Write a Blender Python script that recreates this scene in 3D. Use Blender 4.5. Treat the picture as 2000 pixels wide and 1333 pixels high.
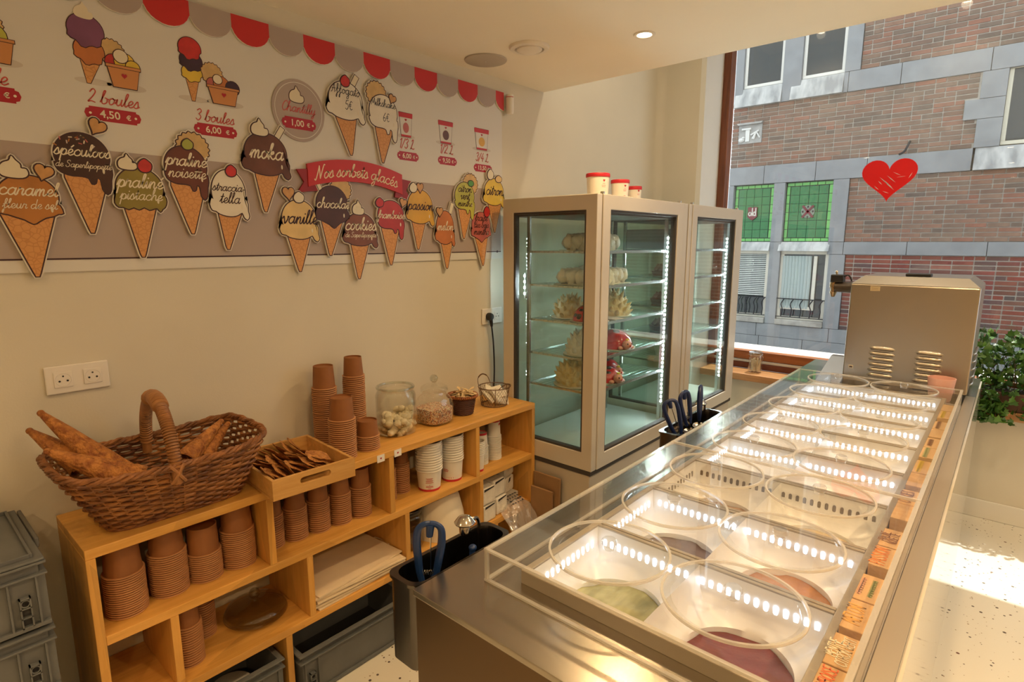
import bpy, bmesh, math, random
from mathutils import Vector, Matrix, noise as mnoise
PI = math.pi
RND = random.Random(11)
scene = bpy.context.scene
COL = scene.collection
for _o in list(bpy.data.objects):
    bpy.data.objects.remove(_o)

# ------------------------------------------------------------------ camera
# world: wall with the menu board is the plane x = 0, +y runs along it to the street, z up, metres
cam_d = bpy.data.cameras.new('camera')
cam = bpy.data.objects.new('camera', cam_d)
COL.objects.link(cam)
cam.location = (2.05, 0.0, 1.6)
cam.rotation_euler = (math.radians(90 - 9.753), 0, math.radians(41.14))
cam_d.sensor_width = 36
cam_d.lens = 1118.4 / 2000 * 36
cam_d.clip_start = 0.02
cam_d.clip_end = 200
scene.camera = cam

# ------------------------------------------------------------------ view, world, sun, lamps
vs = scene.view_settings
vs.view_transform = 'Standard'
vs.look = 'None'
vs.exposure = 0.0
vs.gamma = 1.0
vs.use_curve_mapping = False
try:
    scene.cycles.transparent_max_bounces = 32
    scene.cycles.max_bounces = 10
except Exception:
    pass

world = bpy.data.worlds.new('sky')
scene.world = world
world.use_nodes = True
bg = world.node_tree.nodes['Background']
bg.inputs['Color'].default_value = (0.88, 0.945, 1.0, 1)
bg.inputs['Strength'].default_value = 2.1

def lamp(name, kind, loc, energy, color, target=None, **kw):
    d = bpy.data.lights.new(name, kind)
    d.energy = energy
    d.color = color
    for k, v in kw.items():
        setattr(d, k, v)
    o = bpy.data.objects.new(name, d)
    COL.objects.link(o)
    o.location = loc
    if target is not None:
        o.rotation_euler = (Vector(target) - Vector(loc)).to_track_quat('-Z', 'Y').to_euler()
    return o

lamp('sun', 'SUN', (2, 8, 9), 7.0, (1.0, 0.93, 0.82), (1.75, 4.40, 0.0), angle=0.009)
WARM = (1.0, 0.665, 0.33)
DOWNLIGHTS = [  # recessed ceiling spots plus unseen ones added for light: x, y, z of the lens, watts
    (0.845, 2.173, 2.405, 36),
    (0.845, 0.87, 2.405, 10),
    (0.845, -0.45, 2.405, 16),  # unseen, added so floor bounce lifts the left ceiling
    (1.90, 0.78, 2.405, 36),
    (1.90, 2.08, 2.405, 34),
    (3.1, 1.35, 2.405, 125),  # unseen, added so floor bounce brightens the ceiling
    (3.1, -0.9, 2.405, 110),  # unseen, added behind the view to brighten the ceiling by bounce
    (1.90, -0.95, 2.405, 55),  # unseen, added off camera for general illumination
    (0.55, 2.95, 3.395, 16),
    (1.55, 2.95, 3.395, 26),
    (2.75, 2.95, 3.395, 60),
]
for i, (x, y, z, w) in enumerate(DOWNLIGHTS):
    lamp('downlight_lamp', 'SPOT', (x, y, z - 0.012), w, WARM if z < 3 else (1.0, 0.80, 0.55), (x, y, 0), spot_size=math.radians(150),
         spot_blend=0.9, shadow_soft_size=0.035)

# ------------------------------------------------------------------ materials
MATS = {}
def _new(name):
    m = bpy.data.materials.new(name)
    m.use_nodes = True
    nt = m.node_tree
    return m, nt, nt.nodes, nt.links, nt.nodes['Principled BSDF']

def mat(name, col=(0.8, 0.8, 0.8), rough=0.5, metal=0.0, var=0.0, vscale=8.0, stretch=(1, 1, 1), bump=0.0, bscale=60.0,
        emit=None, estr=0.0, col2=None, coat=0.0, detail=3.0, sss=0.0):
    if name in MATS:
        return MATS[name]
    m, nt, N, L, p = _new(name)
    p.inputs['Base Color'].default_value = (*col, 1)
    p.inputs['Roughness'].default_value = rough
    p.inputs['Metallic'].default_value = metal
    if coat:
        p.inputs['Coat Weight'].default_value = coat
    if sss:
        p.inputs['Subsurface Weight'].default_value = sss
        p.inputs['Subsurface Radius'].default_value = (0.01, 0.008, 0.006)
    if emit:
        p.inputs['Emission Color'].default_value = (*emit, 1)
        p.inputs['Emission Strength'].default_value = estr
    if var or bump:
        tc = N.new('ShaderNodeTexCoord')
        mp = N.new('ShaderNodeMapping')
        mp.inputs['Scale'].default_value = stretch
        L.new(tc.outputs['Object'], mp.inputs['Vector'])
    if var:
        nz = N.new('ShaderNodeTexNoise')
        nz.inputs['Scale'].default_value = vscale
        nz.inputs['Detail'].default_value = detail
        L.new(mp.outputs['Vector'], nz.inputs['Vector'])
        cr = N.new('ShaderNodeValToRGB')
        c2 = col2 if col2 else tuple(c * (1 - var) for c in col)
        cr.color_ramp.elements[0].position = 0.35
        cr.color_ramp.elements[0].color = (*c2, 1)
        cr.color_ramp.elements[1].position = 0.65
        cr.color_ramp.elements[1].color = (*col, 1)
        L.new(nz.outputs['Fac'], cr.inputs['Fac'])
        L.new(cr.outputs['Color'], p.inputs['Base Color'])
    if bump:
        nb = N.new('ShaderNodeTexNoise')
        nb.inputs['Scale'].default_value = bscale
        nb.inputs['Detail'].default_value = 4
        L.new(mp.outputs['Vector'], nb.inputs['Vector'])
        bp = N.new('ShaderNodeBump')
        bp.inputs['Strength'].default_value = bump
        bp.inputs['Distance'].default_value = 0.01
        L.new(nb.outputs['Fac'], bp.inputs['Height'])
        L.new(bp.outputs['Normal'], p.inputs['Normal'])
    MATS[name] = m
    return m

def glass(name, tint=(1, 1, 1), refl=0.06, edge=0.9, rough=0.015, power=4.0, haze=0.0):
    """clear sheet: transparent with a mirror layer that grows towards grazing view"""
    if name in MATS:
        return MATS[name]
    m = bpy.data.materials.new(name)
    m.use_nodes = True
    nt = m.node_tree
    N, L = nt.nodes, nt.links
    N.remove(N['Principled BSDF'])
    out = N['Material Output']
    lw = N.new('ShaderNodeLayerWeight')
    lw.inputs['Blend'].default_value = 0.5
    pw = N.new('ShaderNodeMath'); pw.operation = 'POWER'
    pw.inputs[1].default_value = power
    L.new(lw.outputs['Facing'], pw.inputs[0])
    ml = N.new('ShaderNodeMath'); ml.operation = 'MULTIPLY_ADD'
    ml.inputs[1].default_value = edge - refl
    ml.inputs[2].default_value = refl
    L.new(pw.outputs[0], ml.inputs[0])
    tr = N.new('ShaderNodeBsdfTransparent')
    tr.inputs['Color'].default_value = (*tint, 1)
    gl = N.new('ShaderNodeBsdfGlossy')
    gl.inputs['Roughness'].default_value = rough
    gl.inputs['Color'].default_value = (0.95, 0.95, 0.95, 1)
    mx = N.new('ShaderNodeMixShader')
    L.new(ml.outputs[0], mx.inputs[0])
    L.new(tr.outputs[0], mx.inputs[1])
    L.new(gl.outputs[0], mx.inputs[2])
    last = mx
    if haze:
        df = N.new('ShaderNodeBsdfDiffuse')
        df.inputs['Color'].default_value = (0.9, 0.9, 0.88, 1)
        m2 = N.new('ShaderNodeMixShader')
        m2.inputs[0].default_value = haze
        L.new(mx.outputs[0], m2.inputs[1])
        L.new(df.outputs[0], m2.inputs[2])
        last = m2
    L.new(last.outputs[0], out.inputs['Surface'])
    MATS[name] = m
    return m

def wood(name, c1, c2, axis='y', rough=0.45, scale=1.0):
    if name in MATS:
        return MATS[name]
    m, nt, N, L, p = _new(name)
    tc = N.new('ShaderNodeTexCoord')
    mp = N.new('ShaderNodeMapping')
    s = {'x': (1.5, 22, 22), 'y': (22, 1.5, 22), 'z': (22, 22, 1.5)}[axis]
    mp.inputs['Scale'].default_value = tuple(v * scale for v in s)
    L.new(tc.outputs['Object'], mp.inputs['Vector'])
    nz = N.new('ShaderNodeTexNoise')
    nz.inputs['Scale'].default_value = 2.1
    nz.inputs['Detail'].default_value = 6
    nz.inputs['Roughness'].default_value = 0.65
    L.new(mp.outputs['Vector'], nz.inputs['Vector'])
    cr = N.new('ShaderNodeValToRGB')
    cr.color_ramp.elements[0].position = 0.32
    cr.color_ramp.elements[0].color = (*c2, 1)
    cr.color_ramp.elements[1].position = 0.62
    cr.color_ramp.elements[1].color = (*c1, 1)
    L.new(nz.outputs['Fac'], cr.inputs['Fac'])
    # lamella blocks of slightly different tone
    vo = N.new('ShaderNodeTexVoronoi')
    mp2 = N.new('ShaderNodeMapping')
    mp2.inputs['Scale'].default_value = {'x': (3, 16, 16), 'y': (16, 3, 16), 'z': (16, 16, 3)}[axis]
    L.new(tc.outputs['Object'], mp2.inputs['Vector'])
    L.new(mp2.outputs['Vector'], vo.inputs['Vector'])
    vo.inputs['Scale'].default_value = 1.0
    hs = N.new('ShaderNodeHueSaturation')
    mr = N.new('ShaderNodeMapRange')
    mr.inputs['To Min'].default_value = 0.88
    mr.inputs['To Max'].default_value = 1.1
    sp = N.new('ShaderNodeSeparateColor')
    L.new(vo.outputs['Color'], sp.inputs[0])
    L.new(sp.outputs[0], mr.inputs['Value'])
    L.new(mr.outputs[0], hs.inputs['Value'])
    L.new(cr.outputs['Color'], hs.inputs['Color'])
    L.new(hs.outputs['Color'], p.inputs['Base Color'])
    p.inputs['Roughness'].default_value = rough
    bp = N.new('ShaderNodeBump')
    bp.inputs['Strength'].default_value = 0.06
    bp.inputs['Distance'].default_value = 0.01
    L.new(nz.outputs['Fac'], bp.inputs['Height'])
    L.new(bp.outputs['Normal'], p.inputs['Normal'])
    MATS[name] = m
    return m

def steel(name, col, rough, axis='x'):
    if name in MATS:
        return MATS[name]
    m, nt, N, L, p = _new(name)
    tc = N.new('ShaderNodeTexCoord')
    mp = N.new('ShaderNodeMapping')
    mp.inputs['Scale'].default_value = {'x': (4, 900, 900), 'y': (900, 4, 900), 'z': (900, 900, 4)}[axis]
    L.new(tc.outputs['Object'], mp.inputs['Vector'])
    nz = N.new('ShaderNodeTexNoise')
    nz.inputs['Scale'].default_value = 2.0
    nz.inputs['Detail'].default_value = 3
    L.new(mp.outputs['Vector'], nz.inputs['Vector'])
    mr = N.new('ShaderNodeMapRange')
    mr.inputs['To Min'].default_value = rough * 0.9
    mr.inputs['To Max'].default_value = rough * 1.12
    L.new(nz.outputs['Fac'], mr.inputs['Value'])
    L.new(mr.outputs[0], p.inputs['Roughness'])
    p.inputs['Base Color'].default_value = (*col, 1)
    p.inputs['Metallic'].default_value = 1.0
    MATS[name] = m
    return m

def terrazzo():
    m, nt, N, L, p = _new('terrazzo')
    tc = N.new('ShaderNodeTexCoord')
    base = (0.80, 0.77, 0.68, 1)
    prev = None
    for sc, thr, colr, seed in ((38, 0.12, (0.10, 0.075, 0.06, 1), 0), (60, 0.11, (0.33, 0.24, 0.15, 1), 3.3), (24, 0.075, (0.16, 0.07, 0.05, 1), 7.7)):
        mp = N.new('ShaderNodeMapping')
        mp.inputs['Location'].default_value = (seed, seed * 2, seed)
        L.new(tc.outputs['Object'], mp.inputs['Vector'])
        vo = N.new('ShaderNodeTexVoronoi')
        vo.inputs['Scale'].default_value = sc
        L.new(mp.outputs['Vector'], vo.inputs['Vector'])
        sep = N.new('ShaderNodeSeparateColor')
        L.new(vo.outputs['Color'], sep.inputs[0])
        mu = N.new('ShaderNodeMath'); mu.operation = 'MULTIPLY'
        L.new(sep.outputs[0], mu.inputs[0])
        mu.inputs[1].default_value = thr * 2.1
        lt = N.new('ShaderNodeMath'); lt.operation = 'LESS_THAN'
        L.new(vo.outputs['Distance'], lt.inputs[0])
        L.new(mu.outputs[0], lt.inputs[1])
        g2 = N.new('ShaderNodeMath'); g2.operation = 'GREATER_THAN'
        L.new(sep.outputs[1], g2.inputs[0]); g2.inputs[1].default_value = 0.55
        an = N.new('ShaderNodeMath'); an.operation = 'MULTIPLY'
        L.new(lt.outputs[0], an.inputs[0]); L.new(g2.outputs[0], an.inputs[1])
        mx = N.new('ShaderNodeMix'); mx.data_type = 'RGBA'
        L.new(an.outputs[0], mx.inputs[0])
        if prev is None:
            mx.inputs[6].default_value = base
        else:
            L.new(prev.outputs[2], mx.inputs[6])
        mx.inputs[7].default_value = colr
        prev = mx
    L.new(prev.outputs[2], p.inputs['Base Color'])
    p.inputs['Roughness'].default_value = 0.32
    MATS['terrazzo'] = m
    return m

def waffle_mat():
    """printed waffle with a net of slightly darker lines"""
    m, nt, N, L, p = _new('printed_waffle')
    tc = N.new('ShaderNodeTexCoord')
    vo = N.new('ShaderNodeTexVoronoi')
    vo.feature = 'DISTANCE_TO_EDGE'
    vo.inputs['Scale'].default_value = 70
    L.new(tc.outputs['Object'], vo.inputs['Vector'])
    cr = N.new('ShaderNodeValToRGB')
    cr.color_ramp.elements[0].position = 0.04
    cr.color_ramp.elements[0].color = (0.56, 0.25, 0.08, 1)
    cr.color_ramp.elements[1].position = 0.10
    cr.color_ramp.elements[1].color = (0.66, 0.32, 0.11, 1)
    L.new(vo.outputs['Distance'], cr.inputs['Fac'])
    L.new(cr.outputs['Color'], p.inputs['Base Color'])
    p.inputs['Roughness'].default_value = 0.5
    MATS['printed_waffle'] = m
    return m

# ------------------------------------------------------------------ mesh builder
class MB:
    def __init__(s):
        s.v = []; s.f = []; s.sm = []
    def add(s, vs, fs, smooth=False):
        b = len(s.v)
        s.v.extend(tuple(v) for v in vs)
        for f in fs:
            s.f.append(tuple(i + b for i in f))
            s.sm.append(smooth)
        return s
    def box(s, x0, x1, y0, y1, z0, z1, M=None):
        vs = [Vector((x, y, z)) for z in (z0, z1) for y in (y0, y1) for x in (x0, x1)]
        if M is not None:
            vs = [M @ v for v in vs]
        return s.add(vs, [(0, 2, 3, 1), (4, 5, 7, 6), (0, 1, 5, 4), (2, 6, 7, 3), (0, 4, 6, 2), (1, 3, 7, 5)])
    def lathe(s, prof, n=24, c=(0, 0, 0), M=None, closed=False, smooth=True, sx=1.0, sy=1.0):
        """prof: (r, z) list, turned about z; r == 0 ends close to a point"""
        vs, fs, rings = [], [], []
        for r, z in prof:
            if r <= 1e-7:
                rings.append([len(vs)]); vs.append(Vector((0, 0, z)))
            else:
                rings.append(list(range(len(vs), len(vs) + n)))
                for i in range(n):
                    a = 2 * PI * i / n
                    vs.append(Vector((r * math.cos(a) * sx, r * math.sin(a) * sy, z)))
        pairs = list(zip(rings[:-1], rings[1:]))
        if closed:
            pairs.append((rings[-1], rings[0]))
        for A, B in pairs:
            for i in range(n):
                j = (i + 1) % n
                if len(A) == 1 and len(B) == 1: continue
                if len(A) == 1: fs.append((A[0], B[j], B[i]))
                elif len(B) == 1: fs.append((A[i], A[j], B[0]))
                else: fs.append((A[i], A[j], B[j], B[i]))
        if M is not None: vs = [M @ v for v in vs]
        cc = Vector(c)
        return s.add([v + cc for v in vs], fs, smooth)
    def tube(s, pts, r, n=8, closed=False, cap=True, smooth=True):
        pts = [Vector(p) for p in pts]
        m = len(pts)
        rs = r if isinstance(r, (list, tuple)) else [r] * m
        vs, fs = [], []
        up = Vector((0.0123, 0.0317, 1))
        prevn = None
        for i, p in enumerate(pts):
            a = pts[(i - 1) % m] if (closed or i > 0) else p
            b = pts[(i + 1) % m] if (closed or i < m - 1) else p
            t = (b - a)
            if t.length < 1e-9: t = Vector((0, 0, 1))
            t.normalize()
            if prevn is None:
                nn = t.cross(up)
                if nn.length < 0.05: nn = t.cross(Vector((1, 0, 0)))
            else:
                nn = prevn - t * prevn.dot(t)
                if nn.length < 1e-6: nn = t.cross(up)
            nn.normalize(); prevn = nn
            bb = t.cross(nn)
            for k in range(n):
                ang = 2 * PI * k / n
                vs.append(p + (nn * math.cos(ang) + bb * math.sin(ang)) * rs[i])
        for i in range(m if closed else m - 1):
            j = (i + 1) % m
            for k in range(n):
                l = (k + 1) % n
                fs.append((i * n + k, i * n + l, j * n + l, j * n + k))
        if cap and not closed:
            fs.append(tuple(reversed(range(n))))
            fs.append(tuple(range((m - 1) * n, m * n)))
        return s.add(vs, fs, smooth)
    def prism(s, pts, d0, d1, f=None):
        """pts: 2D outline, f(u, v, d) -> 3D point; default on the wall: u = y, v = z, d = x"""
        if f is None: f = lambda u, v, d: (d, u, v)
        n = len(pts)
        vs = [f(u, v, d0) for u, v in pts] + [f(u, v, d1) for u, v in pts]
        fs = [tuple(range(n)), tuple(reversed(range(n, 2 * n)))]
        fs += [(i, i + n, (i + 1) % n + n, (i + 1) % n) for i in range(n)]
        return s.add(vs, fs)
    def ball(s, c, r, nu=14, nv=9, M=None, bumps=0.0, seed=0):
        if not isinstance(r, (tuple, list)): r = (r, r, r)
        prof = []
        vs, fs, rings = [], [], []
        for j in range(nv + 1):
            ph = PI * j / nv
            if j in (0, nv):
                rings.append([len(vs)]); vs.append(Vector((0, 0, -math.cos(ph))))
            else:
                rings.append(list(range(len(vs), len(vs) + nu)))
                for i in range(nu):
                    a = 2 * PI * i / nu
                    vs.append(Vector((math.sin(ph) * math.cos(a), math.sin(ph) * math.sin(a), -math.cos(ph))))
        for A, B in zip(rings[:-1], rings[1:]):
            for i in range(nu):
                j = (i + 1) % nu
                if len(A) == 1: fs.append((A[0], B[j], B[i]))
                elif len(B) == 1: fs.append((A[i], A[j], B[0]))
                else: fs.append((A[i], A[j], B[j], B[i]))
        if bumps:
            vs = [v * (1 + bumps * mnoise.noise(v * 2.2 + Vector((seed, seed * 1.7, 0)))) for v in vs]
        vs = [Vector((v.x * r[0], v.y * r[1], v.z * r[2])) for v in vs]
        if M is not None: vs = [M @ v for v in vs]
        cc = Vector(c)
        return s.add([v + cc for v in vs], fs, True)
    def mesh(s, name):
        me = bpy.data.meshes.new(name)
        me.from_pydata(s.v, [], s.f)
        bm = bmesh.new(); bm.from_mesh(me)
        bmesh.ops.recalc_face_normals(bm, faces=bm.faces)
        bm.to_mesh(me); bm.free()
        if any(s.sm):
            me.polygons.foreach_set('use_smooth', s.sm)
            me.set_sharp_from_angle(angle=math.radians(42))
        me.update()
        return me
    def build(s, name, material, parent=None, bevel=0.0, label=None, stuff=False):
        me = s.mesh(name)
        me.materials.append(material)
        o = bpy.data.objects.new(name, me)
        COL.objects.link(o)
        if parent is not None: attach(o, parent)
        if bevel:
            b = o.modifiers.new('bevel', 'BEVEL')
            b.width = bevel; b.segments = 2; b.limit_method = 'ANGLE'; b.angle_limit = math.radians(50)
        if label: o['label'] = label
        if stuff: o['kind'] = 'stuff'
        return o

def wm(o):
    m = o.matrix_basis.copy()
    if o.parent is not None:
        m = wm(o.parent) @ o.matrix_parent_inverse @ m
    return m
def attach(o, parent):
    o.parent = parent
    o.matrix_parent_inverse = wm(parent).inverted()
def tag(o, label, cat, group=None, kind=None):
    o['label'] = label; o['category'] = cat
    if group: o['group'] = group
    if kind: o['kind'] = kind
    return o
def struct(o):
    o['kind'] = 'structure'
    return o
def thing(name, label, cat, loc=(0, 0, 0), group=None):
    o = bpy.data.objects.new(name, None)
    o.empty_display_size = 0.05
    COL.objects.link(o)
    o.location = loc
    return tag(o, label, cat, group)
def copy_tree(o, parent=None):
    c = o.copy(); COL.objects.link(c)
    if parent is not None:
        c.parent = parent
    for ch in list(o.children):
        copy_tree(ch, c)
    return c
def share(name, me, parent=None, M=None):
    o = bpy.data.objects.new(name, me)
    COL.objects.link(o)
    if M is not None: o.matrix_basis = M
    if parent is not None:
        attach(o, parent)
    return o
def TR(loc, rx=0, ry=0, rz=0):
    return Matrix.Translation(loc) @ Matrix.Rotation(rz, 4, 'Z') @ Matrix.Rotation(ry, 4, 'Y') @ Matrix.Rotation(rx, 4, 'X')
def align(p, q):
    """matrix putting +z along p->q at p"""
    d = Vector(q) - Vector(p)
    return Matrix.Translation(p) @ d.to_track_quat('Z', 'Y').to_matrix().to_4x4()
def smooth_pts(pts, k=5, closed=False):
    pts = [Vector(p) for p in pts]
    n = len(pts)
    if n < 3: return pts
    out = []
    for i in range(n if closed else n - 1):
        p0 = pts[(i - 1) % n] if (closed or i > 0) else pts[0]
        p1 = pts[i]; p2 = pts[(i + 1) % n]
        p3 = pts[(i + 2) % n] if (closed or i < n - 2) else pts[-1]
        for j in range(k):
            t = j / k
            out.append(0.5 * ((2 * p1) + (p2 - p0) * t + (2 * p0 - 5 * p1 + 4 * p2 - p3) * t * t + (3 * p1 - p0 - 3 * p2 + p3) * t ** 3))
    if not closed: out.append(pts[-1])
    return out
def offset_poly(pts, d):
    n = len(pts)
    area = sum(pts[i][0] * pts[(i + 1) % n][1] - pts[(i + 1) % n][0] * pts[i][1] for i in range(n))
    sg = 1 if area > 0 else -1
    out = []
    for i in range(n):
        a = Vector(pts[i - 1]); b = Vector(pts[i]); c = Vector(pts[(i + 1) % n])
        e1 = (b - a); e2 = (c - b)
        if e1.length < 1e-9 or e2.length < 1e-9:
            out.append(tuple(b)); continue
        e1.normalize(); e2.normalize()
        nn = Vector((e1.y + e2.y, -e1.x - e2.x))
        if nn.length < 1e-6: nn = Vector((e1.y, -e1.x))
        nn.normalize()
        out.append((b.x + nn.x * d * sg, b.y + nn.y * d * sg))
    return out

# ------------------------------------------------------------------ lettering
G = {
 'a': (1.15, [[(.95,.8),(.6,1),(.2,.7),(.15,.25),(.45,0),(.8,.3),(.95,.9)], [(.97,1),(.88,.3),(1,0),(1.2,.25)]]),
 'b': (1.0, [[(0,.2),(.35,1.3),(.5,1.95),(.3,1.9),(.2,1.2),(.2,.2),(.5,0),(.85,.3),(.8,.8),(.55,.9)], [(.75,.8),(1.05,.75)]]),
 'c': (.92, [[(.85,.8),(.6,1),(.2,.7),(.15,.25),(.45,0),(.8,.1),(.97,.3)]]),
 'd': (1.15, [[(.95,.8),(.6,1),(.2,.7),(.15,.25),(.45,0),(.8,.3)], [(1.05,2),(.9,.3),(1,0),(1.2,.25)]]),
 'e': (.85, [[(0,.25),(.5,.45),(.72,.78),(.48,1),(.2,.7),(.2,.2),(.5,0),(.9,.25)]]),
 'é': (.85, [[(0,.25),(.5,.45),(.72,.78),(.48,1),(.2,.7),(.2,.2),(.5,0),(.9,.25)], [(.45,1.3),(.75,1.65)]]),
 'f': (.75, [[(0,.3),(.5,1.1),(.65,1.8),(.5,2),(.35,1.5),(.33,0),(.25,-.8),(.1,-.9),(.1,-.5),(.45,0),(.8,.25)], [(.1,.85),(.7,.95)]]),
 'g': (1.15, [[(.95,.8),(.6,1),(.2,.7),(.15,.25),(.45,0),(.8,.3),(.95,.9)], [(.97,1),(.9,0),(.75,-.8),(.4,-.9),(.4,-.55),(1.2,.25)]]),
 'h': (1.08, [[(0,.2),(.4,1.4),(.5,2),(.3,1.9),(.2,1),(.15,0)], [(.15,.3),(.45,.9),(.75,.93),(.78,.4),(.88,0),(1.12,.25)]]),
 'i': (.5, [[(0,.25),(.25,1),(.2,.3),(.3,0),(.55,.25)], [(.3,1.38),(.33,1.48)]]),
 'k': (.95, [[(0,.2),(.4,1.4),(.5,2),(.3,1.9),(.2,1),(.15,0)], [(.2,.5),(.6,1),(.7,.75),(.3,.5),(.7,0),(1,.2)]]),
 'l': (.55, [[(0,.25),(.4,1.3),(.5,1.95),(.3,1.9),(.2,1),(.22,.2),(.35,0),(.6,.25)]]),
 'm': (1.38, [[(0,.25),(.25,1),(.2,0)], [(.2,.4),(.5,.95),(.65,.85),(.6,0)], [(.62,.4),(.9,.95),(1.07,.85),(1.03,.2),(1.15,0),(1.42,.25)]]),
 'n': (1.05, [[(0,.25),(.25,1),(.2,0)], [(.2,.4),(.55,.95),(.75,.8),(.7,.2),(.85,0),(1.1,.25)]]),
 'o': (.95, [[(.6,1),(.2,.75),(.15,.3),(.4,0),(.75,.3),(.8,.75),(.55,1),(.7,.82),(1,.85)]]),
 'p': (1.0, [[(0,.25),(.3,1.05),(.2,0),(.1,-.9)], [(.2,.3),(.5,.95),(.85,.8),(.8,.25),(.5,0),(.25,.2)], [(.6,.02),(1.02,.22)]]),
 'r': (.8, [[(0,.25),(.25,1.08),(.3,.87),(.65,.9),(.55,.3),(.65,0),(.85,.25)]]),
 's': (.78, [[(0,.2),(.45,1.08),(.6,.6),(.65,.2),(.35,0),(.1,.15)], [(.5,.05),(.82,.25)]]),
 't': (.62, [[(0,.25),(.35,1),(.47,1.75),(.3,.4),(.38,0),(.65,.25)], [(.1,1.15),(.68,1.22)]]),
 'u': (1.1, [[(0,.25),(.25,1),(.2,.3),(.4,0),(.7,.3),(.85,1)], [(.85,1),(.8,.3),(.9,0),(1.15,.25)]]),
 'v': (.9, [[(0,.7),(.2,1),(.35,.3),(.45,0),(.8,.6),(.8,1),(.98,.9)]]),
 'y': (1.08, [[(0,.25),(.25,1),(.2,.3),(.4,0),(.7,.3),(.85,1)], [(.87,1),(.75,-.5),(.45,-.9),(.35,-.55),(1.1,.25)]]),
 'z': (.85, [[(.1,.9),(.7,1),(.1,0),(.8,.1)]]),
 '-': (.7, [[(.1,.5),(.6,.5)]]), ' ': (.55, []),
 'S': (1.2, [[(1.1,1.7),(.8,2.05),(.35,1.8),(.4,1.3),(.9,.9),(.95,.3),(.5,0),(.1,.2),(.12,.5)]]),
 'N': (1.5, [[(0,.15),(.2,0),(.4,1),(.5,1.95)], [(.5,1.95),(.95,.1)], [(.95,.1),(1.25,1.9),(1.45,2)]]),
 'C': (1.15, [[(1.1,1.6),(.9,2),(.4,1.6),(.15,.7),(.4,.05),(.8,.05),(1.15,.4)]]),
 'A': (1.2, [[(0,0),(.3,.3),(.8,2)], [(.8,2),(.95,0)], [(.25,.8),(1.05,.85)]]),
 'M': (1.35, [[(0,0),(.3,1.9)], [(.3,1.9),(.6,.4)], [(.6,.4),(1.05,1.95)], [(1.05,1.95),(1.2,0)]]),
 'L': (1.1, [[(.2,1.7),(.5,2),(.6,1.6),(.3,.3),(.1,.05),(.35,.2),(.9,0),(1.1,.2)]]),
 '1': (.7, [[(.15,1.6),(.5,2)], [(.5,2),(.42,0)]]),
 '2': (1.05, [[(.1,1.5),(.45,2),(.8,1.6),(.5,.8),(.05,.05),(.4,.2),(.95,.05)]]),
 '3': (1.0, [[(.1,1.7),(.5,2),(.8,1.6),(.45,1.1)], [(.45,1.1),(.85,.6),(.5,0),(.05,.3)]]),
 '4': (1.05, [[(.6,2),(.1,.7)], [(.1,.7),(.95,.7)], [(.7,1.2),(.6,0)]]),
 '5': (1.0, [[(.85,2),(.3,1.95)], [(.3,1.95),(.2,1.15),(.6,1.25),(.8,.6),(.45,0),(.05,.2)]]),
 '6': (.95, [[(.7,1.95),(.25,1.2),(.1,.5),(.4,0),(.75,.4),(.6,.9),(.2,.7)]]),
 '/': (.75, [[(0,-.1),(.65,2)]]),
 '€': (1.0, [[(.85,1.7),(.5,1.9),(.2,1),(.45,.05),(.85,.25)], [(0,1.15),(.6,1.2)], [(0,.8),(.55,.85)]]),
}
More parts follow.
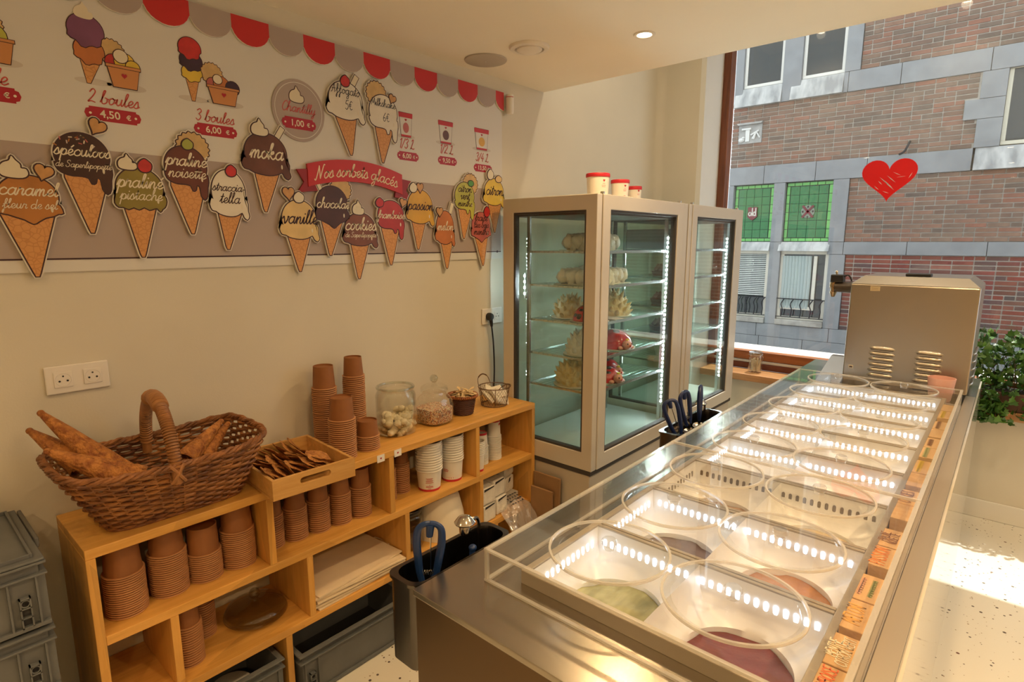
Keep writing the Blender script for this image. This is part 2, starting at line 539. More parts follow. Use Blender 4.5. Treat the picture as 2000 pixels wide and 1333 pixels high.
BL = {  # block capitals
 'A': (1, [[(0,0),(.45,2)], [(.45,2),(.9,0)], [(.2,.7),(.72,.7)]]), 'B': (.95, [[(.1,0),(.1,2)], [(.1,2),(.6,1.9),(.7,1.5),(.55,1.1),(.1,1.05)], [(.1,1.05),(.7,1),(.8,.5),(.6,.05),(.1,0)]]),
 'C': (.95, [[(.85,1.7),(.5,2),(.12,1.4),(.12,.6),(.5,0),(.85,.3)]]), 'E': (.85, [[(.75,2),(.1,2)], [(.1,2),(.1,0)], [(.1,0),(.75,0)], [(.1,1.05),(.6,1.05)]]),
 'F': (.85, [[(.75,2),(.1,2)], [(.1,2),(.1,0)], [(.1,1.05),(.6,1.05)]]), 'H': (.95, [[(.1,0),(.1,2)], [(.8,0),(.8,2)], [(.1,1),(.8,1)]]),
 'I': (.4, [[(.2,0),(.2,2)]]), 'K': (.9, [[(.1,0),(.1,2)], [(.8,2),(.15,1)], [(.15,1),(.8,0)]]), 'L': (.8, [[(.1,2),(.1,0)], [(.1,0),(.7,0)]]),
 'M': (1.15, [[(.05,0),(.2,2)], [(.2,2),(.55,.6)], [(.55,.6),(.9,2)], [(.9,2),(1.05,0)]]), 'N': (1, [[(.1,0),(.1,2)], [(.1,2),(.85,0)], [(.85,0),(.85,2)]]),
 'O': (1, [[(.45,2),(.1,1.4),(.1,.6),(.45,0),(.85,.6),(.85,1.4),(.45,2)]]), 'P': (.9, [[(.1,0),(.1,2)], [(.1,2),(.7,1.9),(.8,1.4),(.6,1),(.1,.95)]]),
 'R': (.95, [[(.1,0),(.1,2)], [(.1,2),(.7,1.9),(.75,1.4),(.55,1.05),(.1,1)], [(.4,1),(.8,0)]]), 'S': (.9, [[(.75,1.7),(.45,2),(.12,1.6),(.45,1.05),(.8,.5),(.45,0),(.08,.3)]]),
 'T': (.9, [[(.05,2),(.85,2)], [(.45,2),(.45,0)]]), 'U': (.95, [[(.1,2),(.1,.5),(.45,0),(.8,.5),(.8,2)]]), 'V': (.95, [[(.05,2),(.45,0)], [(.45,0),(.85,2)]]),
 'é': (.85, [[(.75,2),(.1,2)], [(.1,2),(.1,0)], [(.1,0),(.75,0)], [(.1,1.05),(.6,1.05)]]), ' ': (.5, []),
 'o': (.8, [[(.4,1),(.1,.7),(.1,.3),(.4,0),(.7,.3),(.7,.7),(.4,1)]]), 'l': (.4, [[(.2,2),(.2,0)]]), 'd': (.85, [[(.7,2),(.7,0)], [(.7,.6),(.4,1),(.1,.7),(.1,.3),(.4,0),(.7,.35)]]),
}
def write(mb, txt, f, cu, cv, width=None, size=None, sw=0.16, shear=0.22, glyphs=G, depth=0.0008, maxsize=None, arc=None):
    """stroke lettering centred at (cu, cv); f(u, v, d) maps to 3D; v grows to the top of the letters"""
    x = 0; strokes = []
    for ch in txt:
        adv, st = glyphs.get(ch, (.6, []))
        for q in st:
            strokes.append([(p[0] + x + shear * p[1], p[1]) for p in q])
        x += adv
    if size is None:
        size = width / x
        if maxsize: size = min(size, maxsize)
    w = x * size
    hw = sw * size * 0.5
    for qi, q in enumerate(strokes):
        dq = depth + qi * 3e-5
        pts = smooth_pts([(a, b, 0) for a, b in q], 4) if len(q) > 2 else [Vector((a, b, 0)) for a, b in q]
        P = [Vector((cu - w / 2 + p.x * size, cv + (p.y - .5) * size)) for p in pts]
        if arc is not None:
            P = [Vector((p.x, p.y + arc(p.x))) for p in P]
        L, Rr = [], []
        for i, p in enumerate(P):
            t = P[min(i + 1, len(P) - 1)] - P[max(i - 1, 0)]
            if t.length < 1e-9: t = Vector((1, 0))
            t.normalize()
            if i == 0: p = p - t * hw * .6
            if i == len(P) - 1: p = p + t * hw * .6
            nn = Vector((-t.y, t.x)) * hw
            L.append(p + nn); Rr.append(p - nn)
        vs = [f(a.x, a.y, dq) for a in L] + [f(a.x, a.y, dq) for a in Rr]
        n = len(L)
        mb.add(vs, [(i, i + 1, n + i + 1, n + i) for i in range(n - 1)])
    return size

def font_mesh(txt, size, bold=0.0, align_x='CENTER'):
    cu = bpy.data.curves.new('lettering', 'FONT')
    cu.body = txt; cu.size = size; cu.offset = bold
    cu.align_x = align_x; cu.align_y = 'CENTER'
    cu.resolution_u = 3
    ob = bpy.data.objects.new('lettering', cu)
    COL.objects.link(ob)
    dg = bpy.context.evaluated_depsgraph_get()
    me = bpy.data.meshes.new_from_object(ob.evaluated_get(dg))
    vs = [v.co.copy() for v in me.vertices]
    fs = [tuple(p.vertices) for p in me.polygons]
    bpy.data.objects.remove(ob); bpy.data.curves.remove(cu); bpy.data.meshes.remove(me)
    return vs, fs
def fontwrite(mb, txt, f, cu, cv, size, bold=0.0, depth=0.0008):
    vs, fs = font_mesh(txt, size, bold)
    mb.add([f(cu + v.x, cv + v.y, depth) for v in vs], fs)
# ------------------------------------------------------------------ room shell
M_WALL = mat('wall_paint', (0.70, 0.655, 0.545), 0.75, var=0.03, vscale=3, bump=0.05, bscale=180)
M_CEIL = mat('ceiling_paint', (0.89, 0.83, 0.70), 0.8, var=0.02, vscale=3)
M_TRIMW = mat('trim_white', (0.80, 0.78, 0.72), 0.45)
M_FRAME = wood('window_wood', (0.24, 0.075, 0.026), (0.14, 0.04, 0.014), 'z', 0.35)
M_FRAMEY = wood('sill_rail_wood', (0.36, 0.12, 0.035), (0.22, 0.07, 0.02), 'x', 0.35)
M_SILL = wood('sill_wood', (0.50, 0.26, 0.11), (0.38, 0.18, 0.07), 'x', 0.3)
M_PANE = glass('window_glass', (0.97, 0.985, 0.98), 0.05, 0.8)
terrazzo()

def sbox(name, m, *b, bevel=0.0):
    return struct(MB().box(*b).build(name, m, bevel=bevel))
sbox('floor', MATS['terrazzo'], -0.2, 4.7, -3.2, 4.21, -0.08, 0)
sbox('wall_left', M_WALL, -0.2, 0, -3.2, 4.5, 0, 3.4)
# short wall beside the shop window with rounded inner corner
mb = MB().box(0.05, 0.30, 3.95, 4.5, 0, 3.4)
cv = [(0.0, 4.3), (0.0, 3.89)] + [(0.06 - 0.06 * math.cos(a), 3.89 + 0.06 * math.sin(a)) for a in [PI / 2 * i / 8 for i in range(1, 9)]] + [(0.06, 4.3)]
mb.prism(cv, 0, 3.4, lambda u, v, d: (u, v, d))
struct(mb.build('wall_street', M_WALL))
struct(MB().prism([(0.29, 3.9505), (0.336, 3.9505), (0.300, 4.34), (0.300, 4.46), (0.29, 4.46)], 0, 3.4, lambda u, v, d: (u, v, d)).build('wall_reveal', mat('reveal_paint', (0.80, 0.80, 0.76), 0.7)))
sbox('wall_parapet', M_WALL, 0.31, 4.7, 4.2, 4.45, 0, 0.62)
sbox('wall_lintel', M_WALL, 0.31, 4.7, 4.2, 4.5, 3.32, 3.4)
sbox('wall_right', mat('shop_brown', (0.62, 0.53, 0.41), 0.7), 4.6, 4.8, -3.2, 4.5, 0, 3.4)
sbox('wall_back', MATS['shop_brown'], -0.2, 4.8, -3.4, -3.2, 0, 3.4)
sbox('ceiling', M_CEIL, -0.2, 4.7, -3.2, 2.61, 2.41, 3.4)
sbox('ceiling', M_CEIL, -0.2, 4.8, 2.61, 4.6, 3.4, 3.5)
sbox('baseboard_window', M_TRIMW, 0.33, 4.6, 4.185, 4.2, 0, 0.11, bevel=0.004)
sbox('baseboard_left', M_TRIMW, 0.0, 0.014, -3.2, 3.95, 0, 0.09, bevel=0.004)
sbox('trim_1', M_SILL, 0.335, 4.6, 4.12, 4.33, 0.62, 0.67, bevel=0.006)

# shop window: wooden frame, one large pane
win = bpy.data.objects.new('window_1', None); COL.objects.link(win); win.location = (2.4, 4.37, 0.67); struct(win)
MB().box(0.300, 0.357, 4.33, 4.42, 0.67, 3.32).build('jamb', M_FRAME, win, 0.006)
MB().box(4.52, 4.6, 4.33, 4.42, 0.67, 3.32).build('jamb', M_FRAME, win, 0.006)
MB().box(0.357, 4.52, 4.33, 4.42, 0.67, 0.715).build('bottom_rail', mat('dark_rail', (0.12, 0.03, 0.015), 0.35), win, 0.004)
MB().box(0.357, 4.52, 4.335, 4.42, 0.715, 0.735).build('weather_strip', mat('strip_grey', (0.62, 0.62, 0.62), 0.3, 0.6), win, 0.003)
MB().box(0.357, 4.52, 4.345, 4.42, 0.735, 0.80).build('glazing_bead', M_FRAMEY, win, 0.006)
MB().box(0.357, 4.52, 4.33, 4.42, 3.25, 3.32).build('top_rail', M_FRAME, win, 0.006)
MB().box(0.357, 4.52, 4.372, 4.38, 0.80, 3.25).build('pane', M_PANE, win)
MB().box(0.35, 4.7, 4.425, 4.72, 0.72, 0.79).build('outer_sill', mat('stone_sill', (0.72, 0.70, 0.66), 0.6, var=0.1, vscale=9), win, 0.005)

# ------------------------------------------------------------------ street and the house opposite
sbox('street_ground', mat('street', (0.20, 0.20, 0.205), 0.85, var=0.25, vscale=6, bump=0.2), -14, 18, 4.5, 9.6, -0.4, -0.25)
sbox('pavement_ground', mat('pavement', (0.36, 0.35, 0.34), 0.85, var=0.2, vscale=4), -14, 18, 8.4, 9.55, -0.25, -0.17)

def brick_mat(name, cols):
    m, nt, N, L, p = _new(name)
    gi = N.new('ShaderNodeNewGeometry')
    oi = N.new('ShaderNodeObjectInfo')
    ad = N.new('ShaderNodeMath'); ad.operation = 'ADD'
    L.new(gi.outputs['Random Per Island'], ad.inputs[0]); L.new(oi.outputs['Random'], ad.inputs[1])
    fr = N.new('ShaderNodeMath'); fr.operation = 'FRACT'; L.new(ad.outputs[0], fr.inputs[0])
    cr = N.new('ShaderNodeValToRGB')
    el = cr.color_ramp.elements
    while len(el) < len(cols): el.new(0.5)
    for i, c in enumerate(cols):
        el[i].position = i / (len(cols) - 1); el[i].color = (*c, 1)
    L.new(fr.outputs[0], cr.inputs['Fac'])
    tc = N.new('ShaderNodeTexCoord')
    nz = N.new('ShaderNodeTexNoise'); nz.inputs['Scale'].default_value = 9; nz.inputs['Detail'].default_value = 5
    L.new(tc.outputs['Object'], nz.inputs['Vector'])
    mr = N.new('ShaderNodeMapRange'); mr.inputs['To Min'].default_value = 0.6; mr.inputs['To Max'].default_value = 1.35
    L.new(nz.outputs['Fac'], mr.inputs['Value'])
    hs = N.new('ShaderNodeHueSaturation'); L.new(mr.outputs[0], hs.inputs['Value']); L.new(cr.outputs['Color'], hs.inputs['Color'])
    L.new(hs.outputs['Color'], p.inputs['Base Color'])
    p.inputs['Roughness'].default_value = 0.85
    MATS[name] = m
    return m
M_BR_RED = brick_mat('brick_red', [(0.198, 0.043, 0.030), (0.132, 0.050, 0.036), (0.224, 0.066, 0.043), (0.066, 0.056, 0.056), (0.238, 0.050, 0.033), (0.145, 0.073, 0.053), (0.185, 0.040, 0.030)])
M_BR_BRN = brick_mat('brick_brown', [(0.211, 0.133, 0.094), (0.172, 0.113, 0.086), (0.242, 0.129, 0.086), (0.133, 0.098, 0.078), (0.226, 0.148, 0.105), (0.265, 0.117, 0.078), (0.187, 0.129, 0.094)])
M_MORTAR = mat('mortar', (0.52, 0.48, 0.42), 0.9, var=0.15, vscale=20)
M_STONE = mat('blue_stone', (0.265, 0.272, 0.28), 0.7, var=0.16, vscale=5, detail=6)
M_SILLST = mat('weathered_sill', (0.62, 0.62, 0.60), 0.7, var=0.0, vscale=7, col2=(0.30, 0.30, 0.30), detail=5)
M_SILLST = mat('weathered_sill_paint', (0.55, 0.55, 0.53), 0.7, var=0.5, vscale=5, col2=(0.26, 0.265, 0.265), detail=6, stretch=(1.6, 1, 0.6))
M_PVC = mat('window_frame_white', (0.68, 0.66, 0.60), 0.45)
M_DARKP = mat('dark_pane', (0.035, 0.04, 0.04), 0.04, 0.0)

FY = 9.5
house = thing('brick_house', 'brown brick house with grey stone bands and green leaded windows across the street', 'building', (1.5, FY, -0.25))
MB().box(-1.585, 7, FY + 0.095, FY + 0.5, -0.3, 8).build('wall_core', M_MORTAR, house)
BW, BH, JT = 0.226, 0.0605, 0.0135
ZONES = [  # x0, x1, z0, z1, red
    (0.175, 7, 0.33, 1.43, 1), (0.14, 7, 1.61, 2.50, 0), (-1.585, 1.475, 2.775, 3.68, 0),
    (0.14, 7, 3.95, 7.9, 0), (3.0, 7, 2.775, 3.68, 0)]
HOLES = [(1.328, 1.48, 3.115, 3.365), (-1.492, -1.125, 3.12, 3.42)]
brick_me = {}
def brick_mesh(w, m):
    key = (round(w, 3), m.name)
    if key not in brick_me:
        b = MB().box(0, w, -0.0, 0.05, 0, BH - JT).mesh('brick')
        b.materials.append(m)
        brick_me[key] = b
    return brick_me[key]
singles = 0
mo = MB()
for (x0, x1, z0, z1, red) in ZONES:
    mo.box(x0, x1, FY + .012, FY + .1, z0, z1)
mo.build('mortar_bed', M_MORTAR, house)
rest = {0: MB(), 1: MB()}
for (x0, x1, z0, z1, red) in ZONES:
    nz_ = max(1, round((z1 - z0) / BH)); bh = (z1 - z0) / nz_
    for k in range(nz_):
        x = x0
        first = True
        while x < x1 - 0.02:
            w = BW - JT if RND.random() < 0.72 else BW * 0.5 - JT
            if first and k % 2: w = BW * 0.5 - JT
            first = False
            w = min(w, x1 - x)
            xm, zm = x + w / 2, z0 + (k + .5) * bh
            segs = [(x, x + w)]
            for a, b, c, d in HOLES:
                if c < zm < d:
                    segs = [q for s0, s1 in segs for q in ((s0, min(s1, a)), (max(s0, b), s1)) if q[1] - q[0] > .015]
            full = segs == [(x, x + w)]
            if not full:
                for s0, s1 in segs:
                    rest[red].box(s0, s1, FY - .001, FY + 0.05, z0 + k * bh + JT / 2, z0 + k * bh + JT / 2 + BH - JT)
            else:
                dy = RND.uniform(-0.004, 0.003)
                near = x < 2.0 and zm < 2.5 and w > 0.15
                if near and singles < 290:
                    o = share('brick', brick_mesh(w, M_BR_RED if red else M_BR_BRN), None, Matrix.Translation((x, FY + dy, z0 + k * bh + JT / 2)))
                    attach(o, house); singles += 1
                else:
                    rest[red].box(x, x + w, FY + dy, FY + 0.05, z0 + k * bh + JT / 2, z0 + k * bh + JT / 2 + BH - JT)
            x += w + JT
rest[0].build('brickwork', M_BR_BRN, house, stuff=True)
rest[1].build('brickwork', M_BR_RED, house, stuff=True)
# stone bands, split into their blocks
def stones(z0, z1, cuts, name='stone_block', y=FY - 0.02, m=M_STONE):
    for a, b in zip(cuts[:-1], cuts[1:]):
        MB().box(a + .003, b - .003, y, FY + .1, z0 + .002, z1 - .002).build(name, m, house, 0.004)
stones(3.68, 3.95, [0.0, 0.62, 1.55, 2.5, 3.4, 4.4, 5.6, 7])
stones(2.50, 2.775, [-1.585, -1.05, -0.32, 0.33, 1.48])
stones(2.50, 2.775, [2.95, 3.8, 5, 6, 7])
stones(1.43, 1.61, [0.135, 0.9, 1.75, 2.6, 3.6, 4.6, 5.8, 7])
stones(0.125, 0.33, [-1.585, -1.0, 0.05, 1.1, 2.2, 3.3, 4.6, 5.8, 7], y=FY - 0.03)
stones(-0.30, 0.125, [-1.585, -0.95, -0.30, 0.32, 0.9, 1.7, 2.6, 3.6, 4.7, 5.8, 7], y=FY - 0.03)
for a, b, z0, z1 in [(-1.585, -1.50, 1.61, 2.50), (-0.887, -0.722, 1.61, 2.50), (-0.072, 0.135, 1.61, 2.50),
                     (-1.585, -1.50, 0.33, 1.61), (-0.885, -0.722, 0.33, 1.61), (-0.045, 0.17, 0.33, 1.43), (-0.072, 0.135, 1.43, 1.61),
                     (-1.585, -1.46, 3.68, 6), (-0.88, -0.62, 3.68, 6), (-0.06, 0.135, 3.95, 6), (-0.06, 0.0, 3.68, 3.95),
                     (1.475, 1.73, 3.36, 3.68), (1.335, 1.73, 3.12, 3.36), (1.475, 1.73, 2.775, 3.12), (2.72, 2.95, 2.775, 3.68)]:
    MB().box(a + .002, b - .002, FY - 0.02, FY + .1, z0 + .002, z1 - .002).build('stone_block', M_STONE, house, 0.004)
# white flaking sills
for a, b, z0, z1 in [(-1.57, -0.88, 3.68, 3.95), (-0.75, -0.06, 3.68, 3.95), (-1.5, -0.887, 1.475, 1.612), (-0.75, -0.045, 1.475, 1.612), (1.5, 2.95, 2.50, 2.775)]:
    MB().prism([(FY - 0.07, z0), (FY + .1, z0), (FY + .1, z1), (FY + 0.0, z1)], a, b, lambda u, v, d: (d, u, v)).build('window_sill', M_SILLST, house)
# plain windows
def plainwin(x0, x1, z0, z1, m=M_PVC, fw=0.045):
    w = MB()
    w.box(x0, x1, FY + .03, FY + .09, z0, z0 + fw).box(x0, x1, FY + .03, FY + .09, z1 - fw, z1)
    w.box(x0, x0 + fw, FY + .03, FY + .09, z0 + fw, z1 - fw).box(x1 - fw, x1, FY + .03, FY + .09, z0 + fw, z1 - fw)
    wo = w.build('window', m, house, 0.004)
    MB().box(x0 + fw, x1 - fw, FY + .05, FY + .06, z0 + fw, z1 - fw).build('pane', M_DARKP, wo)
    return wo
plainwin(-1.46, -0.88, 3.96, 5.4)
plainwin(-0.62, -0.06, 3.96, 5.4)
plainwin(1.73, 2.72, 2.79, 3.72, mat('cream_frame', (0.62, 0.58, 0.46), 0.5))
cw2 = mat('cream_paint', (0.66, 0.62, 0.52), 0.55)
for x0, x1, blind in [(-1.5, -0.887, 1), (-0.722, -0.045, 0)]:
    wo = plainwin(x0, x1, 0.42, 1.475, cw2, 0.05)
    bl = MB()
    if blind:
        for k in range(22):
            z = 1.40 - k * 0.030
            bl.prism([(FY + .032, z), (FY + .050, z + .012), (FY + .050, z + .015), (FY + .032, z + .003)], x0 + .05, x1 - .05, lambda u, v, d: (d, u, v))
        bl.build('blind_slats', mat('blind_white', (0.70, 0.72, 0.68), 0.5), wo, stuff=True)
        MB().box(x1 - .34, x1 - .31, FY + .03, FY + .05, .47, .75).build('bar', mat('iron', (0.03, 0.03, 0.035), 0.5, 0.6), wo)
    else:
        fr = MB().box(x1 - .20, x1 - .155, FY + .01, FY + .05, .58, 1.40).box(x0 + .06, x1 - .17, FY + .015, FY + .045, .58, .63)
        fr.build('casement', cw2, wo)
        cl = MB()
        for k in range(9):
            xx = x0 + .06 + k * .045
            cl.tube([(xx, FY + .035, .6), (xx + .006, FY + .035, 1.0), (xx, FY + .035, 1.4)], 0.028, 8)
        cl.build('curtain', mat('net_curtain', (0.40, 0.46, 0.44), 0.9), wo)
    rl = MB().box(x0, x1, FY - .03, FY - .015, .735, .75).box(x0, x1, FY - .03, FY - .015, .455, .468)
    ro = rl.build('railing', mat('iron', (0.03, 0.03, 0.035), 0.5, 0.6), wo)
    n = 5
    for k in range(n):
        xx = x0 + (k + .6) * (x1 - x0) / n
        MB().tube(smooth_pts([(xx + .03, FY - .022, .735), (xx - .01, FY - .022, .66), (xx + .012, FY - .022, .58), (xx, FY - .022, .465)], 4), 0.008, 6).build('railing_bar', MATS['iron'], wo)
    MB().box(x0, x1, FY - .06, FY + .1, .335, .42).build('lower_sill', mat('old_sill', (0.46, 0.43, 0.38), 0.8, var=0.4, vscale=6), wo, 0.01)
# green leaded windows
M_GRN = mat('green_glass', (0.04, 0.22, 0.06), 0.08, var=0.35, vscale=3, emit=(0.05, 0.45, 0.1), estr=0.0)
M_GRNL = mat('light_green_glass', (0.17, 0.52, 0.12), 0.08, var=0.2, vscale=3)
M_LEAD = mat('lead', (0.05, 0.06, 0.05), 0.5, 0.3)
M_SHIELD = mat('shield_red', (0.16, 0.025, 0.03), 0.4)
M_CREAM = mat('sign_cream', (0.55, 0.52, 0.45), 0.5)
facef = lambda u, v, d: (u, FY + .035 - d, v)
for x0, x1, sh in [(-1.5, -0.887, 0), (-0.722, -0.072, 1)]:
    z0, z1 = 1.612, 2.50
    wo = MB().box(x0, x1, FY + .062, FY + .08, z0, z1).build('window', M_LEAD, house)
    bw = 0.042
    bd = MB()
    for k in range(6):
        a = x0 + .012 + k * (x1 - x0 - .024) / 6; b = x0 + .012 + (k + 1) * (x1 - x0 - .024) / 6
        for zz in (z0 + .012, z1 - .012 - bw):
            bd.box(a + .004, b - .004, FY + .05, FY + .062, zz, zz + bw)
        a = z0 + .06 + k * (z1 - z0 - .12) / 6; b = z0 + .06 + (k + 1) * (z1 - z0 - .12) / 6
        for xx in (x0 + .012, x1 - .012 - bw):
            bd.box(xx, xx + bw, FY + .05, FY + .062, a + .004, b - .004)
    bd.build('border_panes', M_GRNL, wo, stuff=True)
    ix0, ix1, iz0, iz1 = x0 + .064, x1 - .064, z0 + .064, z1 - .064
    pw, ph = (ix1 - ix0) / 4, (iz1 - iz0) / 6
    pm = MB().box(.003, pw - .003, 0, .012, .003, ph - .003).mesh('pane'); pm.materials.append(M_GRN)
    for i in range(4):
        for j in range(6):
            share('pane', pm, wo, Matrix.Translation((ix0 + i * pw, FY + .05 + RND.uniform(-.001, .001), iz0 + j * ph)))
    cx = x0 + (.30 if sh == 0 else .33)
    if sh == 0:
        s_ = [(-.075, .09), (-.03, .10), (0, .085), (.03, .10), (.075, .09), (.068, .03), (.078, -.05), (.04, -.085), (0, -.11), (-.04, -.085), (-.078, -.05), (-.068, .03)]
        so = MB().prism([(cx + a, 2.06 + b) for a, b in s_], 0, .012, facef).build('emblem', M_SHIELD, wo)
        t = MB(); write(t, 'old', facef, cx, 2.05, width=.12, sw=.28, shear=0, glyphs=BL, depth=.014)
        t.build('lettering', M_CREAM, so)
    else:
        d = MB().lathe([(0, 0), (.095, 0), (.095, .006), (0, .006)], 20, M=Matrix.Rotation(PI / 2, 4, 'X'), c=(cx, FY + .038, 2.06))
        so = d.build('emblem', mat('emblem_grey', (0.20, 0.24, 0.18), 0.5), wo)
        c = MB()
        for sgn in (1, -1):
            Mx = Matrix.Translation((cx, FY + .028, 2.06)) @ Matrix.Rotation(sgn * .72, 4, 'Y')
            c.box(-.015, .015, -.004, .004, -.115, .115, Mx)
        c.build('cross', M_SHIELD, so)
        t = MB()
        for dx, dz in ((0, .07), (0, -.08), (.07, 0), (-.07, 0)):
            t.ball((cx + dx, FY + .03, 2.06 + dz), (.012, .004, .016), 8, 5)
        t.build('marks', mat('mark_dark', (0.03, 0.03, 0.03), 0.5), so)
# relief plaque in the brickwork
pl = MB().box(-1.485, -1.13, FY - .01, FY + .05, 3.13, 3.41)
pl.prism([(-1.485, 3.41), (-1.13, 3.41), (-1.11, 3.44), (-1.505, 3.44)], 0, .1, lambda u, v, d: (u, FY - .06 + d, v))
po = pl.build('relief_plaque', mat('plaque_stone', (0.40, 0.39, 0.37), 0.75, var=0.3, vscale=8), house, 0.004)
rp = MB()
rp.box(-1.43, -1.29, FY - .04, FY, 3.335, 3.36)
rp.box(-1.37, -1.31, FY - .03, FY, 3.16, 3.335)
rp.ball((-1.43, FY - .02, 3.19), (.05, .04, .035), 10, 7).ball((-1.40, FY - .03, 3.22), (.025, .03, .02), 8, 6)
rp.tube([(-1.29, FY - .03, 3.25), (-1.17, FY - .03, 3.31)], .013, 6)
rp.tube([(-1.21, FY - .03, 3.29), (-1.25, FY - .03, 3.19)], [.012, .024], 6)
rp.tube([(-1.20, FY - .03, 3.28), (-1.15, FY - .03, 3.20)], .011, 6)
rp.build('relief_figures', mat('plaque_white', (0.66, 0.65, 0.62), 0.7), po)
# hook-shaped bar standing in for a dark stain above the stone band
MB().tube(smooth_pts([(.80, FY + .0, 2.93), (.80, FY - .07, 2.90), (.76, FY - .08, 2.80), (.70, FY - .05, 2.77)], 5), .014, 6).build('stain_hook', MATS['iron'], house)
# ------------------------------------------------------------------ menu board on the left wall
M_PW = mat('print_white', (0.70, 0.68, 0.635), 0.5)
M_PG = mat('print_taupe', (0.42, 0.345, 0.31), 0.5)
M_PGC = mat('print_taupe_light', (0.60, 0.52, 0.46), 0.5)
M_RED = mat('print_red', (0.55, 0.02, 0.02), 0.45)
M_TAG = mat('print_crimson', (0.42, 0.008, 0.025), 0.45)
M_DRED = mat('print_dark_red', (0.30, 0.01, 0.015), 0.45)
M_INK = mat('print_ink', (0.045, 0.012, 0.015), 0.5)
M_RTXT = mat('print_red_script', (0.52, 0.06, 0.05), 0.5)
M_SHADE = mat('print_shadow_grey', (0.60, 0.55, 0.49), 0.5)
M_CREAMT = mat('print_cream', (0.80, 0.72, 0.55), 0.5)
M_WAF = waffle_mat()
M_WAF2 = mat('print_wafer', (0.66, 0.44, 0.19), 0.5, var=0.15, vscale=40)
M_ORG = mat('print_tub_orange', (0.60, 0.26, 0.09), 0.5)
PX = 0.006  # front of the printed board
wf = lambda u, v, d: (PX + d, u, v)

def ell(cu, cv, ru, rv, n=28, a0=0, a1=2 * PI):
    return [(cu + ru * math.cos(a0 + (a1 - a0) * i / n), cv + rv * math.sin(a0 + (a1 - a0) * i / n)) for i in range(n)]

board = thing('menu_board', 'white and taupe printed menu board high on the left wall', 'sign', (0, 1.0, 1.518))
MB().box(0.0, PX, -0.6, 2.262, 1.518, 2.345).build('panel', M_PW, board)
MB().prism([(-.6, 1.556), (2.25, 1.556), (2.25, 1.866), (-.6, 1.866)], 0, .0006, wf).build('taupe_band', M_PG, board)
MB().prism([(-.6, 1.552), (2.25, 1.552), (2.25, 1.5565), (-.6, 1.5565)], 0, .0014, wf).prism(ell(2.222, 1.5545, .006, .006, 12), 0, .0016, wf).build('rule_line', M_INK, board)
def art(name, polys, m, d0, d1, parent):
    b = MB()
    for p in polys: b.prism(p, d0, d1, wf)
    return b.build(name, m, parent)
def tagshape(cu, cv, w, h):
    r = h * .32
    pts = []
    hw, hh = w / 2, h / 2
    return [(cu - hw + r, cv - hh), (cu + hw - r, cv - hh), (cu + hw - r, cv - hh * .75), (cu + hw - r * .35, cv - hh * .62), (cu + hw, cv), (cu + hw - r * .35, cv + hh * .62), (cu + hw - r, cv + hh * .75), (cu + hw - r, cv + hh),
            (cu - hw + r, cv + hh), (cu - hw + r, cv + hh * .75), (cu - hw + r * .35, cv + hh * .62), (cu - hw, cv), (cu - hw + r * .35, cv - hh * .62), (cu - hw + r, cv - hh * .75)]
def pricetag(cu, cv, w, h, txt, parent, base=0.0):
    t = art('price_tag', [tagshape(cu, cv, w, h)], M_TAG, base, base + .0008, parent)
    l = MB()
    fontwrite(l, txt[:-1], wf, cu - w * .06, cv, h * .78, bold=h * .012, depth=base + .0014)
    fontwrite(l, '€', wf, cu + w * .27, cv - h * .05, h * .5, bold=h * .012, depth=base + .0014)
    for sg in (-1, 1):
        l.prism(ell(cu + sg * w * .40, cv, h * .09, h * .09, 10), base + .0008, base + .0014, wf)
    l.build('lettering', M_CREAMT, t)
    return t
def script(txt, cu, cv, m, parent, width=None, size=None, sw=.17, d=.001, maxsize=None, glyphs=G, shear=.22, arc=None):
    b = MB(); write(b, txt, wf, cu, cv, width=width, size=size, sw=sw, depth=d, maxsize=maxsize, glyphs=glyphs, shear=shear, arc=arc)
    return b.build('lettering', m, parent)

def heart(cu, cv, w, h, n=26):
    pts = []
    for i in range(n):
        t = 2 * PI * i / n
        x = 16 * math.sin(t) ** 3
        y = 13 * math.cos(t) - 5 * math.cos(2 * t) - 2 * math.cos(3 * t) - math.cos(4 * t)
        pts.append((cu + x / 32 * w, cv + (y + 2.5) / 29 * h))
    return pts
def rot(pts, c, a):
    ca, sa = math.cos(a), math.sin(a)
    return [(c[0] + (u - c[0]) * ca - (v - c[1]) * sa, c[1] + (u - c[0]) * sa + (v - c[1]) * ca) for u, v in pts]
def scallop_disc(cu, cv, r, n=18):
    return [(cu + r * (1 + .06 * math.cos(n * a)) * math.cos(a), cv + r * (1 + .06 * math.cos(n * a)) * math.sin(a)) for a in [2 * PI * i / (n * 4) for i in range(n * 4)]]
def cream(cu, cv, w, h):
    p = [(-.5, -.35), (-.52, .0), (-.36, .25), (-.12, .38), (-.02, .62), (.1, .42), (.26, .22), (.28, .02), (.48, -.02), (.52, -.3), (.3, -.48), (-.2, -.48)]
    return [(q.x, q.y) for q in smooth_pts([(cu + a * w, cv + b * h, 0) for a, b in p], 3, True)]
def berry(cu, cv, w, h):
    p = [(0, .55), (.25, .42), (.5, .15), (.42, -.3), (.1, -.5), (-.3, -.45), (-.5, -.1), (-.35, .3)]
    return [(q.x, q.y) for q in smooth_pts([(cu + a * w, cv + b * h, 0) for a, b in p], 3, True)]
def straw(cu, cv, l, w, ang):
    c, s_ = math.cos(ang), math.sin(ang)
    return [(cu + a * c - b * s_, cv + a * s_ + b * c) for a, b in ((0, -w / 2), (l, -w / 2), (l, w / 2), (0, w / 2))]
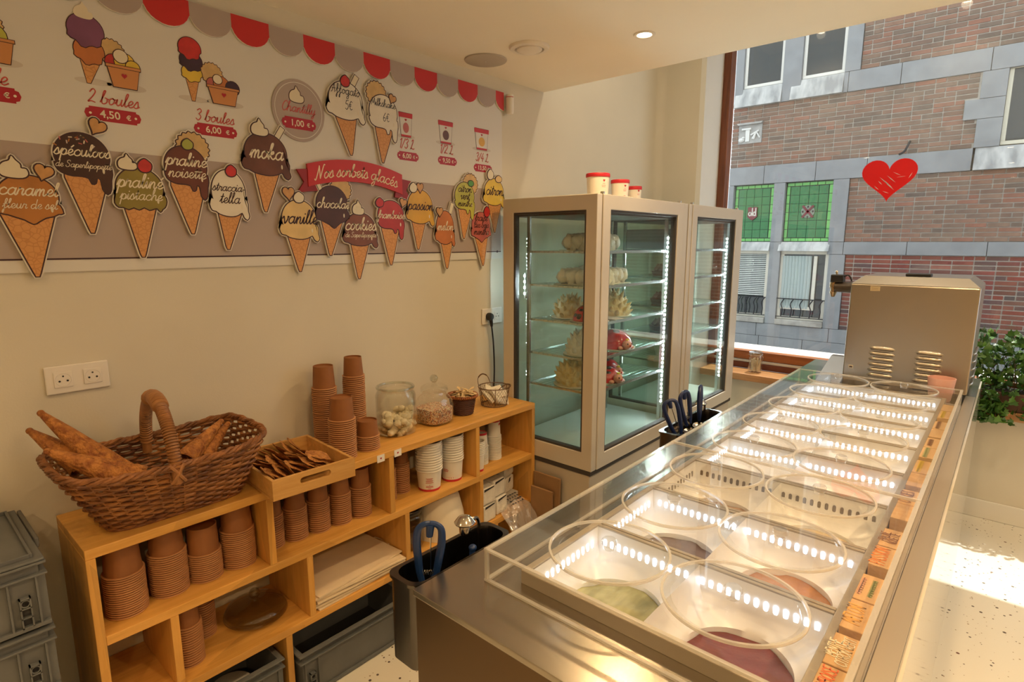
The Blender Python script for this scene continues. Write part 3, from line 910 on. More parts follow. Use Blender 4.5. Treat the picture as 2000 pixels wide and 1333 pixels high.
def scoop(L, R_, top, bot, kind):
    w = R_ - L; cu = (L + R_) / 2; h = top - bot
    p = []
    for i in range(17):   # dome
        a = math.radians(200 - i * 220 / 16)
        p.append((.45 * math.cos(a), .50 + .50 * math.sin(a)))
    if kind == 'drip':
        p += [(.46, .30), (.47, .14), (.44, .0), (.42, -.22), (.36, -.32), (.29, -.22), (.27, .0), (.20, .04), (.17, -.08), (.11, -.10), (.07, .02), (-.05, .06), (-.2, .06), (-.33, .10), (-.42, .18), (-.46, .32)]
    elif kind == 'ruffle':
        p += [(.47, .34), (.50, .20), (.46, .06), (.40, .0), (.36, -.07), (.30, .02), (.22, .0), (.14, -.03), (.04, .03), (-.06, -.03), (-.16, .02), (-.26, -.03), (-.36, .02), (-.44, .02), (-.50, .12), (-.48, .28), (-.46, .36)]
    elif kind == 'point':
        p += [(.46, .30), (.50, .12), (.42, .10), (.34, .04), (.22, .0), (.10, -.10), (.02, -.16), (-.10, -.06), (-.22, .0), (-.34, .06), (-.46, .10), (-.48, .22), (-.46, .34)]
    else:  # skirt with a curl at the right
        p += [(.44, .38), (.50, .26), (.49, .10), (.52, -.02), (.46, -.10), (.38, -.04), (.33, .06), (.2, .0), (.05, -.03), (-.12, -.02), (-.28, .02), (-.38, .08), (-.47, .10), (-.52, .22), (-.47, .36)]
    return [(q.x, q.y) for q in smooth_pts([(cu + a * w, bot + b * h, 0) for a, b in p], 2, True)]
def conepoly(a, b, z, tu, tv, top):
    r = .007
    return [(a, z + top), (b, z + top), (b, z), (tu + r, tv + .012), (tu + r * .5, tv + .002), (tu - r * .5, tv + .002), (tu - r, tv + .012), (a, z)]

P_ = lambda n, c, **k: mat('print_' + n, c, 0.42, **k)
FL = {
 'caramel': P_('caramel', (0.50, 0.20, 0.045), var=.2, vscale=14), 'speculoos': P_('dark_chocolate', (0.062, 0.020, 0.014), var=.3, vscale=10),
 'pistache': P_('pistachio', (0.30, 0.235, 0.045), var=.2, vscale=14), 'noisette': P_('hazelnut', (0.155, 0.038, 0.022), var=.25, vscale=12),
 'white': P_('milk_white', (0.78, 0.72, 0.60), var=.08, vscale=16), 'moka': P_('mocha', (0.165, 0.055, 0.03), var=.35, vscale=12),
 'vanille': P_('vanilla', (0.78, 0.56, 0.24), var=.15, vscale=16), 'chocolat': P_('chocolate', (0.085, 0.025, 0.018), var=.3, vscale=12),
 'cookies': P_('cookie_brown', (0.24, 0.075, 0.035), var=.25, vscale=14), 'framboise': P_('raspberry', (0.52, 0.035, 0.03), var=.25, vscale=14),
 'passion': P_('passion_yellow', (0.72, 0.40, 0.04), var=.15, vscale=14), 'melon': P_('melon_orange', (0.60, 0.20, 0.06), var=.2, vscale=14),
 'lime': P_('lime_green', (0.56, 0.55, 0.09), var=.25, vscale=16), 'citron': P_('lemon_yellow', (0.78, 0.55, 0.06), var=.15, vscale=16),
 'fraise': P_('strawberry_pink', (0.56, 0.14, 0.12), var=.2, vscale=14), 'straw': P_('straw_white', (0.75, 0.68, 0.52)),
 'berry': P_('berry_red', (0.60, 0.03, 0.03), var=.2, vscale=40), 'mint': P_('mint_green', (0.10, 0.32, 0.06)), 'cookie': P_('cookie_tan', (0.62, 0.33, 0.12), var=.15, vscale=60),
 'purple': P_('purple', (0.22, 0.075, 0.17), var=.2, vscale=12), 'navy': P_('blackcurrant', (0.05, 0.02, 0.05), var=.3, vscale=14), 'olive': P_('pistachio_cream', (0.36, 0.38, 0.07))}
M_BOARD = mat('cutout_board', (0.74, 0.69, 0.60), 0.55)
B0, B1 = 0.004, 0.013    # cut-out board thickness in front of the menu board
SIGNS = [  # key, label, L, R, top, bottom, cone a, b, z, tip u, v, kind, flavour, lines, text, toppings
 ('caramel', 'cone sign reading caramel fleur de sel, orange scoop, leftmost of the row', .268, .41, 1.778, 1.668, .275, .39, 1.678, .335, 1.506, 'point', 'caramel', ['caramel', 'fleur de sel'], 1, [('cream', .315, 1.795, .055, .05), ('heart', .377, 1.787, .042, .042, -.3)]),
 ('speculoos', 'cone sign reading spéculoos de Saperlipopette, dark scoop with sprinkles', .4, .542, 1.904, 1.78, .425, .525, 1.781, .474, 1.626, 'drip', 'speculoos', ['spéculoos', 'de Saperlipopette'], 1, [('heart', .512, 1.925, .042, .045, -.5), ('sprinkles', .463, 1.878, .09, .03)]),
 ('pistache', 'cone sign reading praliné pistache, olive green scoop', .538, .676, 1.822, 1.703, .562, .643, 1.701, .597, 1.555, 'ruffle', 'pistache', ['praliné', 'pistache'], 1, [('cream', .580, 1.835, .045, .04), ('berry', .625, 1.83, .036, .036)]),
 ('noisette', 'cone sign reading praliné noisette, brown scoop with round wafer', .675, .811, 1.901, 1.778, .695, .794, 1.777, .746, 1.627, 'drip', 'noisette', ['praliné', 'noisette'], 1, [('wafer', .768, 1.898, .048), ('dollop', .752, 1.908, .032, .03, 'olive')]),
 ('stracciatella', 'cone sign reading straccia-tella, white scoop', .809, .931, 1.84, 1.693, .831, .908, 1.701, .855, 1.576, 'curl', 'white', ['straccia-', 'tella'], 0, [('berry', .882, 1.838, .034, .034)]),
 ('moka', 'cone sign reading moka, brown scoop with straw', .926, 1.093, 1.977, 1.84, .965, 1.054, 1.848, .995, 1.707, 'curl', 'moka', ['moka'], 1, [('straw', 1.045, 1.955, .058, .018, 1.0), ('cream', .992, 1.992, .055, .05)]),
 ('affogato', 'white cone sign with handwritten Affogato 5€', 1.262, 1.425, 2.212, 2.078, 1.295, 1.388, 2.083, 1.358, 1.94, 'curl', 'white', ['Affogato', '5€'], 0, [('straw', 1.368, 2.19, .06, .02, 1.05), ('berry', 1.343, 2.214, .038, .038)]),
 ('milkshake', 'white cone sign with handwritten Milkshake 6€', 1.444, 1.596, 2.195, 2.059, 1.478, 1.567, 2.066, 1.51, 1.926, 'drip', 'white', ['Milkshake', '6€'], 0, [('wafer', 1.488, 2.195, .047), ('heart', 1.565, 2.186, .035, .035, -.4)]),
 ('vanille', 'cone sign reading vanille, pale yellow scoop', 1.045, 1.195, 1.755, 1.618, 1.072, 1.159, 1.621, 1.112, 1.491, 'curl', 'vanille', ['vanille'], 0, [('heart', 1.083, 1.775, .044, .046, .05), ('dollop', 1.122, 1.765, .04, .036, 'straw')]),
 ('chocolat', 'cone sign reading chocolat, near black scoop under the red banner', 1.186, 1.336, 1.815, 1.678, 1.21, 1.307, 1.692, 1.244, 1.549, 'point', 'chocolat', ['chocolat'], 1, [('wafer', 1.302, 1.805, .045), ('straw', 1.215, 1.80, .045, .014, 2.0)]),
 ('cookies', 'cone sign reading cookies de Saperlipopette, brown scoop', 1.305, 1.464, 1.718, 1.592, 1.337, 1.423, 1.598, 1.37, 1.452, 'curl', 'cookies', ['cookies', 'de Saperlipopette'], 1, [('cream', 1.378, 1.737, .05, .05)]),
 ('framboise', 'cone sign reading framboise, red scoop', 1.466, 1.614, 1.775, 1.653, 1.49, 1.581, 1.657, 1.533, 1.504, 'drip', 'framboise', ['framboise'], 1, [('berry', 1.483, 1.765, .038, .034), ('heart', 1.605, 1.768, .036, .036, -.3)]),
 ('passion', 'cone sign reading passion, amber scoop', 1.624, 1.78, 1.83, 1.689, 1.653, 1.732, 1.696, 1.686, 1.569, 'curl', 'passion', ['passion'], 0, [('dollop', 1.664, 1.838, .04, .038, 'straw'), ('heart', 1.702, 1.838, .036, .042, .0)]),
 ('melon', 'narrow cone sign reading melon, orange scoop with straw', 1.789, 1.908, 1.745, 1.598, 1.822, 1.893, 1.603, 1.857, 1.478, 'curl', 'melon', ['melon'], 1, [('straw', 1.882, 1.735, .05, .018, 1.25), ('heart', 1.815, 1.738, .038, .042, .0)]),
 ('citron_vert', 'cone sign reading citron vert menthe, green scoop', 1.908, 2.049, 1.884, 1.752, 1.937, 2.026, 1.755, 1.971, 1.618, 'drip', 'lime', ['citron', 'vert', 'menthe'], 0, [('wafer', 2.018, 1.878, .048), ('leaf', 2.02, 1.882, .036, .026)]),
 ('citron', 'cone sign reading only citron, yellow scoop, rightmost of the row', 2.11, 2.262, 1.917, 1.791, 2.143, 2.238, 1.791, 2.19, 1.65, 'curl', 'citron', ['citron'], 0, [('dollop', 2.158, 1.935, .042, .045, 'straw'), ('dollop', 2.218, 1.918, .045, .03, 'vanille')]),
 ('fraise', 'cone sign reading fraise des bois menthe, pink scoop', 2.018, 2.16, 1.749, 1.623, 2.045, 2.137, 1.634, 2.102, 1.485, 'point', 'fraise', ['fraise', 'des bois', 'menthe'], 0, [('berry', 2.13, 1.752, .04, .046)]),
]
for (key, label, L_, R_, tp, bt, ca, cb, cz, tu, tv, kind, fl, lines, light, tops) in SIGNS:
    cu = (L_ + R_) / 2
    sg = thing('cone_sign', label, 'sign', (PX + B0, cu, tv), 'ice cream cone cut-outs on the menu board')
    sc = scoop(L_, R_, tp, bt, kind)
    cn = conepoly(ca, cb, cz, tu, tv, .02)
    shapes = []   # (name, poly, material, level)
    for t in tops:
        k = t[0]
        if k == 'heart': shapes.append(('heart_cookie', rot(heart(t[1], t[2], t[3], t[4]), (t[1], t[2]), t[5]), FL['cookie'], 3))
        elif k == 'cream': shapes.append(('whipped_cream', cream(t[1], t[2], t[3], t[4]), FL['straw'], 2))
        elif k == 'dollop': shapes.append(('dollop', berry(t[1], t[2], t[3], t[4]), FL[t[5]], 3))
        elif k == 'berry': shapes.append(('berry', berry(t[1], t[2], t[3], t[4]), FL['berry'], 3))
        elif k == 'wafer': shapes.append(('wafer', scallop_disc(t[1], t[2], t[3]), M_WAF2, 0))
        elif k == 'straw': shapes.append(('straw', straw(t[1], t[2], t[3], t[4], t[5]), FL['straw'], 0))
        elif k == 'leaf': shapes.append(('mint_leaf', ell(t[1], t[2], t[3] / 2, t[4] / 2, 14), FL['mint'], 3))
    allp = [(sc, 1), (cn, 0)] + [(q, l) for _, q, _, l in shapes]
    bb = MB()
    for i, (q, l) in enumerate(allp): bb.prism(offset_poly(q, .0065), B0, B1 - i * .00004, wf)
    bb.build('backing_board', M_BOARD, sg)
    ob = MB()
    for q, l in allp: ob.prism(offset_poly(q, .0035), B1, B1 + .0004 + l * .0009, wf)
    ob.build('dark_outline', M_INK, sg)
    MB().prism(cn, B1, B1 + .0008, wf).build('cone', M_WAF, sg)
    so = MB().prism(sc, B1, B1 + .0018, wf).build('scoop', FL[fl], sg)
    for nm, q, m, l in shapes:
        MB().prism(q, B1, B1 + .0009 * l + .0009, wf).build(nm, m, sg)
    for t in tops:
        if t[0] == 'sprinkles':
            for q in range(14):
                a = RND.uniform(-.5, .5); b = RND.uniform(-.5, .5); an = RND.uniform(0, 3)
                MB().prism(straw(t[1] + a * t[3] * (1 - .5 * b), t[2] + b * t[4], .009, .0028, an), B1, B1 + .0026, wf).build('sprinkle', [FL['caramel'], FL['fraise'], FL['straw'], M_PGC][q % 4], so)
    # gloss mark
    MB().prism(rot(ell(R_ - (R_ - L_) * .17, bt + (tp - bt) * .20, .003, .008, 10), (R_ - .02, bt + .02), .0), B1, B1 + .0022, wf).build('highlight', FL['straw'], so)
    w = (R_ - L_) * (.93 if max(len(x) for x in lines) > 6 else .82)
    zc = bt + (tp - bt) * .50
    tm = M_CREAMT if light else M_INK
    d = B1 + .0026
    if key in ('affogato', 'milkshake'):
        tm = mat('marker_black', (0.015, 0.015, 0.03), 0.4)
        script(lines[0], cu, zc + .03, tm, so, width=w * .84, sw=.14, d=d, shear=.05)
        script(lines[1], cu + .012, zc - .025, tm, so, size=.017, sw=.14, d=d, shear=.05)
    elif len(lines) == 1:
        script(lines[0], cu, zc - .004, tm, so, width=w, sw=.18, d=d, maxsize=.027)
    elif len(lines) == 2:
        if 'Saper' in lines[1]:
            script(lines[0], cu, zc + .008, tm, so, width=w, sw=.18, d=d)
            script(lines[1], cu, zc - .028, tm, so, width=w, sw=.155, d=d)
        else:
            script(lines[0], cu, zc + .012, tm, so, width=w * .95, sw=.18, d=d, maxsize=.022)
            script(lines[1], cu, zc - .026, tm, so, width=w * .88, sw=.155, d=d, maxsize=.018)
    else:
        for i, t in enumerate(lines):
            script(t, cu, zc + .030 - i * .034, tm, so, width=w * .8, sw=.17, d=d, maxsize=.0185)

# scalloped awning trim along the top of the board
aw = thing('awning_trim', 'red and taupe scalloped awning trim along the top of the menu board', 'trim', (PX, 1.0, 2.25))
PER = .1283
y0 = .924 - 12 * PER
k = 0
while y0 + k * PER < 2.26:
    a = y0 + k * PER; b = a + PER
    red = (k % 2 == 0)
    pts = [(a, 2.343), (b, 2.343), (b, 2.30)] + [((a + b) / 2 + PER / 2 * math.cos(t), 2.312 - .056 * math.sin(t)) for t in [PI * i / 12 for i in range(1, 12)]] + [(a, 2.30)]
    if b > 2.27:
        pts = [(min(u, 2.266), v) for u, v in pts]
        pts = [p for i, p in enumerate(pts) if i == 0 or p != pts[i - 1]]
    s0 = MB().prism(offset_poly(pts, .0012), 0.002, .009, wf).build('scallop', mat('trim_edge_white', (0.72, 0.68, 0.6), 0.5), aw)
    MB().prism(pts, .009, .0096, wf).build('face', M_RED if red else M_PG, s0)
    k += 1

# printed cones, tubs and prices on the board
def printed_tub(cu, zb, w, h, parent, balls, wafer=None):
    g = bpy.data.objects.new('printed_sundae', None); COL.objects.link(g); g.location = (PX, cu, zb); attach_empty(g, parent)
    art('drawn_shadow', [ell(cu + .005, zb + .004, w * .62, .012)], M_SHADE, 0, .0006, g)
    bodyp = [(cu - w * .36, zb), (cu + w * .36, zb), (cu + w * .5, zb + h), (cu - w * .5, zb + h)]
    sh = []
    if wafer: sh.append(('wafer', scallop_disc(*wafer), M_WAF2))
    for (bu, bz, r, m) in balls:
        sh.append(('ball', ell(bu, bz, r, r, 18), m))
    sh.append(('tub', bodyp, M_ORG)); sh.append(('rim', [(cu - w * .53, zb + h * .93), (cu + w * .53, zb + h * .93), (cu + w * .53, zb + h * 1.05), (cu - w * .53, zb + h * 1.05)], M_ORG))
    d = .0006
    for nm, q, m in sh:
        art('dark_outline', [offset_poly(q, .0022)], M_INK, 0, d + .0002, g)
        art(nm, [q], m, 0, d + .0005, g); d += .0006
    art('printed_heart', [heart(cu, zb + h * .55, .014, .014)], M_TAG, 0, d + .0006, g)
    return g
def attach_empty(o, parent):
    attach(o, parent)
def printed_cone(a, b, z, tu, tv, balls, parent):
    g = bpy.data.objects.new('printed_cone', None); COL.objects.link(g); g.location = (PX, (a + b) / 2, tv); attach(g, parent)
    art('drawn_shadow', [ell((a + b) / 2, tv + .006, .045, .009)], M_SHADE, 0, .0006, g)
    cp = [(a, z), (b, z), (tu + .004, tv), (tu - .004, tv)]
    art('dark_outline', [offset_poly(cp, .0022)], M_INK, 0, .0008, g)
    art('cone', [cp], M_WAF, 0, .0011, g)
    d = .0011
    for (bu, bz, ru, rv, m) in balls:
        q = []
        for i in range(30):
            t = 2 * PI * i / 30
            rr = 1 + (.10 * math.cos(7 * t) if math.sin(t) < -.2 else 0)
            q.append((bu + ru * rr * math.cos(t), bz + rv * rr * math.sin(t)))
        art('dark_outline', [offset_poly(q, .0022)], M_INK, 0, d + .0003, g)
        art('scoop', [q], m, 0, d + .0006, g); d += .0006
    return g
printed_cone(.495, .550, 2.120, .511, 2.048, [(.520, 2.135, .036, .036, FL['melon']), (.517, 2.188, .043, .043, FL['purple'])], board)
art('whipped_cream', [cream(.516, 2.238, .042, .04)], FL['straw'], 0, .003, board)
printed_tub(.600, 2.05, .082, .058, board, [(.578, 2.117, .022, FL['berry']), (.605, 2.122, .026, FL['citron']), (.625, 2.112, .018, FL['citron']), (.596, 2.137, .018, FL['straw'])], (.573, 2.145, .034))
script('2 boules', .566, 2.006, M_RTXT, board, width=.128, sw=.16, maxsize=.021)
pricetag(.5625, 1.967, .142, .038, '4,50€', board)
printed_cone(.770, .812, 2.122, .789, 2.048, [(.791, 2.132, .030, .026, FL['citron']), (.791, 2.168, .033, .029, FL['navy']), (.790, 2.205, .033, .032, FL['berry'])], board)
printed_tub(.884, 2.052, .096, .052, board, [(.852, 2.112, .018, FL['fraise']), (.880, 2.114, .025, FL['melon']), (.915, 2.108, .022, FL['navy']), (.868, 2.128, .014, FL['straw'])], (.852, 2.142, .033))
script('3 boules', .850, 2.000, M_RTXT, board, width=.122, sw=.16, maxsize=.020)
pricetag(.851, 1.965, .138, .037, '6,00€', board)
printed_tub(.312, 2.06, .082, .058, board, [(.312, 2.125, .030, FL['lime'])], (.300, 2.15, .036))
script('boule', .285, 2.016, M_RTXT, board, width=.09, sw=.16, maxsize=.021)
pricetag(.290, 1.982, .13, .038, ' €', board)
# round chantilly badge
bg_ = thing('round_badge', 'round taupe Chantilly badge on the menu board', 'sign', (PX, 1.15, 1.97))
MB().prism(ell(1.15, 2.076, .103, .108, 48), .0016, .0045, wf).build('disc', M_PG, bg_)
ring = MB(); ring.prism(ell(1.15, 2.076, .093, .098, 48), .0016, .0049, wf); ring.build('ring', M_PW, bg_)
MB().prism(ell(1.15, 2.076, .0905, .0955, 48), .0016, .0053, wf).build('inner_disc', M_PG, bg_)
MB().prism(offset_poly(cream(1.143, 2.128, .052, .05), .003), .0016, .0056, wf).build('dark_outline', M_INK, bg_)
MB().prism(cream(1.143, 2.128, .052, .05), .0016, .006, wf).build('whipped_cream', FL['straw'], bg_)
script('Chantilly', 1.147, 2.078, mat('print_pink_script', (0.56, 0.10, 0.10), 0.5), bg_, width=.132, sw=.17, d=.006)
pricetag(1.147, 2.030, .135, .040, '1,00€', bg_, .0056)
# three tubs with lids and prices
for cu, w, colr, t1, t2, zt in [(1.645, .072, FL['fraise'], '1/3 L', '6,00€', 2.012), (1.876, .088, FL['moka'], '1/2 L', '9,50€', 2.016), (2.113, .098, FL['passion'], '3/4 L', '13,50€', 2.005)]:
    g = bpy.data.objects.new('printed_tub', None); COL.objects.link(g); g.location = (PX, cu, 2.048); attach(g, board)
    h = .098
    art('drawn_shadow', [ell(cu, 2.052, w * .66, .010)], M_SHADE, 0, .0006, g)
    bp_ = [(cu - w * .36, 2.05), (cu + w * .36, 2.05), (cu + w * .47, 2.05 + h), (cu - w * .47, 2.05 + h)]
    art('dark_outline', [offset_poly(bp_, .0022)], M_INK, 0, .0009, g)
    art('body', [bp_], M_PW, 0, .0012, g)
    art('lid', [[(cu - w * .5, 2.05 + h * .80), (cu + w * .5, 2.05 + h * .80), (cu + w * .52, 2.05 + h), (cu - w * .52, 2.05 + h)]], M_RED, 0, .0016, g)
    art('base_ring', [[(cu - w * .35, 2.05), (cu + w * .35, 2.05), (cu + w * .37, 2.058), (cu - w * .37, 2.058)]], M_RED, 0, .0016, g)
    art('dot', [ell(cu, 2.05 + h * .38, w * .22, h * .22, 18)], colr, 0, .0016, g)
    art('printed_heart', [heart(cu, 2.05 + h * .7, .012, .011)], M_TAG, 0, .0016, g)
    script(t1, cu, zt, M_RTXT, board, width=.09, sw=.19, maxsize=.02)
    pricetag(cu + .008, zt - .042, .118 if cu < 2 else .13, .036, t2, board)
# red ribbon banner
bn = thing('ribbon_banner', 'red ribbon banner reading Nos sorbets glacés', 'sign', (PX + B0, 1.39, 1.80))
arc = lambda u: .028 * (1 - ((u - 1.38) / .2) ** 2)
def band(u0, u1, v0, v1, n=14):
    us = [u0 + (u1 - u0) * i / n for i in range(n + 1)]
    return [(u, v0 + arc(u)) for u in us] + [(u, v1 + arc(u)) for u in reversed(us)]
for sgn, e, ed in ((-1, 1.185, 1.122), (1, 1.585, 1.655)):
    za = arc(e) - .012
    MB().prism([(e + .02 * -sgn * 1, 1.805 + za), (ed, 1.795 + za), (ed - sgn * .028, 1.835 + za), (ed, 1.878 + za), (e, 1.885 + za)], B0, B1 - .001, wf).build('ribbon_tail', M_DRED, bn)
MB().prism(band(1.165, 1.605, 1.812, 1.895), B0, B1 + .002, wf).build('ribbon', M_RED, bn)
script('Nos sorbets glacés', 1.383, 1.842, mat('banner_cream', (0.82, 0.66, 0.45), 0.5), bn, width=.385, sw=.17, d=B1 + .0028, arc=arc)
# ------------------------------------------------------------------ low oak shelving unit against the left wall
M_OAKY = wood('oak_along', (0.72, 0.385, 0.095), (0.60, 0.295, 0.055), 'y', 0.42)
M_OAKZ = wood('oak_upright', (0.72, 0.385, 0.095), (0.60, 0.295, 0.055), 'z', 0.42)
SH = thing('shelving_unit', 'long low oak shelving unit with open compartments against the left wall', 'shelf', (0.155, 1.23, 0))
SX0, SX1 = 0.003, 0.31
ZT, ZB, ZC = 0.808, 0.548, 0.293      # tops of the three boards
TH = 0.028
SY0, SY1 = 0.302, 2.168
MB().box(SX0, SX1, SY0, SY1, ZT - TH, ZT).build('top_board', M_OAKY, SH, 0.0025)
MB().box(SX0, SX1 - .001, SY0 + .023, SY1 - .023, ZB - TH, ZB).build('shelf_board', M_OAKY, SH, 0.002)
MB().box(SX0, SX1 - .001, SY0 + .023, SY1 - .023, ZC - TH, ZC).build('shelf_board', M_OAKY, SH, 0.002)
for y in (SY0, SY1 - .023):
    MB().box(SX0, SX1, y, y + .023, 0, ZT - TH).build('side_panel', M_OAKZ, SH, 0.002)
for y in (.784, 1.271, 1.748):
    MB().box(SX0, SX1 - .001, y, y + .023, ZB, ZT - TH).build('divider', M_OAKZ, SH, 0.002)
for y in (.480, .911, 1.339, 1.770):
    MB().box(SX0, SX1 - .001, y, y + .023, ZC, ZB - TH).build('divider', M_OAKZ, SH, 0.002)
for y in (.817, 1.345, 1.869):
    MB().box(SX0, SX1 - .001, y, y + .023, 0, ZC - TH).build('divider', M_OAKZ, SH, 0.002)
# paper price labels on the front edge
for y, w, zz in ((1.232, .034, .790), (1.312, .034, .790)):
    t = thing('edge_label', 'white paper label on the shelf front edge, %s' % ('left of the pair' if y < 1.27 else 'right of the pair'), 'label', (SX1 + .001, y, zz - .02))
    MB().box(SX1 + .0006, SX1 + .002, y - w / 2, y + w / 2, zz - .014, zz + .014).build('paper', mat('label_paper', (0.82, 0.78, 0.72), 0.6), t)
    MB().prism(heart(y, zz, .008, .008), .002, .0026, lambda u, v, d: (SX1 + d, u, v)).build('printed_heart', M_TAG, t)

# ------------------------------------------------------------------ paper cups
M_KRAFT = mat('kraft_paper', (0.30, 0.115, 0.034), 0.6, var=0.08, vscale=30)
M_KRIM = mat('kraft_rim', (0.50, 0.24, 0.10), 0.55)
M_KRAFTD = M_KRAFT
def cup_mesh(name, r, rt, h, m, n=30):
    """cup standing upside down: rolled rim at z = 0, base at z = h"""
    e = .0022
    prof = [(r - .004, .0006), (r - .001, 0.0), (r + .001, .0016), (r + .0002, .0036), (r - .0035, .0042), (r - .0046, .0046), (rt, h), (rt - .0016, h), (rt - .0018, h - .006), (0, h - .006), ]
    b = MB().lathe(prof, n)
    inner = MB()
    b.lathe([(r - .0055, .0012), (rt - .003, h - .009), (0, h - .009)], n)
    me = b.mesh(name); me.materials.append(m); me.materials.append(M_KRIM)
    for p in me.polygons:
        if p.center.z < .0040: p.material_index = 1
    return me
def white_mesh(name, r, rt, h, n=30):
    """white tub cup, same build, with red ring round its base (second slot)"""
    zr = h - .010
    rr = rt + (r - .0022 - rt) * (.010 / (h - .0048))
    prof = [(r - .004, .0008), (r, 0.0), (r + .0014, .002), (r, .0046), (r - .0034, .0054), (rr, zr), (rt, h), (rt - .0016, h), (rt - .0018, h - .005), (0, h - .005)]
    b = MB().lathe(prof, n)
    b.lathe([(r - .0055, .0012), (rt - .003, h - .008), (0, h - .008)], n)
    me = b.mesh(name)
    me.materials.append(mat('cup_white', (0.80, 0.765, 0.69), 0.5)); me.materials.append(mat('cup_red', (0.55, 0.02, 0.035), 0.5))
    for p in me.polygons:
        if p.center.z > zr + .0005 and abs(p.normal.z) < .5: p.material_index = 1
    return me
CUPS = {}
def stack(x, y, z, n, r, rt, h, dz, label, group, kind='kraft', up=False, name='paper_cup', lean=(0, 0)):
    key = (kind, r, rt, h)
    if key not in CUPS:
        CUPS[key] = cup_mesh(name, r, rt, h, M_KRAFT) if kind == 'kraft' else white_mesh(name, r, rt, h)
    out = []
    for i in range(n):
        o = bpy.data.objects.new(name, CUPS[key]); COL.objects.link(o)
        jx, jy = RND.uniform(-.0006, .0006), RND.uniform(-.0006, .0006)
        if up:
            o.matrix_basis = Matrix.Translation((x + jx + lean[0] * i, y + jy + lean[1] * i, z + h + i * dz)) @ Matrix.Rotation(PI, 4, 'X') @ Matrix.Rotation(RND.uniform(0, 6), 4, 'Z')
        else:
            o.matrix_basis = Matrix.Translation((x + jx + lean[0] * i, y + jy + lean[1] * i, z + i * dz)) @ Matrix.Rotation(RND.uniform(0, 6), 4, 'Z')
        tag(o, label if i < n - 1 or n < 3 else label.replace('brown paper cup', 'topmost brown paper cup').replace('white tub cup', 'topmost white tub cup'), 'cup', group)
        out.append(o)
    return out
E_ = .0005
T = ZT + E_
stack(.082, 1.145, T, 31, .0465, .037, .088, .0079, 'brown paper cup in tall upside-down stack behind, nearer the wafer tray', 'back left cup stack on the shelf top')
stack(.092, 1.272, T, 34, .0435, .034, .078, .0080, 'brown paper cup in the tallest upside-down stack by the wall', 'tallest cup stack on the shelf top')
stack(.232, 1.122, T, 20, .0495, .040, .085, .0078, 'brown paper cup in front upside-down stack beside the wafer tray', 'front cup stack on the shelf top')
stack(.222, 1.238, T, 8, .0455, .037, .062, .0076, 'brown paper cup in short upside-down stack beside the meringue jar', 'short cup stack on the shelf top')
B = ZB + E_
for i, (x, y, n) in enumerate([(.215, .402, 19), (.200, .520, 20), (.205, .622, 14), (.205, .728, 19)]):
    stack(x, y, B, n, .0525 if i != 2 else .050, .042, .088, .0068, 'brown paper cup, %s stack in compartment below the wicker basket' % ['first', 'second', 'third and lowest', 'fourth'][i], 'cup stack %s under the basket' % 'abcd'[i])
for i, y in enumerate((.852, .938, 1.024, 1.110, 1.196)):
    stack(.185 + .008 * i, y, B, 15, .041, .033, .078, .0082, 'brown paper cup, %s of five stacks in compartment below the wafer tray' % ['first', 'second', 'third', 'fourth', 'fifth'][i], 'cup stack %s under the tray' % 'abcde'[i])
for i, (x, y) in enumerate([(.185, 1.345), (.165, 1.432)]):
    stack(x, y, B, 16, .039, .032, .07, .0085, 'brown paper cup, %s stack left of the white tub cups' % ['outer', 'inner'][i], 'cup stack %s left of white cups' % 'ab'[i])
C_ = ZC + E_
stack(.215, .548, C_, 17, .043, .035, .088, .0082, 'brown paper cup in front stack of lower left compartment', 'front cup stack in the lower compartment')
stack(.110, .628, C_, 17, .041, .034, .078, .0082, 'brown paper cup in rear stack of lower left compartment', 'rear cup stack in the lower compartment')
# white tub cups with red base rings
wstack = lambda *a, **k: stack(*a, kind='white', name='tub_cup', **k)
w1 = wstack(.232, 1.535, B, 12, .0575, .047, .092, .0112, 'white tub cup in large front stack standing upright', 'large white cup stack', up=True)
w2 = wstack(.232, 1.668, B, 11, .0535, .044, .098, .0112, 'white tub cup in upright stack against the divider', 'second white cup stack', up=True)
wstack(.085, 1.478, B, 10, .050, .042, .09, .011, 'white tub cup in shaded stack at the back', 'rear white cup stack', up=True)
wstack(.255, 1.812, B, 8, .034, .027, .085, .0085, 'white tub cup in small upright stack right of divider', 'small upright white cup stack', up=True)
wstack(.205, 1.885, B, 12, .035, .028, .07, .0078, 'white tub cup in low upside-down stack with red top', 'low upside-down white stack')
wstack(.205, 1.975, B, 15, .037, .030, .085, .0082, 'white tub cup in high upside-down stack with red top', 'high upside-down white stack')
wstack(.120, 2.055, B, 14, .037, .030, .08, .0085, 'white tub cup in upright stack in far right corner', 'corner white cup stack', up=True)
# red print on the two front cups (curved decal just off the paper)
def cup_print(owner, r0, r1, h, lines, ang):
    b = MB()
    dirc = Vector((math.cos(ang), math.sin(ang), 0)); side = Vector((-math.sin(ang), math.cos(ang), 0))
    base = Vector(owner.location) - Vector((0, 0, h))
    for v, w in lines:
        rr = r1 + (r0 - r1) * v / h + .0008
        n = 10
        vs = []
        for k in range(n + 1):
            a = (-w / 2 + w * k / n) / rr
            for dz in (0, .0022):
                vs.append(base + (dirc * math.cos(a) + side * math.sin(a)) * (rr + dz * .1) + Vector((0, 0, v + dz)))
        b.add(vs, [(2 * k, 2 * k + 2, 2 * k + 3, 2 * k + 1) for k in range(n)])
    return b.build('red_print', mat('cup_print', (0.58, 0.10, 0.09), 0.6), owner)
cup_print(w1[0], .0555, .047, .092, [(.060, .03), (.055, .024), (.050, .032), (.045, .028), (.040, .034), (.030, .004), (.024, .030), (.020, .032), (.013, .012)], -.70)
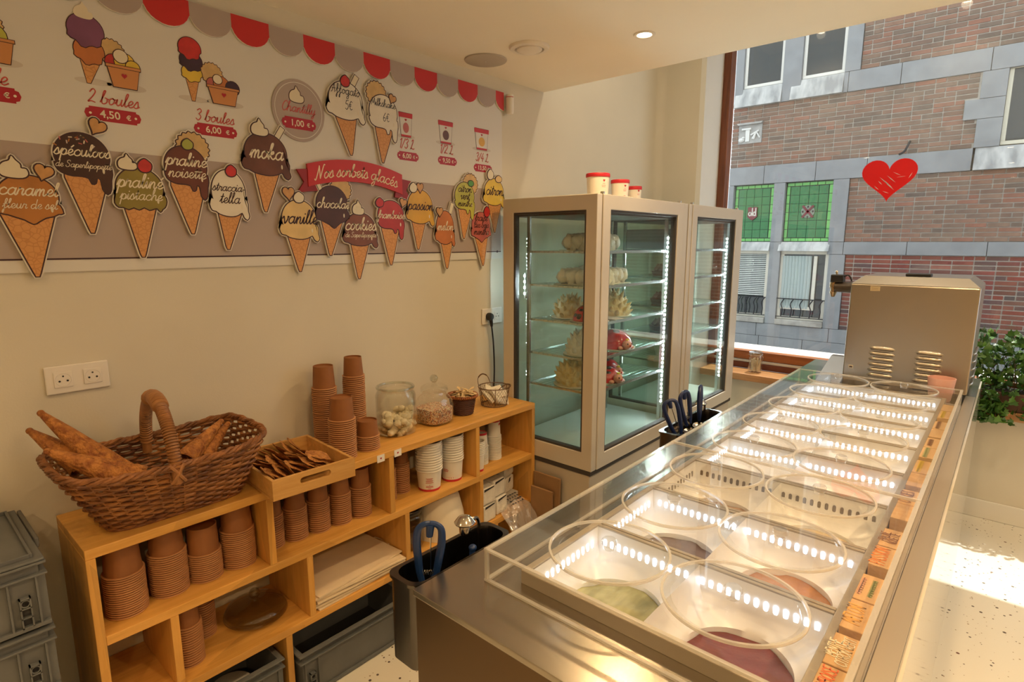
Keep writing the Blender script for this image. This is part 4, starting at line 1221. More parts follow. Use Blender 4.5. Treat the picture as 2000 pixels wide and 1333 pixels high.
cup_print(w2[0], .0515, .044, .098, [(.058, .02), (.053, .03), (.048, .024)], -1.35)

# ------------------------------------------------------------------ wicker basket with waffle cones
M_WICK = mat('wicker', (0.40, 0.165, 0.045), 0.40, var=0.6, vscale=14, col2=(0.15, 0.050, 0.018), bump=0.2, bscale=220)
M_WICKL = mat('wicker_rim', (0.34, 0.135, 0.042), 0.5, var=0.45, vscale=22, col2=(0.16, 0.06, 0.02), bump=0.3, bscale=200)
M_WRAP = mat('cane_wrap', (0.36, 0.155, 0.05), 0.45, var=0.35, vscale=25)
bk = thing('wicker_basket', 'large brown wicker basket with an arched handle holding waffle cones', 'basket', (.19, .54, ZT))
Z0b, Z1b = ZT + .006, 1.0
def bask(t, a):
    """point on the basket wall, t = 0 bottom .. 1 rim, a = angle round a rounded rectangle"""
    cx, cy = .170 + .060 * t, .560 - .035 * t
    hx, hy = .100 + .072 * t, .185 + .075 * t
    c, s_ = math.cos(a), math.sin(a)
    e = .42
    x = cx + hx * (abs(c) ** e) * (1 if c >= 0 else -1)
    y = cy + hy * (abs(s_) ** e) * (1 if s_ >= 0 else -1)
    z = Z0b + (Z1b - Z0b) * t + .022 * t * (abs((y - cy) / hy)) ** 3
    return Vector((x, y, z))
NP, NS = 176, 44
def ring_angles():
    # equal spacing along the outline
    raw = [bask(1, 2 * PI * i / 1200) for i in range(1200)]
    cum = [0]
    for i in range(1, 1201): cum.append(cum[-1] + (raw[i % 1200] - raw[i - 1]).length)
    out = []; j = 0
    for k in range(NP):
        d = cum[-1] * k / NP
        while cum[j + 1] < d: j += 1
        out.append(2 * PI * (j + (d - cum[j]) / max(1e-9, cum[j + 1] - cum[j])) / 1200)
    return out
ANG = ring_angles()
NR = 18
wv = MB()
for r in range(NR):
    t = (r + .5) / NR
    pts = []
    for k, a in enumerate(ANG):
        p = bask(t, a); q = bask(t, ANG[(k + 1) % NP]) - bask(t, ANG[k - 1])
        nn = Vector((q.y, -q.x, 0)).normalized()
        off = .0062 * math.sin(PI * k * NS / NP + (PI if r % 2 else 0))
        pts.append(p + nn * off + Vector((0, 0, .0012 * mnoise.noise(Vector((k * .25, r * 3.1, 0))))))
    wv.tube(pts, (.0045 + .0007 * math.sin(r * 2.3)), 6, closed=True)
wv.build('woven_rods', M_WICK, bk, stuff=True)
st = MB()
for k in range(NS):
    a = ANG[int(k * NP / NS) % NP]
    st.tube([bask(0, a), bask(.5, a), bask(1, a)], .0034, 5)
st.build('stakes', M_WICK, bk, stuff=True)
for ph, zz in ((0, .004), (PI * .66, .007), (PI * 1.33, .004)):
    pts = []
    for k, a in enumerate(ANG):
        p = bask(1, a); q = bask(1, ANG[(k + 1) % NP]) - bask(1, ANG[k - 1])
        nn = Vector((q.y, -q.x, 0)).normalized()
        w = 2 * PI * k * 24 / NP + ph
        pts.append(p + nn * .0058 * math.cos(w) + Vector((0, 0, zz + .0048 * math.sin(w))))
    MB().tube(pts, .0055, 6, closed=True).build('rim_rod', M_WICKL, bk)
bf = [bask(0, a) for a in ANG[::4]]
MB().prism([(p.x, p.y) for p in bf], ZT + .001, ZT + .012, lambda u, v, d: (u, v, d)).build('bottom', M_WICK, bk)
for zz in (.004, .010):
    MB().tube([bask(0, a) + Vector((0, 0, zz - .006)) for a in ANG], .0052, 6, closed=True).build('foot_rod', M_WICKL, bk)
# arched handle, wrapped with cane
hp = []
for i in range(41):
    a = PI * i / 40
    hp.append(Vector((.235 + .165 * math.cos(a) * (1 - .08 * math.sin(a)), .522 - .013 * math.cos(a), .955 + .208 * math.sin(a) ** .8)))
MB().tube(hp, .0135, 10).build('handle_core', M_WRAP, bk)
hwl, hwr = MB(), MB()
for i in range(2, 39):
    hw_ = hwl if i < 20 else hwr
    for sub in (0, .5):
        f_ = i + sub
        if 15 < f_ < 25: continue
        j = int(f_)
        p = hp[j].lerp(hp[min(j + 1, 40)], f_ - j); tdir = (hp[min(j + 1, 40)] - hp[j - 1]).normalized()
        u = tdir.cross(Vector((0, 1, 0))).normalized(); v = tdir.cross(u)
        hw_.tube([p + (u * math.cos(b) + v * math.sin(b)) * .0142 for b in [2 * PI * q / 12 for q in range(12)]], .0036, 5, closed=True)
hwl.build('cane_wrapping', M_WRAP, bk)
hwr.build('cane_wrapping', M_WRAP, bk)
hs_ = MB()
for i in range(15, 26):
    p = hp[i]; tdir = (hp[min(i + 1, 40)] - hp[i - 1]).normalized()
    u = tdir.cross(Vector((0, 1, 0))).normalized(); v = tdir.cross(u)
    hs_.tube([p + (u * math.cos(b) + v * math.sin(b)) * .0146 for b in [2 * PI * q / 12 for q in range(12)]], .0085, 6, closed=True)
hs_.build('cane_grip', mat('cane_grip', (0.42, 0.19, 0.065), 0.5, var=.2, vscale=30), bk)
for sx, sg_ in ((.402, 1), (.060, -1)):
    ly_ = .522 - .013 * sg_
    c = MB()
    for an in (.6, -.6):
        Mx = Matrix.Translation((sx, ly_, .985)) @ Matrix.Rotation(an, 4, 'X')
        c.tube([Mx @ Vector((.008 * sg_, 0, -.03)), Mx @ Vector((.013 * sg_, 0, 0)), Mx @ Vector((.006 * sg_, 0, .03))], .0045, 6)
    c.build('lashing', M_WRAP, bk)

M_WCONE = mat('waffle_cone', (0.58, 0.24, 0.055), 0.55, var=0.6, vscale=55, col2=(0.30, 0.095, 0.022), bump=0.9, bscale=130)
def waffle_cone(p, q, r, label, seed):
    """rolled waffle cone from its mouth p to its tip q"""
    L = (Vector(q) - Vector(p)).length
    Mx = align(p, q)
    b = MB()
    n, m = 26, 14
    vs, fs = [], []
    for j in range(m + 1):
        t = j / m
        for i in range(n + 1):
            a = 2 * PI * 1.12 * i / n + t * .9
            rr = (r * (1 - t) ** .9 + .006) * (1 + .0015 * i) * (1 + .05 * mnoise.noise(Vector((math.cos(a) * 3 + seed, math.sin(a) * 3, t * 9))))
            if j == 0: tt = t - .05 * math.sin(a * .9)
            else: tt = t
            vs.append(Mx @ Vector((rr * math.cos(a), rr * math.sin(a), L * tt)))
    for j in range(m):
        for i in range(n):
            k = j * (n + 1) + i
            fs.append((k, k + 1, k + n + 2, k + n + 1))
    b.add(vs, fs, True)
    b.ball(q, .008, 10, 6)
    o = b.build('waffle_cone', M_WCONE)
    sd = o.modifiers.new('thick', 'SOLIDIFY'); sd.thickness = .0025; sd.offset = 0
    tag(o, label, 'waffle cone', 'waffle cones in the wicker basket')
    return o
waffle_cone((.310, .430, .945), (.130, .283, 1.150), .040, 'long waffle cone pointing highest up left out of the basket', 1)
waffle_cone((.225, .345, 1.005), (.100, .259, 1.100), .030, 'middle waffle cone sticking out between two others at the left', 2)
waffle_cone((.330, .430, .968), (.245, .268, 1.075), .036, 'lowest waffle cone lying across the left rim of the basket', 3)
waffle_cone((.280, .572, .972), (.170, .722, 1.030), .024, 'waffle cone leaning right in the basket, left of two', 4)
waffle_cone((.245, .628, .952), (.150, .750, 1.010), .022, 'waffle cone leaning right in the basket, right of two', 5)

# ------------------------------------------------------------------ wooden tray with round wafers
M_TRAY = wood('tray_wood', (0.68, 0.39, 0.13), (0.57, 0.30, 0.08), 'y', 0.45)
tr_ = thing('wafer_tray', 'open wooden tray of round wafers with oval hand hole', 'tray', (.26, .915, ZT))
TM = Matrix.Translation((.238, .918, ZT + .0008)) @ Matrix.Rotation(-.06, 4, 'Z')
LX, LY, HT, WT = .172, .142, .066, .011
MB().box(-LX, LX, -LY, LY, 0, .008, TM).build('bottom', M_TRAY, tr_)
MB().box(-LX, -LX + WT, -LY, LY, .008, HT, TM).build('end_panel', M_TRAY, tr_, .002)
for y in (-LY, LY - WT):
    MB().box(-LX + WT, LX - WT, y, y + WT, .008, HT, TM).build('side_panel', M_TRAY, tr_, .002)
# front end with hand hole
fo = MB()
hole = [(a, b) for a, b in ell(0, .036, .0, .0, 4)]
ho, hh = .042, .011
pts_o = [(-LY, .008), (LY, .008), (LY, HT), (-LY, HT)]
slot = [(ho + hh * math.cos(t), .040 + hh * math.sin(t)) for t in [-PI / 2 + PI * i / 8 for i in range(9)]] + [(-ho - hh * math.cos(t), .040 - hh * math.sin(t)) for t in [-PI / 2 + PI * i / 8 for i in range(9)]]
def ff(u, v, d): return TM @ Vector((LX - WT + d, u, v))
n_ = len(slot)
def outer_pt(u, v):
    du, dv = u, v - .040
    k = min(LY / abs(du) if abs(du) > 1e-9 else 1e9, (HT - .040) / dv if dv > 1e-9 else 1e9, (.008 - .040) / dv if dv < -1e-9 else 1e9)
    return (du * k, .040 + dv * k)
outr = [outer_pt(u, v) for u, v in slot]
for d in (0, WT):
    vs = [ff(u, v, d) for u, v in slot] + [ff(u, v, d) for u, v in outr]
    fo.add(vs, [(i, (i + 1) % n_, n_ + (i + 1) % n_, n_ + i) for i in range(n_)])
for ring_ in (slot, pts_o):
    m_ = len(ring_)
    fo.add([ff(u, v, 0) for u, v in ring_] + [ff(u, v, WT) for u, v in ring_], [(i, (i + 1) % m_, m_ + (i + 1) % m_, m_ + i) for i in range(m_)])
# corner fills
for su in (-LY, LY):
    for sv in (.008, HT):
        near = sorted(outr, key=lambda p: (p[0] - su) ** 2 + (p[1] - sv) ** 2)
        a_ = [p for p in outr if abs(p[0] - su) < 1e-6]; b_ = [p for p in outr if abs(p[1] - sv) < 1e-6]
        if a_ and b_:
            a1 = min(a_, key=lambda p: abs(p[1] - sv)); b1 = min(b_, key=lambda p: abs(p[0] - su))
            for d in (0, WT): fo.add([ff(su, sv, d), ff(*a1, d), ff(*b1, d)], [(0, 1, 2)])
fo.build('front_panel', M_TRAY, tr_)
M_WAFER = mat('wafer', (0.62, 0.28, 0.07), 0.55, var=0.6, vscale=60, col2=(0.34, 0.12, 0.03), bump=1.0, bscale=110)
wb = MB()
n, rr = 30, .046
for sgn in (1, -1):
    vs = [Vector((0, 0, .0030 * sgn))]
    fs = []
    for j in range(1, 5):
        for i in range(n):
            a = 2 * PI * i / n
            r0 = rr * j / 4 * (1 + (.05 * math.sin(i * 2.1) if j == 4 else 0))
            z = (.0030 if j < 4 else .0004) * sgn + .0030 * math.sin(3 * a + 1) * (j / 4) ** 2 + .0014 * mnoise.noise(Vector((r0 * 90 * math.cos(a), r0 * 90 * math.sin(a), sgn)))
            vs.append(Vector((r0 * math.cos(a), r0 * math.sin(a), z)))
    fs += [(0, 1 + i, 1 + (i + 1) % n) for i in range(n)]
    for j in range(3):
        fs += [(1 + j * n + i, 1 + (j + 1) * n + i, 1 + (j + 1) * n + (i + 1) % n, 1 + j * n + (i + 1) % n) for i in range(n)]
    wb.add(vs, fs, True)
wafer_me = wb.mesh('wafer'); wafer_me.materials.append(M_WAFER)
for row, (bx, cnt, lab, gx) in enumerate([(.080, 9, 'round golden wafer in the front row of the tray', 'front row of wafers'), (-.012, 10, 'round golden wafer in the middle row of the tray', 'middle row of wafers'), (-.105, 8, 'round golden wafer in the rear row of the tray', 'rear row of wafers')]):
    for i in range(cnt):
        y = -LY + .030 + i * (2 * LY - .085) / cnt
        Mw = TM @ Matrix.Translation((bx + RND.uniform(-.006, .006), y, .008 + .034 + .010 * (i / cnt) + RND.uniform(0, .006))) @ Matrix.Rotation(RND.uniform(-.35, .35), 4, 'Y') @ Matrix.Rotation(math.radians(-40 + RND.uniform(-14, 14)), 4, 'X') @ Matrix.Rotation(RND.uniform(0, 6), 4, 'Z')
        o = share('round_wafer', wafer_me, None, Mw); tag(o, lab, 'wafer', gx)
o = share('round_wafer', wafer_me, None, TM @ Matrix.Translation((.082, .055, .070)) @ Matrix.Rotation(-.35, 4, 'X') @ Matrix.Rotation(.25, 4, 'Y')); tag(o, 'pale round wafer lying flat on top near the hand hole', 'wafer', 'front row of wafers')
# ------------------------------------------------------------------ glass jars and baskets on the shelf top
M_GLASS = glass('jar_glass', (0.965, 0.97, 0.955), 0.06, 0.9, 0.02, 2.6)
M_GLASSD = glass('old_glass', (0.80, 0.77, 0.70), 0.08, 0.7, 0.04, 3.0)
M_MER = mat('meringue', (0.84, 0.74, 0.52), 0.7, var=0.15, vscale=30, bump=0.2, bscale=90)
j1 = thing('meringue_jar', 'open cylindrical glass jar half full of cream meringues', 'jar', (.150, 1.432, ZT))
JZ = ZT + .0008
R1 = .083
pr = [(0, 0), (R1 - .012, 0), (R1 - .002, .006), (R1, .016), (R1, .165), (R1 - .005, .178), (R1 - .010, .184), (R1 - .004, .192), (R1 - .002, .198), (R1 - .006, .203), (R1 - .013, .200), (R1 - .015, .19), (R1 - .009, .178), (R1 - .005, .165), (R1 - .005, .018), (R1 - .014, .010), (0, .010)]
MB().lathe(pr, 48, (.150, 1.432, JZ)).build('glass_wall', M_GLASS, j1)
MB().tube([(.150 + (R1 - .008) * math.cos(a), 1.432 + (R1 - .008) * math.sin(a), JZ + .197) for a in [2 * PI * i / 48 for i in range(48)]], .0055, 8, closed=True).build('rim', glass('rim_glass', (0.86, 0.88, 0.85), 0.12, 0.85, 0.02, 2.0), j1)
k = 0
mer_me = []
for q in range(5):
    b = MB()
    for i in range(5):
        b.ball((RND.uniform(-.005, .005), (i - 2) * .012, RND.uniform(-.003, .003)), (RND.uniform(.015, .019), RND.uniform(.013, .017), RND.uniform(.010, .014)), 12, 8, bumps=.25, seed=q * 7 + i)
    me = b.mesh('meringue'); me.materials.append(M_MER); mer_me.append(me)
for layer, (zz, cnt, rr) in enumerate([(.022, 7, .050), (.022, 3, .018), (.045, 7, .050), (.045, 3, .02), (.066, 6, .046), (.066, 2, .015), (.086, 3, .040)]):
    for i in range(cnt):
        a = 2 * PI * i / cnt + layer * .7 + (0 if layer < 6 else 1.2)
        if layer == 6: a = 1.0 + i * .7
        o = share('meringue', mer_me[(i + layer) % 5], None, Matrix.Translation((.150 + rr * math.cos(a), 1.432 + rr * math.sin(a), JZ + zz)) @ Matrix.Rotation(RND.uniform(0, 6), 4, 'Z') @ Matrix.Rotation(RND.uniform(-.8, .8), 4, 'X'))
        tag(o, 'small cream meringue heaped inside the open glass jar', 'meringue', 'meringues in the jar')
# ribbed sweets jar with knob lid
j2 = thing('sprinkle_jar', 'ribbed square glass jar with knobbed lid, filled with coloured sprinkles', 'jar', (.165, 1.632, ZT))
def sq_ring(r, z, n=64, e=.62, rib=0.0):
    out = []
    for i in range(n):
        a = 2 * PI * i / n + PI / 4
        c, s_ = math.cos(a), math.sin(a)
        m = 1 + rib * math.cos(a * 32)
        k = .9 / max((abs(c) ** 3.2 + abs(s_) ** 3.2) ** (1 / 3.2), 1e-6)
        out.append(Vector((.165 + r * m * k * c, 1.632 + r * m * k * s_, JZ + z)))
    return out
def loft(mb, rings, cap0=True, cap1=True):
    n = len(rings[0]); vs = [v for r in rings for v in r]; fs = []
    for j in range(len(rings) - 1):
        for i in range(n):
            k = (i + 1) % n
            fs.append((j * n + i, j * n + k, (j + 1) * n + k, (j + 1) * n + i))
    if cap0: fs.append(tuple(reversed(range(n))))
    if cap1: fs.append(tuple(range((len(rings) - 1) * n, len(rings) * n)))
    return mb.add(vs, fs, True)
rg = [sq_ring(.072, 0), sq_ring(.080, .008), sq_ring(.082, .03, rib=.006), sq_ring(.082, .07, rib=.008), sq_ring(.078, .10, rib=.012), sq_ring(.066, .120, rib=.012), sq_ring(.052, .132), sq_ring(.050, .140)]
b = MB(); loft(b, rg, True, False); b.build('glass_body', M_GLASS, j2)
b = MB(); loft(b, [sq_ring(.070, .006), sq_ring(.076, .012), sq_ring(.078, .05), sq_ring(.0775, .070), sq_ring(.055, .074), sq_ring(.02, .073)], True, True)
def sprinkle_mat():
    m, nt, N, L, p = _new('sprinkles')
    tc = N.new('ShaderNodeTexCoord'); vo = N.new('ShaderNodeTexVoronoi'); vo.inputs['Scale'].default_value = 260
    L.new(tc.outputs['Object'], vo.inputs['Vector'])
    sp = N.new('ShaderNodeSeparateColor'); L.new(vo.outputs['Color'], sp.inputs[0])
    cr = N.new('ShaderNodeValToRGB'); cr.color_ramp.interpolation = 'CONSTANT'
    cols = [(0.75, 0.62, 0.42), (0.62, 0.28, 0.12), (0.80, 0.70, 0.52), (0.20, 0.10, 0.07), (0.70, 0.42, 0.22), (0.30, 0.22, 0.20), (0.55, 0.16, 0.10), (0.78, 0.66, 0.46)]
    while len(cr.color_ramp.elements) < len(cols): cr.color_ramp.elements.new(.5)
    for i, c in enumerate(cols): cr.color_ramp.elements[i].position = i / len(cols); cr.color_ramp.elements[i].color = (*c, 1)
    L.new(sp.outputs[0], cr.inputs['Fac']); L.new(cr.outputs['Color'], p.inputs['Base Color'])
    bp = N.new('ShaderNodeBump'); bp.inputs['Strength'].default_value = .8; bp.inputs['Distance'].default_value = .003
    L.new(vo.outputs['Distance'], bp.inputs['Height']); L.new(bp.outputs['Normal'], p.inputs['Normal'])
    p.inputs['Roughness'].default_value = .5
    return m
so_ = b.build('sprinkles', sprinkle_mat()); tag(so_, 'mixed coloured sugar sprinkles filling the ribbed jar', 'sprinkles', kind='stuff')
ld = thing('jar_lid', 'round glass lid with ball knob on the sprinkle jar', 'lid', (.165, 1.632, JZ + .141))
MB().lathe([(.053, 0), (.060, .003), (.061, .012), (.058, .022), (.045, .030), (.020, .034), (.010, .037), (.009, .041), (0, .042)], 32, (.165, 1.632, JZ + .1405)).build('cover', M_GLASS, ld)
MB().ball((.165, 1.632, JZ + .199), .0185, 16, 10).build('knob', MATS['rim_glass'], ld)
# small brown basket with wooden paddles
bs = thing('round_basket', 'small dark brown woven basket full of wooden spoons', 'basket', (.165, 1.805, ZT))
wv = MB()
for r in range(17):
    t = r / 16
    rad = .048 + .014 * t
    wv.tube([(.165 + (rad + .0016 * math.sin(i * PI / 2 + (PI if r % 2 else 0))) * math.cos(2 * PI * i / 60), 1.805 + (rad + .0016 * math.sin(i * PI / 2 + (PI if r % 2 else 0))) * math.sin(2 * PI * i / 60), JZ + .004 + .005 * r) for i in range(60)], .0029, 5, closed=True)
wv.build('woven_rods', mat('dark_wicker', (0.10, 0.028, 0.012), 0.5, var=.4, vscale=30), bs, stuff=True)
MB().lathe([(0, 0), (.046, 0), (.046, .006), (0, .006)], 24, (.165, 1.805, JZ)).build('bottom', MATS['dark_wicker'], bs)
for ph in (0, PI):
    MB().tube([(.165 + (.0665 + .005 * math.cos(24 * a + ph)) * math.cos(a), 1.805 + (.0665 + .005 * math.cos(24 * a + ph)) * math.sin(a), JZ + .088 + .004 * math.sin(24 * a + ph)) for a in [2 * PI * i / 144 for i in range(144)]], .0042, 6, closed=True).build('rim_rod', mat('basket_rim', (0.30, 0.10, 0.03), 0.5), bs)
sp_me = MB().prism([(-.045, -.003), (.02, -.003), (.033, -.008), (.045, -.006), (.049, 0), (.045, .006), (.033, .008), (.02, .003), (-.045, .003)], 0, .0016, lambda u, v, d: (u, v, d)).mesh('wooden_spoon')
sp_me.materials.append(mat('birch', (0.72, 0.52, 0.27), 0.6, var=.1, vscale=40))
for i in range(34):
    a = RND.uniform(0, 2 * PI); rr = .036 * math.sqrt(RND.random())
    o = share('wooden_spoon', sp_me, None, Matrix.Translation((.165 + rr * math.cos(a), 1.805 + rr * math.sin(a), JZ + .083 + .0012 * i * .55)) @ Matrix.Rotation(RND.uniform(0, PI * 2), 4, 'Z') @ Matrix.Rotation(RND.uniform(-.28, .28), 4, 'Y'))
    tag(o, 'flat wooden ice cream spoon heaped in the small brown basket', 'spoon', 'wooden spoons in the basket')
# wire basket of napkins
wbk = thing('wire_basket', 'round brown wire mesh basket with loop handles holding napkins', 'basket', (.175, 2.012, ZT))
M_WIRE = mat('rusty_wire', (0.16, 0.085, 0.04), 0.5, 0.6)
CX, CY = .175, 2.012
def circ(r, z, n=40): return [(CX + r * math.cos(2 * PI * i / n), CY + r * math.sin(2 * PI * i / n), JZ + z) for i in range(n)]
MB().tube(circ(.078, .092), .0022, 6, closed=True).build('top_ring', M_WIRE, wbk)
MB().tube(circ(.064, .003), .0022, 6, closed=True).build('bottom_ring', M_WIRE, wbk)
for k in range(6):
    a = 2 * PI * k / 6 + .3
    MB().tube([(CX + .064 * math.cos(a), CY + .064 * math.sin(a), JZ + .003), (CX + .072 * math.cos(a), CY + .072 * math.sin(a), JZ + .05), (CX + .078 * math.cos(a), CY + .078 * math.sin(a), JZ + .092)], .0016, 5).build('upright', M_WIRE, wbk)
ms = MB()
nn = 30
for i in range(nn):
    for sgn in (1, -1):
        pts = []
        for q in range(9):
            t = q / 8; a = 2 * PI * (i + sgn * q * .5) / nn
            r = .064 + .014 * t
            pts.append((CX + r * math.cos(a), CY + r * math.sin(a), JZ + .003 + .089 * t))
        ms.tube(pts, .00055, 4)
ms.build('wire_mesh', M_WIRE, wbk, stuff=True)
for sgn in (1, -1):
    hx = CX + sgn * .066; 
    pts = smooth_pts([(hx, CY - .042, JZ + .09), (hx + sgn * .012, CY - .034, JZ + (.125 if sgn < 0 else .105)), (hx + sgn * .015, CY, JZ + (.142 if sgn < 0 else .116)), (hx + sgn * .012, CY + .034, JZ + (.125 if sgn < 0 else .105)), (hx, CY + .042, JZ + .09)], 5)
    MB().tube(pts, .0018, 6).build('loop_handle', M_WIRE, wbk)
    MB().tube(pts[6:15], .0034, 6).build('handle_wrap', M_WIRE, wbk)
M_NAP = mat('napkin_paper', (0.80, 0.73, 0.60), 0.8, var=.05, vscale=30)
for i, (dx, dy, dz, rx, ry, rz) in enumerate([(-.01, -.018, .048, .3, .75, .4), (.012, .004, .044, -.2, .9, .1), (-.006, .020, .050, .25, .6, -.4), (.022, .026, .036, -.5, 1.0, -.7), (-.02, 0, .062, .1, .5, .8)]):
    b = MB(); 
    for q in range(3):
        b.box(-.038, .038, -.036, .036, q * .004, q * .004 + .003)
    o = b.build('paper_napkin', M_NAP)
    o.matrix_basis = Matrix.Translation((CX + dx, CY + dy, JZ + dz)) @ Matrix.Rotation(rz, 4, 'Z') @ Matrix.Rotation(ry, 4, 'Y') @ Matrix.Rotation(rx, 4, 'X')
    tag(o, 'folded white paper napkin inside the wire basket', 'napkin', 'napkins in the wire basket')

# ------------------------------------------------------------------ lower compartments
# glass cake cover
gc = thing('cake_cover', 'smoky glass cake stand cover with knob in lower left compartment', 'glass cover', (.150, .790, ZC))
Cz = ZC + .0008
MB().lathe([(0, 0), (.085, 0), (.100, .006), (.106, .014), (.104, .020), (.085, .012), (0, .009)], 40, (.150, .790, Cz)).build('plate', M_GLASSD, gc)
MB().lathe([(.098, .022), (.100, .030), (.094, .040), (.070, .050), (.030, .056), (.014, .060), (.012, .066), (0, .068)], 40, (.150, .790, Cz)).build('cover', M_GLASSD, gc)
MB().ball((.150, .790, Cz + .084), .019, 16, 10).build('knob', M_GLASSD, gc)
# flat paper bags
M_BAG = mat('bag_paper', (0.80, 0.66, 0.47), 0.75, var=.06, vscale=12)
for i in range(9):
    b = MB()
    w, l = .135 - .001 * (i % 3), .195
    zc = ZC + .001 + i * .0062
    n = 8
    vs, fs = [], []
    for s_ in (0, .0052):
        for q in range(n + 1):
            u = -l + 2 * l * q / n
            sag = .004 * math.sin(u * 14 + i) + .014 * (i / 9) * max(0, -u / l) ** 2 * .3
            for v in (-w, w): vs.append(Vector((v, u, s_ + abs(sag) * (i / 9))))
    for s_ in (0, 1):
        o0 = s_ * 2 * (n + 1)
        for q in range(n): fs.append((o0 + 2 * q, o0 + 2 * q + 1, o0 + 2 * q + 3, o0 + 2 * q + 2))
    t0 = 2 * (n + 1)
    for q in range(n):
        fs.append((2 * q, 2 * q + 2, t0 + 2 * q + 2, t0 + 2 * q)); fs.append((2 * q + 1, t0 + 2 * q + 1, t0 + 2 * q + 3, 2 * q + 3))
    fs.append((0, t0, t0 + 1, 1)); e = 2 * n; fs.append((e, e + 1, t0 + e + 1, t0 + e))
    b.add(vs, fs)
    g = thing('paper_bag', 'topmost flat white paper carrier bag with faint print' if i == 8 else 'flat white paper carrier bag under the topmost one', 'paper bag', (.165, 1.135, zc), 'flat paper bags in the shelf')
    g.matrix_basis = Matrix.Translation((.165 + RND.uniform(-.008, .008), 1.137 + RND.uniform(-.006, .006), zc)) @ Matrix.Rotation(RND.uniform(-.05, .05) if i < 8 else .07, 4, 'Z')
    o = b.build('bag', M_BAG); o.parent = g
    h = MB().tube(smooth_pts([(.04, l - .002, .004), (.045, l + .008, .006), (.0, l + .012, .007), (-.045, l + .008, .006), (-.04, l - .002, .004)], 4), .002, 5).build('cord_handle', mat('bag_cord', (0.70, 0.58, 0.42), 0.8)); h.parent = g
    if i == 8:
        f2 = MB().prism([(-.03, -.09), (.05, -.11), (.06, -.02), (-.02, .0)], .0056, .0062, lambda u, v, d: (u, v, d)).build('faint_print', mat('bag_print', (0.66, 0.44, 0.32), 0.8)); f2.parent = g
# large storage jar
j3 = thing('storage_jar', 'big smoky glass storage jar in the shelf behind the scoops', 'jar', (.175, 1.448, ZC))
MB().lathe([(0, 0), (.064, 0), (.072, .008), (.074, .020), (.074, .130), (.068, .146), (.062, .152), (.066, .160), (.066, .176), (.060, .180), (.058, .15), (.068, .13), (.068, .02), (0, .012)], 36, (.175, 1.448, Cz)).build('glass_wall', M_GLASSD, j3)
MB().lathe([(.0665, .157), (.0685, .160), (.0685, .172), (.0665, .175)], 36, (.175, 1.448, Cz)).build('clamp_ring', mat('dark_metal', (0.10, 0.09, 0.08), 0.35, 0.9), j3)
MB().lathe([(0, .006), (.062, .008), (.066, .02), (.066, .105), (0, .11)], 28, (.175, 1.448, Cz + .007)).build('contents', mat('brown_sugar', (0.26, 0.15, 0.08), 0.9, var=.4, vscale=40), j3)
# big white paper roll cone
cn_ = thing('white_funnel', 'large white paper cone standing in the shelf behind the tap', 'paper cone', (.18, 1.64, ZC))
vs, fs = [], []
for j, (rx, ry, z, dx) in enumerate([(.118, .118, 0, .0), (.108, .110, .09, .0), (.088, .095, .17, -.005), (.055, .060, .222, -.01)]):
    for i in range(28):
        a = 2 * PI * i / 28
        vs.append(Vector((.185 + dx + rx * math.cos(a), 1.632 + ry * math.sin(a) * (1 - .0 * z), Cz + z)))
for j in range(3):
    for i in range(28):
        k = (i + 1) % 28
        fs.append((j * 28 + i, j * 28 + k, (j + 1) * 28 + k, (j + 1) * 28 + i))
fs.append(tuple(range(84, 112)))
MB().add(vs, fs, True).build('paper', mat('funnel_white', (0.80, 0.72, 0.57), 0.7, var=.04, vscale=8), cn_)
# wrapped napkin packs
M_PACK = mat('wrapped_pack', (0.80, 0.76, 0.68), 0.35, var=.12, vscale=22, bump=.5, bscale=50)
for (x, y, z, rz, lb) in [(.215, 1.842, 0, .05, 'lower left'), (.215, 1.842, .088, .0, 'upper left'), (.200, 1.940, 0, .12, 'lower middle'), (.190, 1.935, .088, .08, 'upper middle'), (.140, 2.055, .05, .2, 'lower right'), (.140, 2.055, .135, .22, 'upper right')]:
    g = thing('napkin_pack', 'plastic-wrapped white napkin pack, %s of the group of six' % lb, 'napkin pack', (x, y, Cz + z), 'napkin packs in the lower right compartment')
    g.matrix_basis = Matrix.Translation((x, y, Cz + z)) @ Matrix.Rotation(rz, 4, 'Z')
    bm_ = MB().box(-.085, .085, -.044, .044, 0, .082 if 'right' not in lb else .08).build('pack', M_PACK, None, .008); bm_.parent = g
    ml = MB().prism([(-.012, .050), (.004, .056), (.010, .074), (-.004, .072)] if 'right' in lb else [(-.036, .068), (.030, .076), (.034, .082), (-.034, .080)], .0855, .0865, lambda u, v, d: (d, u, v)).build('print_mark', mat('print_black', (0.02, 0.02, 0.025), 0.4)); ml.parent = g
g = MB().box(.003, .25, 2.0, 2.11, Cz, Cz + .048).build('carton_box', mat('carton_grey', (0.52, 0.47, 0.40), 0.8), None, .004)
tag(g, 'flat grey carton under the right napkin packs', 'carton')
